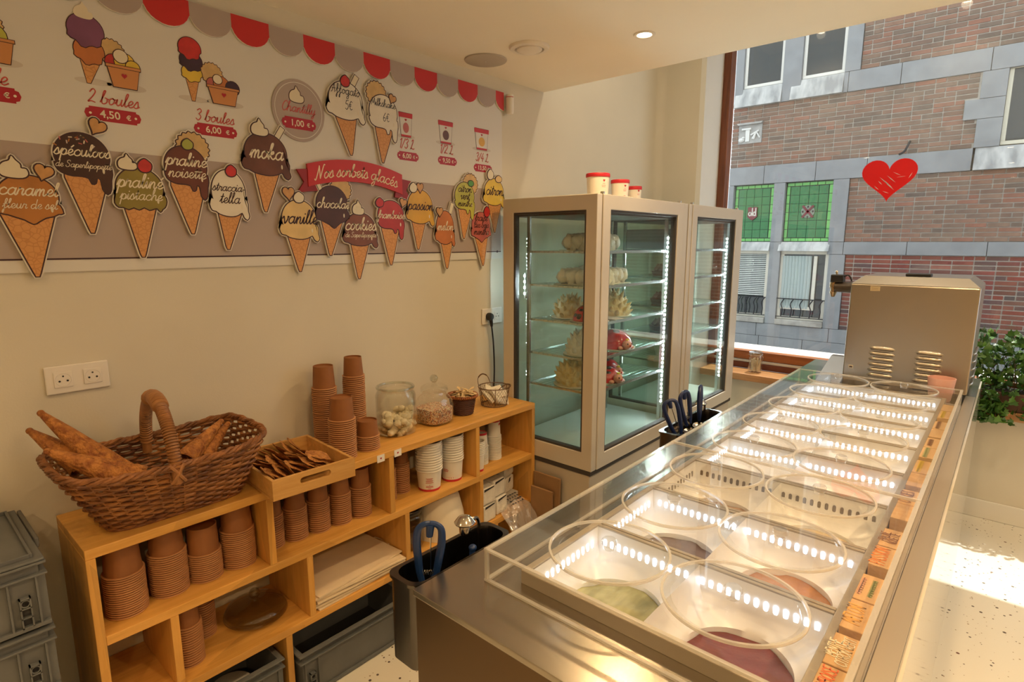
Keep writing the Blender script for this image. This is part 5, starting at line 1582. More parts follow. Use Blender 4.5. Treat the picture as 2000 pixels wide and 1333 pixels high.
# crumpled plastic bag
vs, fs = [], []
nu, nv = 26, 16
for j in range(nv + 1):
    for i in range(nu + 1):
        u, v = i / nu, j / nv
        x = .245 + .15 * v; y = 1.93 + .20 * u - .02 * v
        drop = max(0, x - .305)
        z = Cz + .006 + .045 * math.sin(PI * u) * math.sin(PI * min(1, v * 1.1)) + .022 * mnoise.noise(Vector((u * 6, v * 5, 2))) + .010 * mnoise.noise(Vector((u * 15, v * 14, 5))) - drop * .8
        vs.append(Vector((x, y, max(z, Cz + .002) if x < .312 else z)))
for j in range(nv):
    for i in range(nu):
        k = j * (nu + 1) + i
        fs.append((k, k + 1, k + nu + 2, k + nu + 1))
pb = thing('plastic_bag', 'crumpled clear plastic bag spilling over the lower shelf edge', 'plastic bag', (.30, 2.02, ZC))
MB().add(vs, fs, True).build('film', glass('bag_film', (0.86, 0.80, 0.68), 0.16, 0.8, 0.12, 1.5, haze=.22), pb)
lm = MB()
for q in range(4):
    for w_ in range(5):
        lm.box(.262 + .018 * q, .272 + .018 * q, 1.985 + .018 * w_, 1.997 + .018 * w_ - .004 * (q % 2), Cz + .058 - .006 * q, Cz + .0588 - .006 * q)
lm.build('print_marks', MATS['print_black'], pb)

# ------------------------------------------------------------------ grey stacking crates
M_CRATE = mat('crate_grey', (0.145, 0.155, 0.162), 0.5, var=.12, vscale=14)
M_CRATEI = mat('crate_inside', (0.05, 0.05, 0.055), 0.7)
def crate(x0, x1, y0, y1, z0, h, label, group=None, lid=False):
    c = thing('grey_crate', label, 'crate', ((x0 + x1) / 2, (y0 + y1) / 2, z0), group)
    t = .004
    w = MB()
    ins = .014
    a0, a1, b0, b1 = x0 + ins, x1 - ins, y0 + ins, y1 - ins
    w.box(a0, a1, b0, b1, z0, z0 + .006)
    w.box(a0, a0 + t, b0, b1, z0, z0 + h).box(a1 - t, a1, b0, b1, z0, z0 + h)
    w.box(a0 + t, a1 - t, b0, b0 + t, z0, z0 + h).box(a0 + t, a1 - t, b1 - t, b1, z0, z0 + h)
    w.build('shell', M_CRATE, c)
    MB().box(a0 + t, a1 - t, b0 + t, b1 - t, z0 + .006, z0 + .008).build('floor', M_CRATEI, c)
    rim = MB()
    for za, zb, e in ((z0 + h - .006, z0 + h, 0.0), (z0 + h - .034, z0 + h - .029, 0.0), (z0 + .002, z0 + .012, .004)):
        rim.box(x0 + e, a0, y0 + e, y1 - e, za, zb).box(a1, x1 - e, y0 + e, y1 - e, za, zb)
        rim.box(a0, a1, y0 + e, b0, za, zb).box(a0, a1, b1, y1 - e, za, zb)
    rim.build('rim_ribs', M_CRATE, c, .0012)
    for yy in (b0 + .004, b0 + .055, b1 - .062, b1 - .010):
        MB().box(a1, x1 - .003, yy, yy + .004, z0 + .012, z0 + h - .034).build('rib', M_CRATE, c)
    for xx in (a0 + .004, a0 + .05, a1 - .05, a1 - .006):
        MB().box(xx, xx + .004, b1, y1 - .003, z0 + .012, z0 + h - .034).build('rib', M_CRATE, c)
    for yy in (b0 + .022, b1 - .044):
        hb = MB()
        H = h * .52
        hb.box(a1, x1 - .001, yy, yy + .003, z0 + .012, z0 + H).box(a1, x1 - .001, yy + .019, yy + .022, z0 + .012, z0 + H)
        for q in range(4):
            zz = z0 + .012 + (H - .015) * q / 3
            hb.box(a1, x1 - .001, yy, yy + .022, zz, zz + .003)
        zc_ = z0 + .012 + (H - .015) * 5 / 6
        hb.tube([(x1 - .003, yy + .011 + .008 * math.cos(a), zc_ + .0015 + .0085 * math.sin(a)) for a in [2 * PI * i / 16 for i in range(16)]], .0014, 5, closed=True)
        hb.build('corner_bracket', M_CRATE, c)
        MB().box(a1, a1 + .002, yy + .003, yy + .019, z0 + .014, z0 + H - .003).build('bracket_recess', M_CRATEI, c)
    return c
for i, zz in enumerate((.0, .173, .346, .519, .692)):
    lab = ['lowest grey crate of the tall stack at the left edge', 'second grey crate from the floor in the left stack', 'middle grey crate of the left stack', 'grey crate below the topmost one in the left stack', 'topmost grey crate of the left stack under the lid'][i]
    crate(.022, .395, -.38, .214, zz + .0005, .166, lab, 'stacked grey crates at the left')
ld = thing('crate_lid', 'flat grey lid with raised rim on the topmost left crate', 'lid', (.2, -.08, .859))
MB().box(.024, .393, -.378, .212, .8595, .866).build('panel', M_CRATE, ld, .002)
r_ = MB()
for e, zz in ((.018, .876),):
    r_.box(.024 + e, .393 - e, -.378 + e, -.372 + e, .866, zz).box(.024 + e, .393 - e, .206 - e, .212 - e, .866, zz)
    r_.box(.024 + e, .030 + e, -.372 + e, .206 - e, .866, zz).box(.387 - e, .393 - e, -.372 + e, .206 - e, .866, zz)
r_.box(.05, .37, .10, .104, .866, .869)
r_.build('raised_rim', M_CRATE, ld, .001)
MB().box(.05, .28, .213, .222, .845, .872).build('hinge', mat('crate_dark', (0.13, 0.13, 0.125), 0.6), ld, .003)
crate(.030, .335, .848, 1.338, .0005, .178, 'empty grey crate on the floor under the shelf beside the counter')
crate(.030, .325, .335, .800, .0005, .205, 'grey crate with red things under the lower left of the shelf')
for (x, y, rz, nm, lb) in [(.22, .66, .4, 'red_tub', 'red and white tub lying in the lower left crate'), (.12, .52, -.3, 'red_tub', 'second red tub lying deeper in the lower left crate')]:
    g = thing(nm, lb, 'tub', (x, y, .012), 'red tubs in the lower left crate')
    MB().lathe([(0, 0), (.05, 0), (.06, .10), (.062, .11), (.058, .11), (0, .10)], 28, (x, y, .0095)).build('body', mat('tub_red', (0.55, 0.015, 0.02), 0.4), g)
    MB().lathe([(0, 0), (.064, 0), (.066, .012), (.060, .016), (0, .014)], 28, (x, y, .121)).build('cover', mat('tub_cover', (0.62, 0.60, 0.56), 0.45), g)

# ------------------------------------------------------------------ sockets, plug and cable on the left wall
M_SOCK = mat('socket_white', (0.80, 0.76, 0.70), 0.35)
M_HOLE = mat('socket_hole', (0.02, 0.02, 0.02), 0.6)
def socket(y0, y1, z0, z1, label, plug=False):
    s_ = thing('double_socket', label, 'socket', (0, (y0 + y1) / 2, z0))
    MB().box(0.0005, .009, y0, y1, z0, z1).build('frame_plate', M_SOCK, s_, .003)
    h = z1 - z0; w = y1 - y0
    for k in (0, 1):
        cy = y0 + w * (.27 + .46 * k); cz = (z0 + z1) / 2
        ins = MB().box(.009, .0115, cy - .0225, cy + .0225, cz - .0225, cz + .0225).build('insert', M_SOCK, s_, .001)
        MB().tube([(.0116, cy + .0185 * math.cos(a), cz + .0185 * math.sin(a)) for a in [2 * PI * i / 28 for i in range(28)]], .0008, 4, closed=True).build('round_edge', M_SOCK, ins)
        if plug and k == 0: continue
        hl = MB()
        for dy, dz, r in ((-.0095, -.004, .0028), (.0095, -.004, .0028), (0, .010, .0024)):
            hl.lathe([(0, 0), (r, 0), (r, .001), (0, .001)], 12, (.0114, cy + dy, cz + dz), M=Matrix.Rotation(PI / 2, 4, 'Y'))
        hl.build('pin_holes', M_HOLE, ins)
    return s_
socket(.320, .474, 1.168, 1.250, 'white double wall socket above the wicker basket')
socket(2.105, 2.255, 1.180, 1.262, 'white double wall socket with black plug beside the fridge', True)
pl = thing('plug_cable', 'black plug with cable hanging from the socket by the fridge', 'cable', (.02, 2.146, .85))
M_BLK = mat('black_plastic', (0.012, 0.012, 0.014), 0.4)
MB().lathe([(0, 0), (.020, 0), (.021, .012), (.017, .024), (0, .027)], 24, (.0122, 2.146, 1.221), M=Matrix.Rotation(PI / 2, 4, 'Y')).build('plug', M_BLK, pl)
MB().tube(smooth_pts([(.026, 2.148, 1.214), (.027, 2.152, 1.195), (.026, 2.156, 1.17)], 4), [.012, .0115, .011, .010, .0095, .009, .008, .0075, .007], 10).build('strain_relief', M_BLK, pl)
MB().tube(smooth_pts([(.026, 2.156, 1.17), (.028, 2.166, 1.08), (.028, 2.172, .95), (.02, 2.176, .80), (.012, 2.18, .4), (.01, 2.182, .11)], 6), .0042, 8).build('cable', M_BLK, pl)

# ------------------------------------------------------------------ fittings on the ceiling and in the corner
CZ = 2.41
dn_m = mat('lamp_trim', (0.80, 0.74, 0.64), 0.4)
for i, (x, y, z, w) in enumerate(DOWNLIGHTS):
    nm = ['recessed round ceiling downlight in view near the ceiling edge', 'ceiling downlight over the shelf middle', 'added unseen ceiling downlight over the left crates', 'ceiling downlight over the counter near end', 'ceiling downlight over the counter far end', 'added unseen ceiling downlight over the customer side', 'added unseen rear ceiling downlight on the customer side', 'added unseen rear ceiling downlight behind the counter', 'upper ceiling downlight above the fridges', 'upper ceiling downlight above the steel machine', 'upper ceiling downlight above the planter'][i]
    d = thing('downlight', nm, 'lamp', (x, y, z), 'recessed ceiling downlights')
    zt = z + .005
    MB().lathe([(.028, 0.002), (.030, -.004), (.040, -.005), (.043, -.002), (.043, 0), (.030, 0)], 32, (x, y, zt), closed=True).build('trim_ring', dn_m, d)
    MB().lathe([(0, -.0012), (.027, -.0012), (.027, -.0004), (0, -.0004)], 24, (x, y, zt)).build('lens', mat('lamp_lens', (1, 0.9, 0.75), 0.4, emit=(1.0, 0.82, 0.58), estr=14.0), d)
v = thing('ceiling_vent', 'round white ceiling air vent between speaker and downlight', 'vent', (.41, 1.99, CZ))
MB().lathe([(.058, -.001), (.062, -.012), (.080, -.010), (.086, -.003), (.086, 0), (.058, 0)], 40, (.408, 1.990, CZ), closed=True).build('outer_ring', dn_m, v)
MB().lathe([(0, -.020), (.040, -.019), (.052, -.014), (.054, -.009), (0, -.004)], 36, (.408, 1.990, CZ)).build('disc', dn_m, v)
s_ = thing('ceiling_speaker', 'flat round ceiling speaker grille near the menu board', 'speaker', (.15, 1.995, CZ))
MB().lathe([(0, -.007), (.088, -.007), (.094, -.005), (.096, -.001), (0, -.001)], 44, (.152, 1.993, CZ)).build('grille', mat('grille', (0.60, 0.53, 0.44), 0.7, bump=.6, bscale=700), s_)
MB().ball((.152, 1.993, CZ - .0075), .004, 8, 6).build('badge', dn_m, s_)
d = thing('corner_sensor', 'small white motion sensor in the corner at the end of the awning', 'sensor', (.03, 2.29, 2.24))
MB().lathe([(0, 0), (.016, .002), (.020, .012), (.021, .085), (.019, .095), (0, .098)], 20, (.030, 2.295, 2.240)).build('body', M_TRIMW, d)
MB().tube([(.030 + .0213 * math.cos(a), 2.295 + .0213 * math.sin(a), 2.322) for a in [-1.9 + i * .14 for i in range(16)]], .0015, 5).build('red_mark', M_RED, d)
MB().box(.0008, .012, 2.280, 2.310, 2.25, 2.33).build('bracket', M_TRIMW, d, .002)
# ------------------------------------------------------------------ ice cream counter
M_STEELY = steel('steel_top', (0.46, 0.42, 0.36), 0.24, 'x')
M_STEELP = steel('steel_panel', (0.17, 0.115, 0.07), 0.34, 'x')
M_RAIL = mat('rail_grey', (0.42, 0.37, 0.30), 0.4, 0.35)
M_FRONT = mat('gloss_panel', (0.66, 0.62, 0.54), 0.10, coat=.5)
KX0, KX1, KY0, KY1 = 1.193, 1.978, 0.671, 3.80
FX0, FX1 = 1.345, 1.886
FY0, PITCH = 0.835, 0.2795
FY1 = FY0 + 8 * PITCH
ct = thing('serving_counter', 'long stainless steel ice cream counter with raised display rails', 'counter', (1.58, 2.2, 0))
def ringslab(x0, x1, y0, y1, a0, a1, b0, b1, z0, z1):
    o = [(x0, y0), (x1, y0), (x1, y1), (x0, y1)]; i = [(a0, b0), (a1, b0), (a1, b1), (a0, b1)]
    vs = [(*p, z) for z in (z0, z1) for p in o + i]
    fs = []
    for k in range(4):
        l = (k + 1) % 4
        fs.append((8 + k, 8 + l, 12 + l, 12 + k)); fs.append((k, 4 + k, 4 + l, l))
        fs.append((k, l, 8 + l, 8 + k)); fs.append((4 + k, 12 + k, 12 + l, 4 + l))
    return MB().add(vs, fs)
ringslab(KX0, KX1, KY0, KY1, FX0 + .004, FX1 - .004, FY0 + .004, FY1 - .004, .886, .90).build('worktop', M_STEELY, ct, .003)
MB().box(KX0 + .006, KX1 - .012, KY0 + .004, KY0 + .03, .0, .886).build('end_panel', M_STEELP, ct)
MB().box(KX0 + .006, KX0 + .03, KY0 + .03, KY1, .06, .886).build('staff_side_panel', M_STEELP, ct)
MB().box(KX1 - .012, KX1 + .006, KY0 + .004, KY1, .0, .886).build('customer_panel', M_FRONT, ct)
MB().box(KX0 + .03, KX1 - .012, KY1 - .03, KY1, .0, .886).build('far_panel', M_STEELP, ct)
MB().box(KX0 + .03, KX1 - .012, KY0 + .03, KY1 - .03, .60, .62).build('inner_deck', mat('deck_dark', (0.08, 0.08, 0.08), 0.6), ct)
fr = ringslab(FX0, FX1, FY0, FY1, FX0 + .016, FX1 - .016, FY0 + .014, FY1 - .014, .899, .930).build('rail_frame', M_RAIL, ct, .002)
for k in range(1, 8):
    y = FY0 + k * PITCH
    MB().box(FX0 + .016, FX1 - .016, y - .011, y - .0015, .890, .930).build('cross_rail', M_RAIL, ct, .0015)
    MB().box(FX0 + .016, FX1 - .016, y + .0015, y + .011, .890, .930).build('cross_rail', M_RAIL, ct, .0015)
MB().box(1.9405, KX1 - .001, KY0 + .02, KY1 - .5, .9003, .9035).build('ledge_strip', mat('ledge_beige', (0.46, 0.41, 0.34), 0.3, 0.5), ct)

# white funnel inserts with lit slots
M_INS = mat('insert_white', (0.81, 0.82, 0.83), 0.28)
M_SLOT = mat('slot_light', (0.9, 0.95, 1), 0.3, emit=(0.70, 0.85, 1.0), estr=7.0)
M_SLOTD = mat('slot_dark', (0.20, 0.17, 0.14), 0.6)
XM = (FX0 + FX1) / 2
ORD = ['nearest', 'second nearest', 'third', 'fourth', 'fifth', 'sixth', 'seventh', 'farthest']
def insert(k):
    y0 = FY0 + k * PITCH + (.014 if k == 0 else .0115); y1 = FY0 + (k + 1) * PITCH - (.014 if k == 7 else .0115)
    t = thing('pan_insert', 'white display insert with light slots, %s row of the counter' % ORD[k], 'display insert', (XM, (y0 + y1) / 2, .74), 'white display inserts in the counter')
    b = MB()
    n = 48
    for x0, x1 in ((FX0 + .0165, XM), (XM, FX1 - .0165)):
        cx, cy = (x0 + x1) / 2, (y0 + y1) / 2
        hx, hy = (x1 - x0) / 2, (y1 - y0) / 2
        def sq(s, z, ins):
            out = []
            for i in range(n):
                a = 2 * PI * i / n + PI / 4
                c, q = math.cos(a), math.sin(a)
                m = max(abs(c), abs(q))
                px, py = c / m * (hx - ins), q / m * (hy - ins)
                r = .098
                out.append(Vector((cx + px * (1 - s) + r * c * s, cy + py * (1 - s) + r * q * s, z)))
            return out
        rings = [sq(0, .926, 0.0), sq(0, .915, .001), sq(0.02, .880, .005), sq(.22, .862, .009), sq(.65, .848, .010), sq(1, .840, .010), sq(1, .775, .010)]
        vs = [v for r in rings for v in r]; fs = []
        for j in range(len(rings) - 1):
            for i in range(n):
                l = (i + 1) % n
                fs.append((j * n + i, (j + 1) * n + i, (j + 1) * n + l, j * n + l))
        b.add(vs, fs, True)
        b.lathe([(0, 0), (.099, 0)], 40, (cx, cy, .775))
    b.build('funnel', M_INS, t)
    lit = M_SLOTD if k == 2 else M_SLOT
    s_ = MB()
    def slot(c, dx, dy):
        # stadium slot standing on a wall; dx, dy: half size across
        pts = [(.0042 * math.cos(a), .0052 + .0042 * math.sin(a)) for a in [PI * i / 6 for i in range(7)]] + [(-.0042 * math.cos(a), -.0052 - .0042 * math.sin(a)) for a in [PI * i / 6 for i in range(7)]]
        s_.prism(pts, -.0006, .0016, lambda u, v, d: (c[0] + u * dx + d * dy, c[1] + u * dy - d * dx * 1.0, c[2] + v))
    nx = 26
    for i in range(nx):
        x = FX0 + .040 + i * (FX1 - FX0 - .080) / (nx - 1)
        slot((x, y1 - .0034, .893), 1, 0)
    ny = 11
    for i in range(ny):
        y = y0 + .030 + i * (y1 - y0 - .06) / (ny - 1)
        slot((FX0 + .0165 + .0036, y, .893), 0, 1)
    s_.build('light_slots', lit, t, stuff=True)
    return t
for k in range(8): insert(k)
# gelato in the wells
GEL = [(0, 0, (0.22, 0.21, 0.075), 'olive green', (0.44, 0.42, 0.20)), (0, 1, (0.155, 0.020, 0.020), 'dark red', None), (1, 0, (0.15, 0.10, 0.085), 'grey brown', None), (1, 1, (0.42, 0.175, 0.04), 'caramel orange', None),
       (2, 0, (0.45, 0.30, 0.20), 'hazel', None), (2, 1, (0.70, 0.58, 0.38), 'pale vanilla', None), (3, 0, (0.62, 0.50, 0.34), 'beige', None), (3, 1, (0.66, 0.22, 0.15), 'coral pink', None),
       (4, 0, (0.72, 0.62, 0.46), 'cream', None), (4, 1, (0.75, 0.62, 0.36), 'pale yellow', None), (5, 0, (0.70, 0.66, 0.56), 'milk white', None), (5, 1, (0.68, 0.64, 0.56), 'off white', None),
       (6, 0, (0.74, 0.66, 0.42), 'lemon', None), (6, 1, (0.68, 0.60, 0.44), 'ivory', None), (7, 0, (0.10, 0.075, 0.06), 'dark chocolate', None), (7, 1, (0.12, 0.09, 0.07), 'black brown', None)]
for k, sd, c, nm, c2 in GEL:
    cx = (FX0 + .0165 + XM) / 2 if sd == 0 else (XM + FX1 - .0165) / 2
    cy = FY0 + (k + .5) * PITCH
    m = mat('gelato_' + nm.replace(' ', '_'), c, .5, var=.5 if c2 else .12, vscale=28 if c2 else 18, col2=c2, bump=.3, bscale=40, stretch=(1, .25, 1) if c2 else (1, 1, 1))
    b = MB()
    n = 36; vs = [Vector((cx, cy, .8365))]; fs = []
    for j in range(1, 6):
        for i in range(n):
            a = 2 * PI * i / n; r = .0975 * j / 5
            vs.append(Vector((cx + r * math.cos(a), cy + r * math.sin(a), .829 + .008 * mnoise.noise(Vector((cx * 9 + r * 30 * math.cos(a), cy * 9 + r * 30 * math.sin(a), k))) + .006 * (1 - j / 5))))
    base = len(vs)
    for i in range(n):
        a = 2 * PI * i / n; vs.append(Vector((cx + .097 * math.cos(a), cy + .097 * math.sin(a), .7765)))
    fs += [(0, 1 + i, 1 + (i + 1) % n) for i in range(n)]
    for j in range(5):
        fs += [(1 + j * n + i, 1 + (j + 1) * n + i, 1 + (j + 1) * n + (i + 1) % n, 1 + j * n + (i + 1) % n) for i in range(n)]
    fs.append(tuple(range(base, base + n)))
    o = b.add(vs, fs, True).build('gelato', m)
    tag(o, '%s gelato in the %s well, %s row' % (nm, 'staff side' if sd == 0 else 'customer side', ORD[k]), 'gelato', 'gelato in the counter wells')
# round clear lids
M_ACR = glass('acrylic_clear', (0.985, 0.985, 0.98), 0.035, 0.55, 0.02, 4.0)
M_ACRE = glass('acrylic_edge', (0.93, 0.90, 0.86), 0.16, 0.6, 0.12, 2.0, haze=.30)
disc_me = MB().lathe([(0, 0), (.1205, 0), (.1205, .0045), (0, .0045)], 56, (0, 0, 0)).mesh('disc'); disc_me.materials.append(M_ACR)
rim_me = MB().lathe([(.1192, 0), (.1236, 0), (.1244, .0026), (.1236, .0056), (.1192, .0056)], 72, closed=True).mesh('rim'); rim_me.materials.append(M_ACRE)
knob_me = MB().lathe([(0, .005), (.012, .005), (.0125, .013), (.0155, .016), (.0155, .024), (.013, .027), (0, .027)], 24).mesh('knob'); knob_me.materials.append(glass('knob_acrylic', (0.97, 0.965, 0.95), 0.10, 0.7, 0.03, 2.0, haze=.03))
for k in range(8):
    for sd in (0, 1):
        x = 1.4885 if sd == 0 else 1.7400
        y = .950 + k * .2805 + RND.uniform(-.009, .009)
        t = thing('clear_disc_cover', 'clear round cover with knob on the %s well, %s row' % ('staff side' if sd == 0 else 'customer side', ORD[k]), 'cover', (x + RND.uniform(-.004, .004), y, .9762), 'round clear covers on the counter')
        for nm, me in (('plate', disc_me), ('rim', rim_me), ('knob', knob_me)):
            o = bpy.data.objects.new(nm, me); COL.objects.link(o); o.parent = t
# acrylic cover box
AX0, AX1, AY0, AY1, AZ0, AZ1 = 1.283, 1.938, .790, 3.085, .9006, .9756
cv_ = thing('acrylic_cover', 'long clear acrylic hood over the ice cream wells', 'cover', ((AX0 + AX1) / 2, 1.9, AZ0))
W = .009
MB().box(AX0, AX0 + W, AY0, AY1, AZ0, AZ1 - .007).build('side_wall', M_ACR, cv_)
MB().box(AX1 - W, AX1, AY0, AY1, AZ0, AZ1 - .007).build('side_wall', M_ACR, cv_)
MB().box(AX0 + W, AX1 - W, AY0, AY0 + W, AZ0, AZ1 - .007).build('end_wall', M_ACR, cv_)
MB().box(AX0 + W, AX1 - W, AY1 - W, AY1, AZ0, AZ1 - .007).build('end_wall', M_ACR, cv_)
def holed_sheet(rows, y0, y1):
    """acrylic top sheet with two round openings per row"""
    b = MB()
    xs = [AX0, 1.614, AX1]
    ys = [y0] + [.950 + k * .2805 + .14 for k in rows[:-1]] + [y1]
    n = 48
    for j, k in enumerate(rows):
        for sd in (0, 1):
            cx, cy, r = (1.4885, 1.7400)[sd], .950 + k * .2805, .108
            xa, xb, ya, yb = xs[sd], xs[sd + 1], ys[j], ys[j + 1]
            def sq(a):
                c, s_ = math.cos(a), math.sin(a)
                tx = ((xb - cx) / c if c > 1e-9 else (xa - cx) / c if c < -1e-9 else 1e9)
                ty = ((yb - cy) / s_ if s_ > 1e-9 else (ya - cy) / s_ if s_ < -1e-9 else 1e9)
                t = min(tx, ty)
                return (cx + c * t, cy + s_ * t)
            angs = sorted([2 * PI * i / n for i in range(n)] + [math.atan2(v - cy, u - cx) % (2 * PI) for u in (xa, xb) for v in (ya, yb)])
            m = len(angs)
            ci = [(cx + r * math.cos(a), cy + r * math.sin(a)) for a in angs]; so = [sq(a) for a in angs]
            for z in (AZ1 - .005, AZ1):
                b.add([(*p, z) for p in ci + so], [(i, (i + 1) % m, m + (i + 1) % m, m + i) for i in range(m)])
            b.add([(*p, AZ1 - .005) for p in ci] + [(*p, AZ1) for p in ci], [(i, (i + 1) % m, m + (i + 1) % m, m + i) for i in range(m)])
    return b.build('top_sheet', M_ACR, cv_)
holed_sheet([0, 1, 2], AY0, 1.652)
holed_sheet([3, 4, 5, 6, 7], 1.656, AY1)
ed = MB()
e = .0035
for z in (AZ0, AZ1 - .0065):
    ed.box(AX0 - e * .2, AX0 + W, AY0, AY1, z, z + .0045).box(AX1 - W, AX1 + e * .2, AY0, AY1, z, z + .0045)
    ed.box(AX0, AX1, AY0 - e * .2, AY0 + W * .8, z, z + .0045).box(AX0, AX1, AY1 - W * .8, AY1 + e * .2, z, z + .0045)
for x in (AX0 - .0006, AX1 - W):
    for y in (AY0 - .0006, AY1 - W):
        ed.box(x + .001, x + W - .001, y + .001, y + W - .001, AZ0, AZ1 - .001)
ed.box(AX0, AX1, 1.651, 1.657, AZ1 - .007, AZ1 + .0002)
ed.build('polished_edges', M_ACRE, cv_)
# flavour blocks
M_BLK_W = wood('block_wood', (0.66, 0.42, 0.20), (0.58, 0.34, 0.14), 'y', 0.55)
chalk = lambda n, c: mat('chalk_' + n, c, .8)
BLOCKS = [(.842, .926, ['FRAMBOISE'], [chalk('orange', (0.80, 0.16, 0.05))], 'orange lettering FRAMBOISE, nearest block'),
 (.930, 1.022, ['MENTHE', 'CITRON VERT'], [chalk('white', (0.85, 0.78, 0.60))] * 2, 'white lettering MENTHE CITRON VERT'),
 (1.044, 1.146, ['MELON'], [chalk('amber', (0.80, 0.42, 0.10))], 'amber lettering MELON'),
 (1.150, 1.254, ['~~~~~~~~', '~~~~~~~~'], [chalk('pink', (0.78, 0.42, 0.28)), chalk('green', (0.45, 0.50, 0.18))], 'faint pink and green chalk smears'),
 (1.302, 1.400, ['PASSION'], [chalk('deep_orange', (0.78, 0.24, 0.04))], 'orange lettering PASSION'),
 (1.404, 1.500, ['PRALINé', 'NOISETTE'], [chalk('brown', (0.26, 0.10, 0.04))] * 2, 'brown lettering PRALINÉ NOISETTE'),
 (1.572, 1.674, [], [], 'no lettering, just before the COOKIES block'),
 (1.677, 1.782, ['COOKIES'], [chalk('brown', (0.26, 0.10, 0.04))], 'brown lettering COOKIES'),
 (1.822, 1.934, [], [], 'no lettering, just behind the COOKIES block'),
 (1.940, 2.062, ['~~~~~~~~'], [chalk('yellow', (0.82, 0.56, 0.04))], 'yellow chalked face'),
 (2.098, 2.210, ['~~~~~~~~'], [chalk('sage', (0.42, 0.48, 0.22))], 'sage green chalk marks'),
 (2.214, 2.330, ['~~~~~~'], [chalk('brown', (0.26, 0.10, 0.04))], 'brown chalk marks near the far end'),
 (2.348, 2.456, [], [], 'plain face, third from the far end'),
 (2.462, 2.572, ['~~~~~~~~'], [chalk('brown', (0.26, 0.10, 0.04))], 'faint brown chalk smear near the far end'),
 (2.632, 2.748, ['~~~~~~~~'], [chalk('yellow', (0.82, 0.56, 0.04))], 'faint yellow chalk smear, last but one'),
 (2.754, 2.868, [], [], 'plain yellowish face, farthest block')]
BL['~'] = (1.0, [[(0, .5), (.25, 1.4), (.5, .5), (.75, 1.4), (1, .5)], [(.1, .9), (.5, 1.1), (.95, .9)]])
for y0, y1, txt, ms, lb in BLOCKS:
    xa, xb = 1.8885, 1.9275
    zt = .948
    t = thing('wooden_block', 'wooden flavour block with %s' % lb, 'wooden block', (1.908, (y0 + y1) / 2, .9012), 'wooden flavour blocks along the counter')
    MB().box(xa, xb, y0, y1, .9042, zt).build('block', M_BLK_W, t, .0015)
    MB().box(xa + .001, xb - .001, y0 + .002, y1 - .002, .9004, .9042).build('magnet_base', mat('magnet', (0.35, 0.33, 0.30), 0.4, 0.5), t)
    for i, s in enumerate(txt):
        b = MB()
        off = 0 if len(txt) == 1 else (-.0095 if i == 0 else .0085)
        size = min((y1 - y0 - .006) / max(1, len(s)), .0125 if len(txt) == 2 else .0165)
        xc = (xa + xb) / 2 + off
        write(b, s, lambda u, v, d: (xc - v, u, zt + .0006), (y0 + y1) / 2, 0, width=(y1 - y0) * .94, maxsize=.0085 if len(txt) == 2 else .0135, sw=.22, glyphs=BL, shear=.05)
        b.build('lettering', ms[i], t)

# ------------------------------------------------------------------ scoop wells on the staff side
def rrect(x0, x1, y0, y1, r, z, n=6):
    out = []
    for cx, cy, a0 in ((x1 - r, y1 - r, 0), (x0 + r, y1 - r, PI / 2), (x0 + r, y0 + r, PI), (x1 - r, y0 + r, 3 * PI / 2)):
        for i in range(n + 1):
            a = a0 + PI / 2 * i / n
            out.append(Vector((cx + r * math.cos(a), cy + r * math.sin(a), z)))
    return out
M_SINK = steel('steel_sink', (0.13, 0.12, 0.11), 0.25, 'y')
M_CHROME = mat('chrome', (0.62, 0.58, 0.52), 0.12, 1.0)
M_BLUE = mat('scoop_blue', (0.010, 0.035, 0.13), 0.35)
M_BLUED = mat('scoop_navy', (0.008, 0.02, 0.09), 0.35)
def trough(y0, y1, label, lbt):
    t = thing('scoop_well', label, 'scoop well', (1.146, (y0 + y1) / 2, .70))
    x0, x1 = 1.098, 1.1915
    b = MB()
    loft(b, [rrect(x0 + .004, x1, y0 + .004, y1 - .004, .02, .70), rrect(x0 + .004, x1, y0 + .004, y1 - .004, .02, .890), rrect(x0, x1, y0, y1, .022, .892), rrect(x0, x1, y0, y1, .022, .899),
             rrect(x0 + .010, x1 - .004, y0 + .012, y1 - .012, .030, .899), rrect(x0 + .012, x1 - .006, y0 + .014, y1 - .014, .030, .890), rrect(x0 + .014, x1 - .008, y0 + .016, y1 - .016, .030, .725)], True, True)
    b.build('basin', M_SINK, t)
    b = MB(); b.add(rrect(x0 + .0145, x1 - .0085, y0 + .0165, y1 - .0165, .029, .80), [tuple(range(28))]); 
    b.build('water', mat('dark_water', (0.015, 0.014, 0.012), 0.05), t)
    # tap with mushroom cap
    tp = thing('dipper_tap', lbt, 'tap', (1.135, y1 - .06, .80))
    yk = y1 - .075
    MB().lathe([(0, 0), (.013, 0), (.0135, .014), (.012, .018), (.0115, .020), (.0235, .025), (.025, .028), (.016, .040), (.010, .0425), (0, .043)], 28, (1.132, yk - .03, .918)).build('cap', M_CHROME, tp)
    MB().tube(smooth_pts([(1.132, yk - .014, .944), (1.131, yk + .008, .942), (1.130, yk + .018, .930), (1.130, yk + .020, .90), (1.130, yk + .020, .80)], 5), .0042, 8).build('pipe', mat('dark_chrome', (0.25, 0.22, 0.19), 0.2, 1.0), tp)
    return t
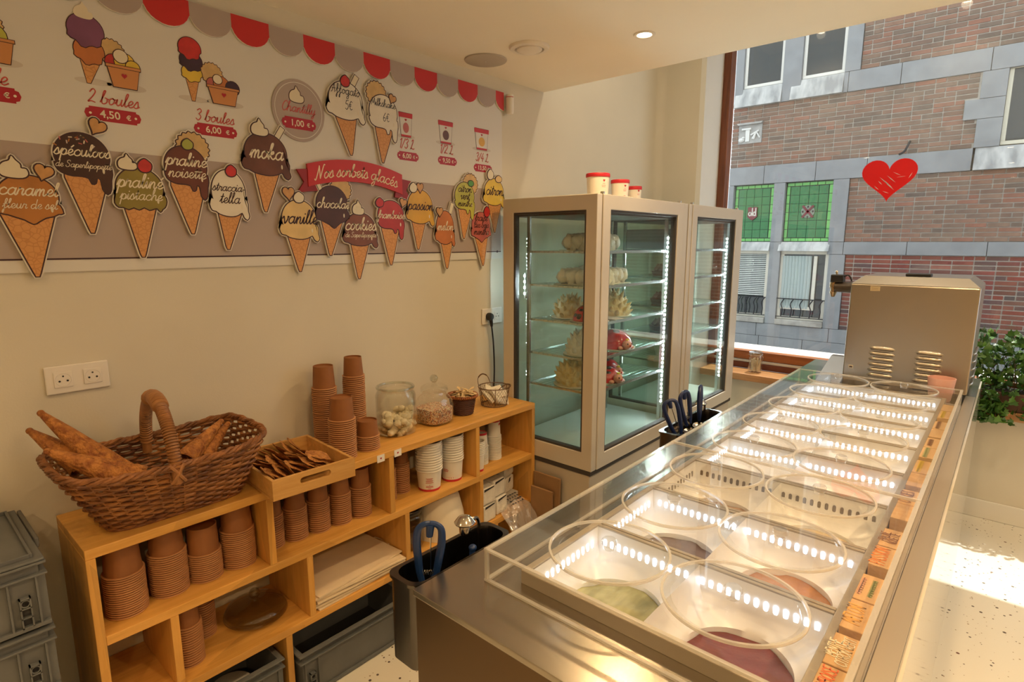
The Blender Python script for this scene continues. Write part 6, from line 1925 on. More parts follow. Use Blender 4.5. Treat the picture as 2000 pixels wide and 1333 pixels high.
def ice_scoop(cx, cy, z0, lean, tw, label, m):
    """squeeze-handle scoop standing head down in the well"""
    Mx = Matrix.Translation((cx, cy, z0)) @ Matrix.Rotation(tw, 4, 'Z') @ Matrix.Rotation(lean, 4, 'X')
    t = thing('ice_cream_scoop', label, 'scoop', (cx, cy, z0))
    g = lambda pts: [Mx @ Vector(p) for p in pts]
    for sg in (-1, 1):
        pts = smooth_pts([(0, sg * .010, .055), (0, sg * .018, .085), (0, sg * .023, .120), (0, sg * .027, .155), (0, sg * .025, .185), (0, sg * .014, .197), (0, 0, .2)], 4)
        MB().tube(g(pts), [.0065 + .0025 * math.sin(PI * min(1, i / (len(pts) * .8))) for i in range(len(pts))], 8).build('handle', m, t)
    MB().tube(g([(0, 0, .17), (0, .001, .198)]), [.0075, .010], 8).build('latch', m, t)
    MB().tube(g([(0, .002, .19), (0, .004, .13), (0, .006, .05)]), .0016, 6).build('push_rod', M_CHROME, t)
    sp = []
    for i in range(60):
        a = 2 * PI * i / 8
        sp.append((.0045 * math.cos(a), -.018 + .036 * i / 59, .085 + .0045 * math.sin(a)))
    MB().tube(g(sp), .0011, 5).build('spring', M_CHROME, t)
    MB().lathe([(0, -.03), (.012, -.027), (.022, -.015), (.026, 0), (.024, 0), (0, -.025)], 20, (0, 0, 0), M=Mx @ Matrix.Translation((0, 0, .025))).build('bowl', M_CHROME, t)
    MB().tube(g([(0, 0, .02), (0, 0, .06)]), .006, 8).build('neck', M_CHROME, t)
    return t
trough(.674, .985, 'steel scoop well hooked on the near staff side of the counter', 'steel dipper tap with mushroom cap, nearest')
trough(1.92, 2.34, 'steel scoop well on the counter in front of the fridge', 'steel dipper tap in front of the fridge')
ice_scoop(1.147, .745, .80, -.06, -.72, 'blue squeeze-handle ice cream scoop standing in the near well', M_BLUE)
o = thing('ice_cream_scoop', 'blue scoop handle end lying low in the near well', 'scoop', (1.16, .875, .83))
MB().tube([(1.16, .872, .83), (1.162, .875, .888)], [.006, .007], 8).build('handle', M_BLUE, o)
MB().ball((1.162, .876, .893), (.010, .010, .008), 10, 7).build('knob', M_BLUE, o)
ice_scoop(1.150, 2.035, .815, .32, -.7, 'navy ice cream scoop leaning in the far well, front one', M_BLUED)
ice_scoop(1.142, 2.125, .835, .30, -.2, 'navy ice cream scoop leaning in the far well, middle one', M_BLUED)
ice_scoop(1.146, 2.20, .84, .22, .3, 'navy ice cream scoop leaning in the far well, rear one', M_BLUED)
# ------------------------------------------------------------------ glass display fridges
M_FRG = mat('fridge_frame', (0.70, 0.64, 0.54), 0.35, 0.2)
M_FRGB = mat('fridge_base', (0.62, 0.55, 0.44), 0.45, 0.1)
M_FPANE = glass('fridge_glass', (0.93, 0.97, 0.945), 0.03, 0.55, 0.01, 4.0)
M_FBACK = mat('fridge_liner', (0.40, 0.43, 0.40), 0.25, 0.3)
M_FFLOOR = mat('fridge_floor', (0.52, 0.60, 0.57), 0.25)
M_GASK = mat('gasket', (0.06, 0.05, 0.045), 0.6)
M_LED = mat('led_dot', (1, 1, 1), 0.3, emit=(0.80, 0.95, 1.0), estr=380.0)
M_CHR2 = mat('shelf_chrome', (0.60, 0.62, 0.60), 0.25, 0.9)
M_FSHELF = glass('shelf_glass', (0.82, 0.90, 0.86), 0.12, 0.7, 0.03, 3.0)
SHELVES = (1.56, 1.395, 1.22, 1.05, .888)
def frame_ring(f, u0, u1, v0, v1, a0, a1, b0, b1, d0, d1):
    o = [(u0, v0), (u1, v0), (u1, v1), (u0, v1)]; i = [(a0, b0), (a1, b0), (a1, b1), (a0, b1)]
    vs = [f(*p, d) for d in (d0, d1) for p in o + i]
    fs = []
    for k in range(4):
        l = (k + 1) % 4
        fs += [(8 + k, 8 + l, 12 + l, 12 + k), (k, 4 + k, 4 + l, l), (k, l, 8 + l, 8 + k), (4 + k, 12 + k, 12 + l, 4 + l)]
    return MB().add(vs, fs)
def fridge(ya, yb, label, group):
    t = thing('display_fridge', label, 'fridge', (.37, (ya + yb) / 2, 0), group)
    x0, x1 = .095, .652
    zb, zt = .53, 1.812
    MB().box(x0 + .01, x1 - .02, ya + .012, yb - .005, 0.0, .505).build('base', M_FRGB, t, .004)
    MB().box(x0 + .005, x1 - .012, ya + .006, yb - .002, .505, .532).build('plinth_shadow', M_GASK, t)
    # side door frame (faces the shelf), then front door frame (faces the counter)
    ysd = lambda u, v, d: (u, ya + d, v)
    xfr = lambda u, v, d: (x1 - d, u, v)
    xe = x1 - .004
    side = frame_ring(ysd, x0, xe, zb, zt, x0 + .066, xe - .058, zb + .085, zt - .068, 0, .040).build('side_frame', M_FRG, t, .003)
    frame_ring(ysd, x0 + .062, xe - .054, zb + .081, zt - .064, x0 + .076, xe - .068, zb + .095, zt - .078, .006, .036).build('side_gasket', M_GASK, t)
    MB().box(x0 + .064, xe - .056, ya + .016, ya + .024, zb + .083, zt - .066).build('side_pane', M_FPANE, t)
    y2 = ya + .044
    ye = yb - .062
    front = frame_ring(xfr, y2, ye, zb, zt, y2 + .064, ye - .070, zb + .072, zt - .066, 0, .040).build('front_frame', M_FRG, t, .003)
    frame_ring(xfr, y2 + .060, ye - .066, zb + .068, zt - .062, y2 + .074, ye - .080, zb + .082, zt - .076, .006, .036).build('front_gasket', M_GASK, t)
    MB().box(x1 - .024, x1 - .016, y2 + .062, ye - .068, zb + .070, zt - .064).build('front_pane', M_FPANE, t)
    MB().box(x1 - .036, x1 - .010, ya + .0405, y2, zb + .01, zt - .004).build('corner_seal', M_GASK, t)
    MB().box(x0, x1 - .008, ye + .006, yb, zb, zt).box(x0, x1 - .008, ye, yb, zt - .02, zt) if False else None
    MB().box(x1 - .060, x1 - .006, ye + .010, yb, zb, zt).build('corner_post', M_FRG, t, .003)
    MB().box(x0, x0 + .05, yb - .05, yb, zb, zt).build('corner_post', M_FRG, t, .003)
    MB().box(x0 + .005, x0 + .012, ya + .04, yb - .05, zb + .02, zt - .02).build('wall_side_pane', M_FPANE, t)
    MB().box(x0 + .05, x1 - .06, yb - .012, yb - .005, zb + .02, zt - .02).build('far_pane', M_FPANE, t)
    MB().box(x0 + .002, x1 - .042, ya + .042, yb - .003, zt - .022, zt - .001).build('roof', M_FRG, t)
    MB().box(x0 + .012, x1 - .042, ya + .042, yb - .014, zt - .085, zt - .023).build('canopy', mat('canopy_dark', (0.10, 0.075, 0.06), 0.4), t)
    MB().box(x0 + .012, x1 - .042, ya + .042, yb - .014, zb + .004, zb + .05).build('floor_tray', M_FFLOOR, t)
    MB().box(x0 + .012, x0 + .20, ya + .60, yb - .06, zb + .05, zb + .30).build('evaporator_cover', M_FBACK, t, .004) if False else None
    for px, py in ((x0 + .105, ya + .062), (x1 - .085, yb - .115), (x0 + .105, yb - .10)):
        MB().box(px, px + .018, py, py + .012, zb + .05, zt - .085).build('shelf_post', M_CHR2, t)
    sx0, sx1, sy0, sy1 = x0 + .115, x1 - .060, ya + .075, yb - .118
    for z in SHELVES:
        s_ = MB()
        s_.box(sx0, sx1, sy0, sy0 + .006, z - .010, z).box(sx0, sx1, sy1 - .006, sy1, z - .010, z)
        s_.box(sx0, sx0 + .006, sy0, sy1, z - .010, z).box(sx1 - .006, sx1, sy0, sy1, z - .012, z + .002)
        so = s_.build('wire_shelf', M_CHR2, t)
        n = 13
        w = MB()
        for i in range(1, n):
            xx = sx0 + (sx1 - sx0) * i / n
            w.tube([(xx, sy0, z - .004), (xx, sy1, z - .004)], .0032, 5)
        w.build('bars', M_CHR2, so, stuff=True)
        MB().box(sx0 + .006, sx1 - .006, sy0 + .006, sy1 - .006, z - .0008, z + .0005).build('glass_plate', M_FSHELF, so)
    for px, py, dx, dy, z0, z1 in ((x1 - .052, yb - .128, .004, 0, .70, 1.62), (x0 + .085, ya + .075, 0, -1, 1.34, 1.43)):
        st_ = MB().box(px - .004, px + .004, py - .006, py + .006, z0 - .02, z1 + .02).build('led_strip', M_CHR2, t)
        d_ = MB(); 
        nled = max(4, int((z1 - z0) / .024))
        for i in range(nled):
            z = z0 + (z1 - z0) * i / (nled - 1)
            d_.box(px - .004, px + .004, py - .009, py - .006, z, z + .009)
        d_.build('led_dots', M_LED, st_, stuff=True)
    MB().tube([(x1 - .058, yb - .105, .60), (x1 - .062, yb - .10, .66), (x1 - .058, yb - .108, .70)], .006, 6).build('cable', M_TRIMW, t)
    for yy in (y2 + .02, ye - .02):
        MB().lathe([(0, 0), (.010, 0), (.010, .012), (0, .013)], 12, (x1 - .02, yy, zt)).build('hinge', M_CHR2, t)
    return t
fridge(2.170, 3.092, 'glass display fridge full of meringue cakes, nearer one', 'two glass display fridges')
fridge(3.104, 3.945, 'darker glass display fridge next to the shop window, farther one', 'two glass display fridges')

# cakes
M_MW = mat('meringue_white', (0.84, 0.83, 0.78), 0.6, var=.15, vscale=30, bump=.15, bscale=60)
M_MY = mat('meringue_toasted', (0.80, 0.73, 0.52), 0.6, var=.35, vscale=26, col2=(0.66, 0.48, 0.22))
M_LBR = mat('glaze_red', (0.55, 0.015, 0.02), 0.12, coat=.5)
M_LBK = mat('glaze_dark', (0.05, 0.025, 0.03), 0.15)
M_BOARDC = mat('cake_board', (0.66, 0.62, 0.52), 0.4)
def swirl(mb, p, r, h, seed, tilt=(0, 0)):
    Mx = Matrix.Translation(p) @ Matrix.Rotation(tilt[0], 4, 'X') @ Matrix.Rotation(tilt[1], 4, 'Y')
    n = 12; vs, fs = [], []
    lv = [(1.0, 0), (1.05, .18), (.85, .42), (.55, .65), (.28, .85), (0, 1.05)]
    rings = []
    for j, (rr, zz) in enumerate(lv):
        if rr == 0: rings.append([len(vs)]); vs.append(Mx @ Vector((0, 0, h * zz))); continue
        rings.append(list(range(len(vs), len(vs) + n)))
        for i in range(n):
            a = 2 * PI * i / n + zz * 1.4
            q = r * rr * (1 + .16 * math.cos(6 * (a - zz * 1.4)))
            vs.append(Mx @ Vector((q * math.cos(a), q * math.sin(a), h * zz)))
    for A, B2 in zip(rings[:-1], rings[1:]):
        for i in range(n):
            j = (i + 1) % n
            if len(B2) == 1: fs.append((A[i], A[j], B2[0]))
            else: fs.append((A[i], A[j], B2[j], B2[i]))
    mb.add(vs, fs, True)
def cake_spiky(x, y, z, r, h, m, label, n=46, lean=1.0):
    t = thing('meringue_cake', label, 'cake', (x, y, z), 'cakes in the display fridge')
    MB().lathe([(0, 0), (r + .012, 0), (r + .012, .003), (0, .003)], 32, (x, y, z + .0008)).build('cake_board', M_BOARDC, t)
    MB().lathe([(0, .003), (r * .86, .003), (r * .86, h * .35), (r * .65, h * .7), (r * .3, h * .88), (0, h * .92)], 24, (x, y, z)).build('sponge', m, t)
    b = MB()
    ga = PI * (3 - 5 ** .5)
    for i in range(n):
        f_ = (i + .5) / n
        ph = math.acos(1 - f_ * .98)
        a = i * ga
        d = Vector((math.sin(ph) * math.cos(a), math.sin(ph) * math.sin(a), math.cos(ph)))
        p = Vector((x + d.x * r * .8, y + d.y * r * .8, z + .004 + d.z * h * .78))
        up = (d + Vector((0, 0, .6 * lean))).normalized()
        Mx = Matrix.Translation(p) @ up.to_track_quat('Z', 'Y').to_matrix().to_4x4()
        rr = r * .155; hh = r * RND.uniform(.36, .52)
        b.lathe([(rr * .9, -rr * .4), (rr, 0), (rr * .8, hh * .35), (rr * .4, hh * .7), (0, hh)], 8, M=Mx)
    b.build('peaks', m, t, stuff=True)
    return t
def cake_meringue(x, y, z, lx, ly, h, label):
    t = thing('meringue_cake', label, 'cake', (x, y, z), 'cakes in the display fridge')
    MB().box(x - lx - .01, x + lx + .01, y - ly - .01, y + ly + .01, z + .0008, z + .0036).build('cake_board', M_BOARDC, t)
    b = MB()
    nx, ny = max(2, round(lx * 2 / .05)), max(2, round(ly * 2 / .05))
    for i in range(nx):
        for j in range(ny):
            px = x - lx + (i + .5) * 2 * lx / nx; py = y - ly + (j + .5) * 2 * ly / ny
            ex = abs((px - x) / lx); ey = abs((py - y) / ly)
            hh = h * (1 - .22 * max(ex, ey) ** 3)
            b.ball((px, py, z + .004 + hh * .5), (lx / nx * 1.35, ly / ny * 1.35, hh * .5), 14, 9, bumps=.28, seed=i * 3 + j)
    for i in range(10):
        a = 2 * PI * i / 10
        swirl(b, (x + lx * .85 * math.cos(a), y + ly * .85 * math.sin(a), z + .004), .026, h * .75, i, (-.35 * math.sin(a), .35 * math.cos(a)))
    b.build('meringue', M_MW, t)
    return t
def cake_bug(x, y, z, r, ang, label):
    t = thing('ladybird_cake', label, 'cake', (x, y, z), 'cakes in the display fridge')
    MB().lathe([(0, 0), (r + .014, 0), (r + .014, .003), (0, .003)], 32, (x, y, z + .0008)).build('cake_board', M_BOARDC, t)
    MB().lathe([(r, .004), (r * .99, r * .25), (r * .88, r * .55), (r * .62, r * .82), (r * .3, r * .95), (0, r * .98)], 36, (x, y, z)).build('dome', M_LBR, t)
    for k, (a, p) in enumerate([(0.9, .5), (2.2, .7), (3.4, .55), (4.6, .8), (-.9, .75), (5.6, .35), (.2, 1.05), (1.6, 1.1), (2.9, 1.15), (4.2, 1.1), (-1.7, 1.2)]):
        d = Vector((math.sin(p) * math.cos(a), math.sin(p) * math.sin(a), math.cos(p) * .98))
        c = Vector((x, y, z)) + d * r * .975
        MB().lathe([(0, .005), (r * .18, .003), (r * .26, -.004), (0, -.006)], 16, M=Matrix.Translation(c) @ d.to_track_quat('Z', 'Y').to_matrix().to_4x4()).build('spot', M_LBK, t)
    hd = Vector((x + (r + .016) * math.cos(ang), y + (r + .016) * math.sin(ang), z + .030))
    MB().ball(hd, (.026, .026, .025), 16, 10).build('head', mat('marzipan_pink', (0.70, 0.33, 0.26), 0.45), t)
    fc = MB()
    for da in (-.5, .5):
        fc.ball(hd + Vector((.024 * math.cos(ang + da), .024 * math.sin(ang + da), .008)), .0042, 8, 6)
    fc.build('eyes', M_LBK, t)
    MB().ball(hd + Vector((.026 * math.cos(ang), .026 * math.sin(ang), -.002)), .005, 8, 6).build('nose', M_LBR, t)
    MB().lathe([(.010, 0), (.009, .010), (0, .012)], 8, hd + Vector((0, 0, .021))).build('crown', mat('sugar_yellow', (0.75, 0.55, 0.05), 0.4), t)
    for sg in (-1, 1):
        MB().ball(hd + Vector((-.01 * math.cos(ang) + sg * .034 * -math.sin(ang), -.01 * math.sin(ang) + sg * .034 * math.cos(ang), -.016)), (.014, .014, .010), 10, 7).build('foot', mat('marzipan_pink', (0.70, 0.33, 0.26), 0.45), t)
    return t
S1, S2, S3, S4, S5 = [z + .002 for z in SHELVES]
cake_meringue(.455, 2.425, S1, .085, .13, .085, 'white meringue cake on the top fridge shelf')
cake_meringue(.455, 2.445, S2, .105, .165, .085, 'long white meringue cake on the second fridge shelf')
cake_spiky(.345, 2.405, S3, .085, .115, M_MY, 'toasted spiky meringue cake behind the ladybird, third shelf', 40)
cake_bug(.505, 2.345, S3, .082, -.6, 'red ladybird cake at the corner of the third shelf')
cake_spiky(.455, 2.625, S3, .098, .13, M_MY, 'toasted spiky meringue cake on the right of the third shelf', 44)
o = MB().box(.50, .585, 2.455, 2.535, S3 + .0005, S3 + .0025).build('price_card', mat('card_pink', (0.70, 0.60, 0.55), 0.5)); tag(o, 'flat pale card lying on the third fridge shelf', 'card')
cake_spiky(.465, 2.355, S4, .088, .12, M_MW, 'white spiky meringue cake on the fourth shelf', 44)
cake_bug(.485, 2.615, S4, .098, -.4, 'single red ladybird cake on the fourth shelf')
cake_spiky(.425, 2.365, S5, .108, .135, mat('meringue_cream', (0.82, 0.74, 0.52), 0.6, var=.25, vscale=24, col2=(0.72, 0.54, 0.26)), 'cream spiky meringue cake on the lowest shelf', 60)
cake_bug(.505, 2.52, S5, .078, -.35, 'red ladybird cake on the lowest shelf, left of the pair')
cake_bug(.405, 2.655, S5, .090, -.25, 'red ladybird cake on the lowest shelf, right and behind')
M_CH = mat('cake_chocolate', (0.22, 0.10, 0.07), 0.5, var=.3, vscale=14)
for i, (z, lb) in enumerate([(S2, 'brown tart on the second shelf of the far fridge'), (S3, 'brown tart on the third shelf of the far fridge'), (S4, 'brown tart on the fourth shelf of the far fridge')]):
    t = thing('chocolate_tart', lb, 'cake', (.42, 3.36, z), 'tarts in the far fridge')
    MB().lathe([(0, .001), (.10, .001), (.11, .03), (.105, .032), (0, .028)], 30, (.42, 3.36, z)).build('crust', M_CH, t)
    b = MB()
    for q in range(9): swirl(b, (.42 + .07 * math.cos(q * .7), 3.36 + .07 * math.sin(q * .7), z + .028), .022, .045, q)
    b.build('swirls', mat('swirl_brown', (0.34, 0.17, 0.12), 0.5), t)
o = MB().lathe([(0, .001), (.07, .001), (.085, .05), (.06, .09), (0, .10)], 28, (.42, 3.38, S5)).build('pale_cake', M_MW); tag(o, 'pale domed cake on the lowest shelf of the far fridge', 'cake')
MB_card = MB().box(.14, .52, 3.30, 3.50, S1 + .0005, S1 + .12)
o = MB_card.build('cake_box', mat('box_mauve', (0.40, 0.36, 0.38), 0.5), None, .004); tag(o, 'grey printed cake box on the top shelf of the far fridge', 'box')

# tubs on the fridge roof
for i, (x, y, r, h, lb) in enumerate([(.500, 2.398, .056, .112, 'largest white tub with red lid on the fridge'), (.495, 2.612, .046, .100, 'middle white tub with red lid on the fridge'), (.500, 2.752, .036, .078, 'smallest white tub with red lid on the fridge')]):
    t = thing('ice_cream_tub', lb, 'tub', (x, y, 1.813), 'three tubs on the fridge')
    z = 1.8118
    MB().lathe([(0, 0), (r * .84, 0), (r * .86, .004), (r * .97, h - .016), (0, h - .016)], 36, (x, y, z)).build('body', MATS['cup_white'], t)
    MB().lathe([(r * .848, .0005), (r * .855, .0005), (r * .868, .007), (r * .858, .007)], 36, (x, y, z), closed=True).build('base_ring', MATS['cup_red'], t)
    MB().lathe([(r * 1.0, h - .018), (r * 1.03, h - .016), (r * 1.03, h - .004), (r * 1.0, h), (r * .94, h - .003), (0, h - .003), (0, h - .012), (r * .95, h - .014)], 36, (x, y, z)).build('lid', MATS['cup_red'], t)
    b = MB()
    a0 = -.42
    for v, w in ((.55, .5), (.48, .8), (.42, .7), (.2, .5)):
        vs = []
        for q in range(9):
            a = a0 + (q / 8 - .5) * w * .55
            rr = r * (.86 + .11 * v) * 1.012
            for dz in (0, .0018): vs.append((x + rr * math.cos(a), y + rr * math.sin(a), z + h * v + dz))
        b.add(vs, [(2 * q, 2 * q + 2, 2 * q + 3, 2 * q + 1) for q in range(8)])
    b.build('print', MATS['cup_print'], t)
    rr = r * .945 * 1.012
    MB().prism(heart(0, 0, .011, .011, 16), 0, .001, lambda u, v, d: (x + (rr + d) * math.cos(a0 - u / rr * -1), y + (rr + d) * math.sin(a0 + u / rr), z + h * .68 + v)).build('printed_heart', M_TAG, t)

# cardboard flats between shelf and fridge
for i, (x0, x1, ya, h, lb) in enumerate([(.318, .482, 2.150, .455, 'tall brown cardboard flat leaning beside the fridge'), (.318, .452, 2.128, .385, 'shorter brown cardboard flat in front of the tall one')]):
    o = MB().box(x0, x1, ya, ya + .012, .0008, h).build('cardboard_flat', mat('cardboard', (0.34, 0.19, 0.085), 0.8, var=.15, vscale=10), None, .002)
    tag(o, lb, 'cardboard', 'cardboard flats by the fridge')

# ------------------------------------------------------------------ steel cream machine at the far end of the counter
M_MST = steel('machine_steel', (0.50, 0.45, 0.38), 0.32, 'x')
mc = thing('cream_machine', 'boxy stainless steel cream machine with louvres at the far counter end', 'machine', (1.70, 3.42, .90))
MX0, MX1, MY0, MY1 = 1.452, 1.948, 3.205, 3.66
MB().box(MX0, MX1, MY0, MY1, .925, 1.404).build('housing', M_MST, mc, .006)
tv, bv = 1.404, .035
tp = MB()
vs = [(MX0, MY0, tv), (MX1, MY0, tv), (MX1, MY1, tv), (MX0, MY1, tv), (MX0 + .045, MY0 + .048, tv + .038), (MX1 - .045, MY0 + .048, tv + .038), (MX1 - .045, MY1 - .048, tv + .038), (MX0 + .045, MY1 - .048, tv + .038)]
tp.add(vs, [(0, 1, 5, 4), (1, 2, 6, 5), (2, 3, 7, 6), (3, 0, 4, 7), (4, 5, 6, 7), (0, 3, 2, 1)]).build('hood', M_MST, mc, .003)
MB().box(1.66, 1.76, 3.28, 3.34, tv + .038, tv + .052).build('hood_knob', M_BLK, mc, .004)
lv_me = None
for cx in (1.610, 1.795):
    for q in range(6):
        z = 1.093 - q * .0262
        b = MB()
        n = 12; m = 5
        vs, fs = [], []
        for j in range(m + 1):
            a = (PI / 2) * j / m
            for i in range(n + 1):
                u = -1 + 2 * i / n
                e = (1 - abs(u) ** 4)
                vs.append(Vector((cx + u * .053, MY0 - .011 * math.sin(a) * e - .0003, z + .0155 * math.cos(a) * (0.35 + .65 * e))))
        for j in range(m):
            for i in range(n):
                k = j * (n + 1) + i; fs.append((k, k + 1, k + n + 2, k + n + 1))
        b.add(vs, fs, True).build('louvre', M_MST, mc)
        MB().box(cx - .047, cx + .047, MY0 - .0012, MY0 - .0004, z - .004, z + .002).build('louvre_gap', M_GASK, mc)
for x in (MX0 + .04, MX1 - .05):
    for y in (MY0 + .04, MY1 - .05):
        MB().lathe([(0, 0), (.018, 0), (.015, .0245), (0, .0245)], 14, (x, y, .9006)).build('foot', M_BLK, mc)
for q in range(5):
    MB().tube([(MX1 + .001, MY0 + .08, 1.10 - q * .035), (MX1 + .008, MY0 + .09, 1.105 - q * .035), (MX1 + .008, MY0 + .30, 1.105 - q * .035), (MX1 + .001, MY0 + .31, 1.10 - q * .035)], .0045, 6).build('side_louvre', M_MST, mc)
MB().box(1.535, 1.575, MY0 - .0012, MY0, 1.372, 1.394).build('type_plate', mat('plate_tan', (0.62, 0.50, 0.30), 0.5), mc)
tx = MB(); 
for q in range(3): tx.box(1.539, 1.571 - .004 * (q % 2), MY0 - .0016, MY0 - .0012, 1.376 + q * .006, 1.3775 + q * .006)
tx.build('plate_print', mat('plate_ink', (0.22, 0.15, 0.08), 0.6), mc)
MB().box(1.477, 1.496, MY0 - .0012, MY0, .985, 1.001).build('warning_label', mat('label_tan', (0.60, 0.52, 0.38), 0.5), mc)
MB().box(1.480, 1.493, MY0 - .0016, MY0 - .0012, .989, .996).build('label_print', M_LBK, mc)
# nozzle arm on the left
MB().lathe([(0, 0), (.030, 0), (.026, .09), (0, .095)], 20, (MX0 + .002, 3.30, 1.378), M=Matrix.Rotation(-PI / 2, 4, 'Y')).build('nozzle_arm', mat('arm_dark', (0.06, 0.045, 0.035), 0.4), mc)
MB().box(1.345, 1.402, 3.27, 3.33, 1.402, 1.440).build('switch_box', M_BLK, mc, .004)
MB().lathe([(0, 0), (.006, 0), (.007, .014), (.004, .020), (0, .021)], 12, (1.366, 3.30, 1.440)).build('button', M_CHROME, mc)
MB().tube(smooth_pts([(1.400, 3.30, 1.430), (1.418, 3.30, 1.438), (1.430, 3.30, 1.425), (1.436, 3.30, 1.408)], 4), .004, 6).build('wire', M_BLK, mc)
M_BRZ = mat('bronze', (0.50, 0.36, 0.22), 0.25, 1.0)
MB().lathe([(0, 0), (.008, 0), (.014, .014), (.017, .026), (.013, .030), (.013, .044), (.019, .048), (.019, .074), (0, .076)], 20, (1.357, 3.30, 1.326)).build('nozzle', M_BRZ, mc)
# drip tray beside the machine
dt = thing('drip_tray', 'sloped steel drip tray with black edge left of the cream machine', 'tray', (1.37, 3.33, .90))
MB().prism([(3.20, .9008), (3.55, .9008), (3.55, .985), (3.50, .985)], 1.335, 1.445, lambda u, v, d: (d, u, v)).build('steel_slope', M_MST, dt)
MB().tube([(1.30 + .0 * i, 3.21 + .02 * i, .906) for i in range(8)], .006, 6).build('black_edge', M_BLK, dt)
# pink pot
pp = thing('pink_pot', 'small plain pink pot in front of the cream machine', 'pot', (1.856, 3.140, .90))
MB().lathe([(0, .0), (.038, .0), (.041, .004), (.052, .098), (.0525, .104), (.0490, .104), (.0480, .098), (.038, .010), (0, .008)], 40, (1.856, 3.1445, .9006)).build('body', mat('pink_plastic', (0.74, 0.42, 0.35), 0.5), pp)

# ------------------------------------------------------------------ window side: jars, heart, planter
M_SPN = mat('spoon_wood', (0.74, 0.58, 0.38), 0.6, var=.2, vscale=30)
for i, (x, y, lb) in enumerate([(.700, 4.235, 'clip-top glass jar of wooden spoons on the window sill'), (1.300, 4.255, 'clip-top glass jar half hidden by the cream machine')]):
    t = thing('clip_jar', lb, 'jar', (x, y, .67), 'clip jars on the sill')
    z = .6706
    MB().lathe([(0, 0), (.040, 0), (.046, .006), (.048, .016), (.048, .105), (.042, .122), (.040, .130), (.036, .130), (.044, .10), (.044, .016), (0, .008)], 32, (x, y, z)).build('glass_wall', M_GLASS, t)
    MB().lathe([(.044, .131), (.047, .134), (.047, .146), (.038, .152), (0, .153)], 32, (x, y, z)).build('glass_cap', MATS['rim_glass'], t)
    MB().tube([(x + .0475 * math.cos(a), y + .0475 * math.sin(a), z + .128) for a in [2 * PI * q / 28 for q in range(28)]], .0016, 6, closed=True).build('wire_clip', M_CHROME, t)
    MB().tube(smooth_pts([(x + .047, y - .01, z + .128), (x + .056, y - .012, z + .115), (x + .052, y - .012, z + .095)], 4), .0016, 6).build('clip_lever', M_CHROME, t)
    for q in range(9):
        a = q * 2.4; rr = .012 + .018 * (q % 3) / 2
        o = MB().tube([(x + rr * math.cos(a), y + rr * math.sin(a), z + .010), (x + (rr + .006) * math.cos(a + .3), y + (rr + .006) * math.sin(a + .3), z + .085 + .02 * RND.random())], [.0055, .004], 6).build('wooden_stick', M_SPN)
        tag(o, 'small wooden stick standing in the %s clip jar' % ('left' if i == 0 else 'right'), 'stick', 'sticks in the %s jar' % ('left' if i == 0 else 'right'))
hs = thing('heart_sticker', 'red heart with white hatch strokes on the shop window', 'sticker', (1.385, 4.3705, 1.86))
hf = lambda u, v, d: (u, 4.3714 - d, v)
MB().prism(heart(1.383, 1.985, .298, .262, 48), 0, .0012, hf).build('heart', mat('sticker_red', (0.85, 0.004, 0.008), 0.4, emit=(0.9, 0.0, 0.0), estr=0.0), hs)
for a, b, l, w, an in [(1.372, 1.975, .105, .006, -.75), (1.385, 1.960, .10, .005, -.8), (1.340, 1.975, .035, .004, -.8), (1.398, 1.995, .07, .004, -.75), (1.425, 2.025, .05, .003, -.5), (1.322, 1.945, .04, .003, -.75), (1.375, 1.915, .04, .003, -.4), (1.497, 2.01, .04, .004, 1.1), (1.45, 2.005, .05, .002, .1)]:
    MB().prism(rot([(a - l / 2, b), (a, b - w * .5), (a + l / 2, b), (a, b + w * .5)], (a, b), an), .0012, .002, hf).build('white_stroke', mat('sticker_white', (0.80, 0.78, 0.78), 0.5), hs)
# planter with ivy
pt = thing('planter_box', 'brown planter box of trailing ivy on the sill beside the machine', 'plant', (2.3, 4.22, .67))
MB().box(1.93, 2.75, 4.135, 4.315, .6706, .775).build('box', mat('planter_brown', (0.09, 0.040, 0.022), 0.6), pt, .006)
MB().box(1.945, 2.735, 4.15, 4.30, .760, .777).build('soil', mat('soil', (0.03, 0.022, 0.016), 0.95, var=.4, vscale=40), pt)
def leaf_mat(name, c1, c2):
    m, nt, N, L, p = _new(name)
    oi = N.new('ShaderNodeObjectInfo'); gi = N.new('ShaderNodeNewGeometry')
    ad = N.new('ShaderNodeMath'); ad.operation = 'ADD'; L.new(oi.outputs['Random'], ad.inputs[0]); L.new(gi.outputs['Random Per Island'], ad.inputs[1])
    fr2 = N.new('ShaderNodeMath'); fr2.operation = 'FRACT'; L.new(ad.outputs[0], fr2.inputs[0])
    cr = N.new('ShaderNodeValToRGB'); cr.color_ramp.elements[0].color = (*c1, 1); cr.color_ramp.elements[1].color = (*c2, 1)
    L.new(fr2.outputs[0], cr.inputs['Fac']); L.new(cr.outputs['Color'], p.inputs['Base Color'])
    p.inputs['Roughness'].default_value = .4
    p.inputs['Transmission Weight'].default_value = 0.0
    p.inputs['Subsurface Weight'].default_value = 0.0
    return m
M_LEAF = leaf_mat('ivy_leaf', (0.018, 0.075, 0.012), (0.10, 0.23, 0.035))
lf = [(0, 0), (.30, -.10), (.52, .12), (.34, .32), (.46, .62), (.20, .62), (0, 1.0), (-.20, .62), (-.46, .62), (-.34, .32), (-.52, .12), (-.30, -.10)]
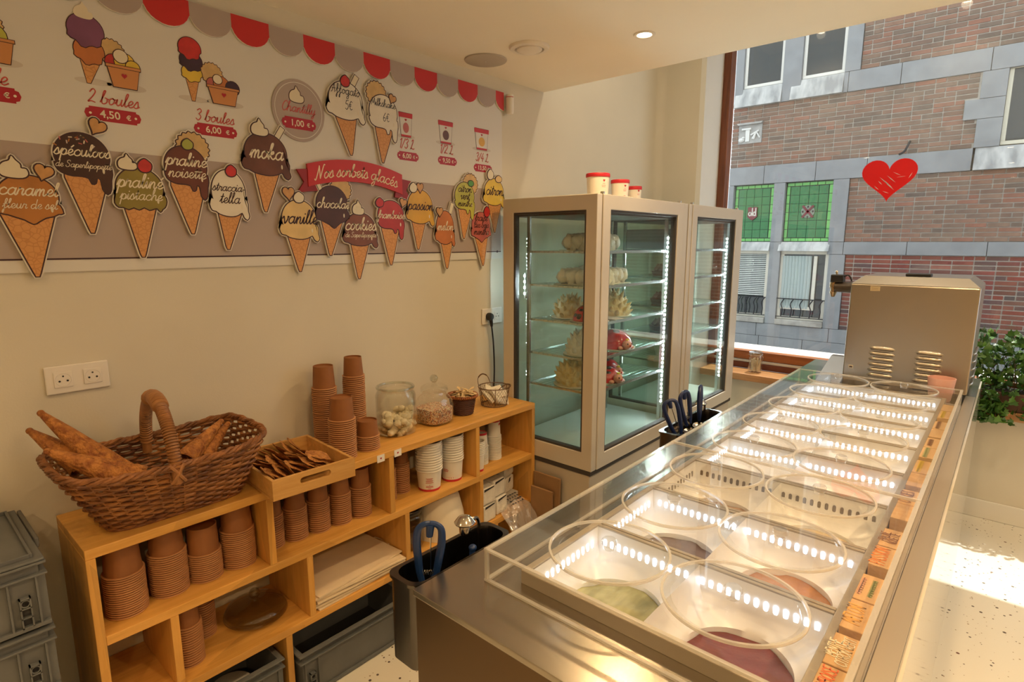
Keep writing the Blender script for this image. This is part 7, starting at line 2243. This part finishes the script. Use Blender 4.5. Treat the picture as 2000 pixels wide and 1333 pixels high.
def leaf_geo(s):
    vs = [Vector((0, .35 * s, .06 * s))] + [Vector((a * s, b * s, -.10 * s * abs(a) - .08 * s * b * b)) for a, b in lf]
    n = len(lf)
    return vs, [(0, 1 + i, 1 + (i + 1) % n) for i in range(n)]
lm_ = MB().add(*leaf_geo(.042), True).mesh('leaf'); lm_.materials.append(M_LEAF)
def leaf_spot(i):
    r = random.Random(1000 + i)
    x = r.uniform(1.90, 2.80); t = r.random()
    hmax = 1.18 if x < 2.02 else 1.11
    if t < .8:
        z = r.uniform(.77, hmax - .10 * abs(math.sin(x * 9)))
        y = 4.225 + r.uniform(-1, 1) * (.09 + .03 * math.sin(z * 20))
    else:
        z = r.uniform(.60, .78); y = 4.115 - r.uniform(0, .05); x = 2.02 + r.gauss(0, .05) if r.random() < .5 else x
        if x < 1.93: x = 1.96
    y = min(y, 4.325)
    return x, y, z, r
spots = [leaf_spot(i) for i in range(1500)]
for i, (x, y, z, r) in enumerate(spots[:220]):
    share('leaf', lm_, pt, Matrix.Translation((x, min(y, 4.17) if z > .78 else y, z)) @ Matrix.Rotation(r.uniform(-.9, .9), 4, 'Z') @ Matrix.Rotation(math.radians(-70 + r.uniform(-45, 45)) + PI, 4, 'X') @ Matrix.Rotation(r.uniform(-.8, .8), 4, 'Y'))
fol = MB()
gv, gf = leaf_geo(.038)
for x, y, z, r in spots[220:]:
    Mx = Matrix.Translation((x, y, z)) @ Matrix.Rotation(r.uniform(0, 6.3), 4, 'Z') @ Matrix.Rotation(math.radians(110 + r.uniform(-60, 60)), 4, 'X') @ Matrix.Scale(r.uniform(.7, 1.15), 4)
    fol.add([Mx @ v for v in gv], gf, True)
fol.build('foliage', M_LEAF, pt, stuff=True)
sm_ = MB()
for i in range(40):
    r = random.Random(i); x = r.uniform(1.96, 2.72)
    sm_.tube(smooth_pts([(x, 4.22, .775), (x + r.uniform(-.03, .03), 4.22 + r.uniform(-.03, .03), .87), (x + r.uniform(-.06, .06), 4.22 + r.uniform(-.07, .07), .97)], 3), .0022, 5)
sm_.build('stems', mat('ivy_stem', (0.10, 0.07, 0.03), 0.7), pt, stuff=True)
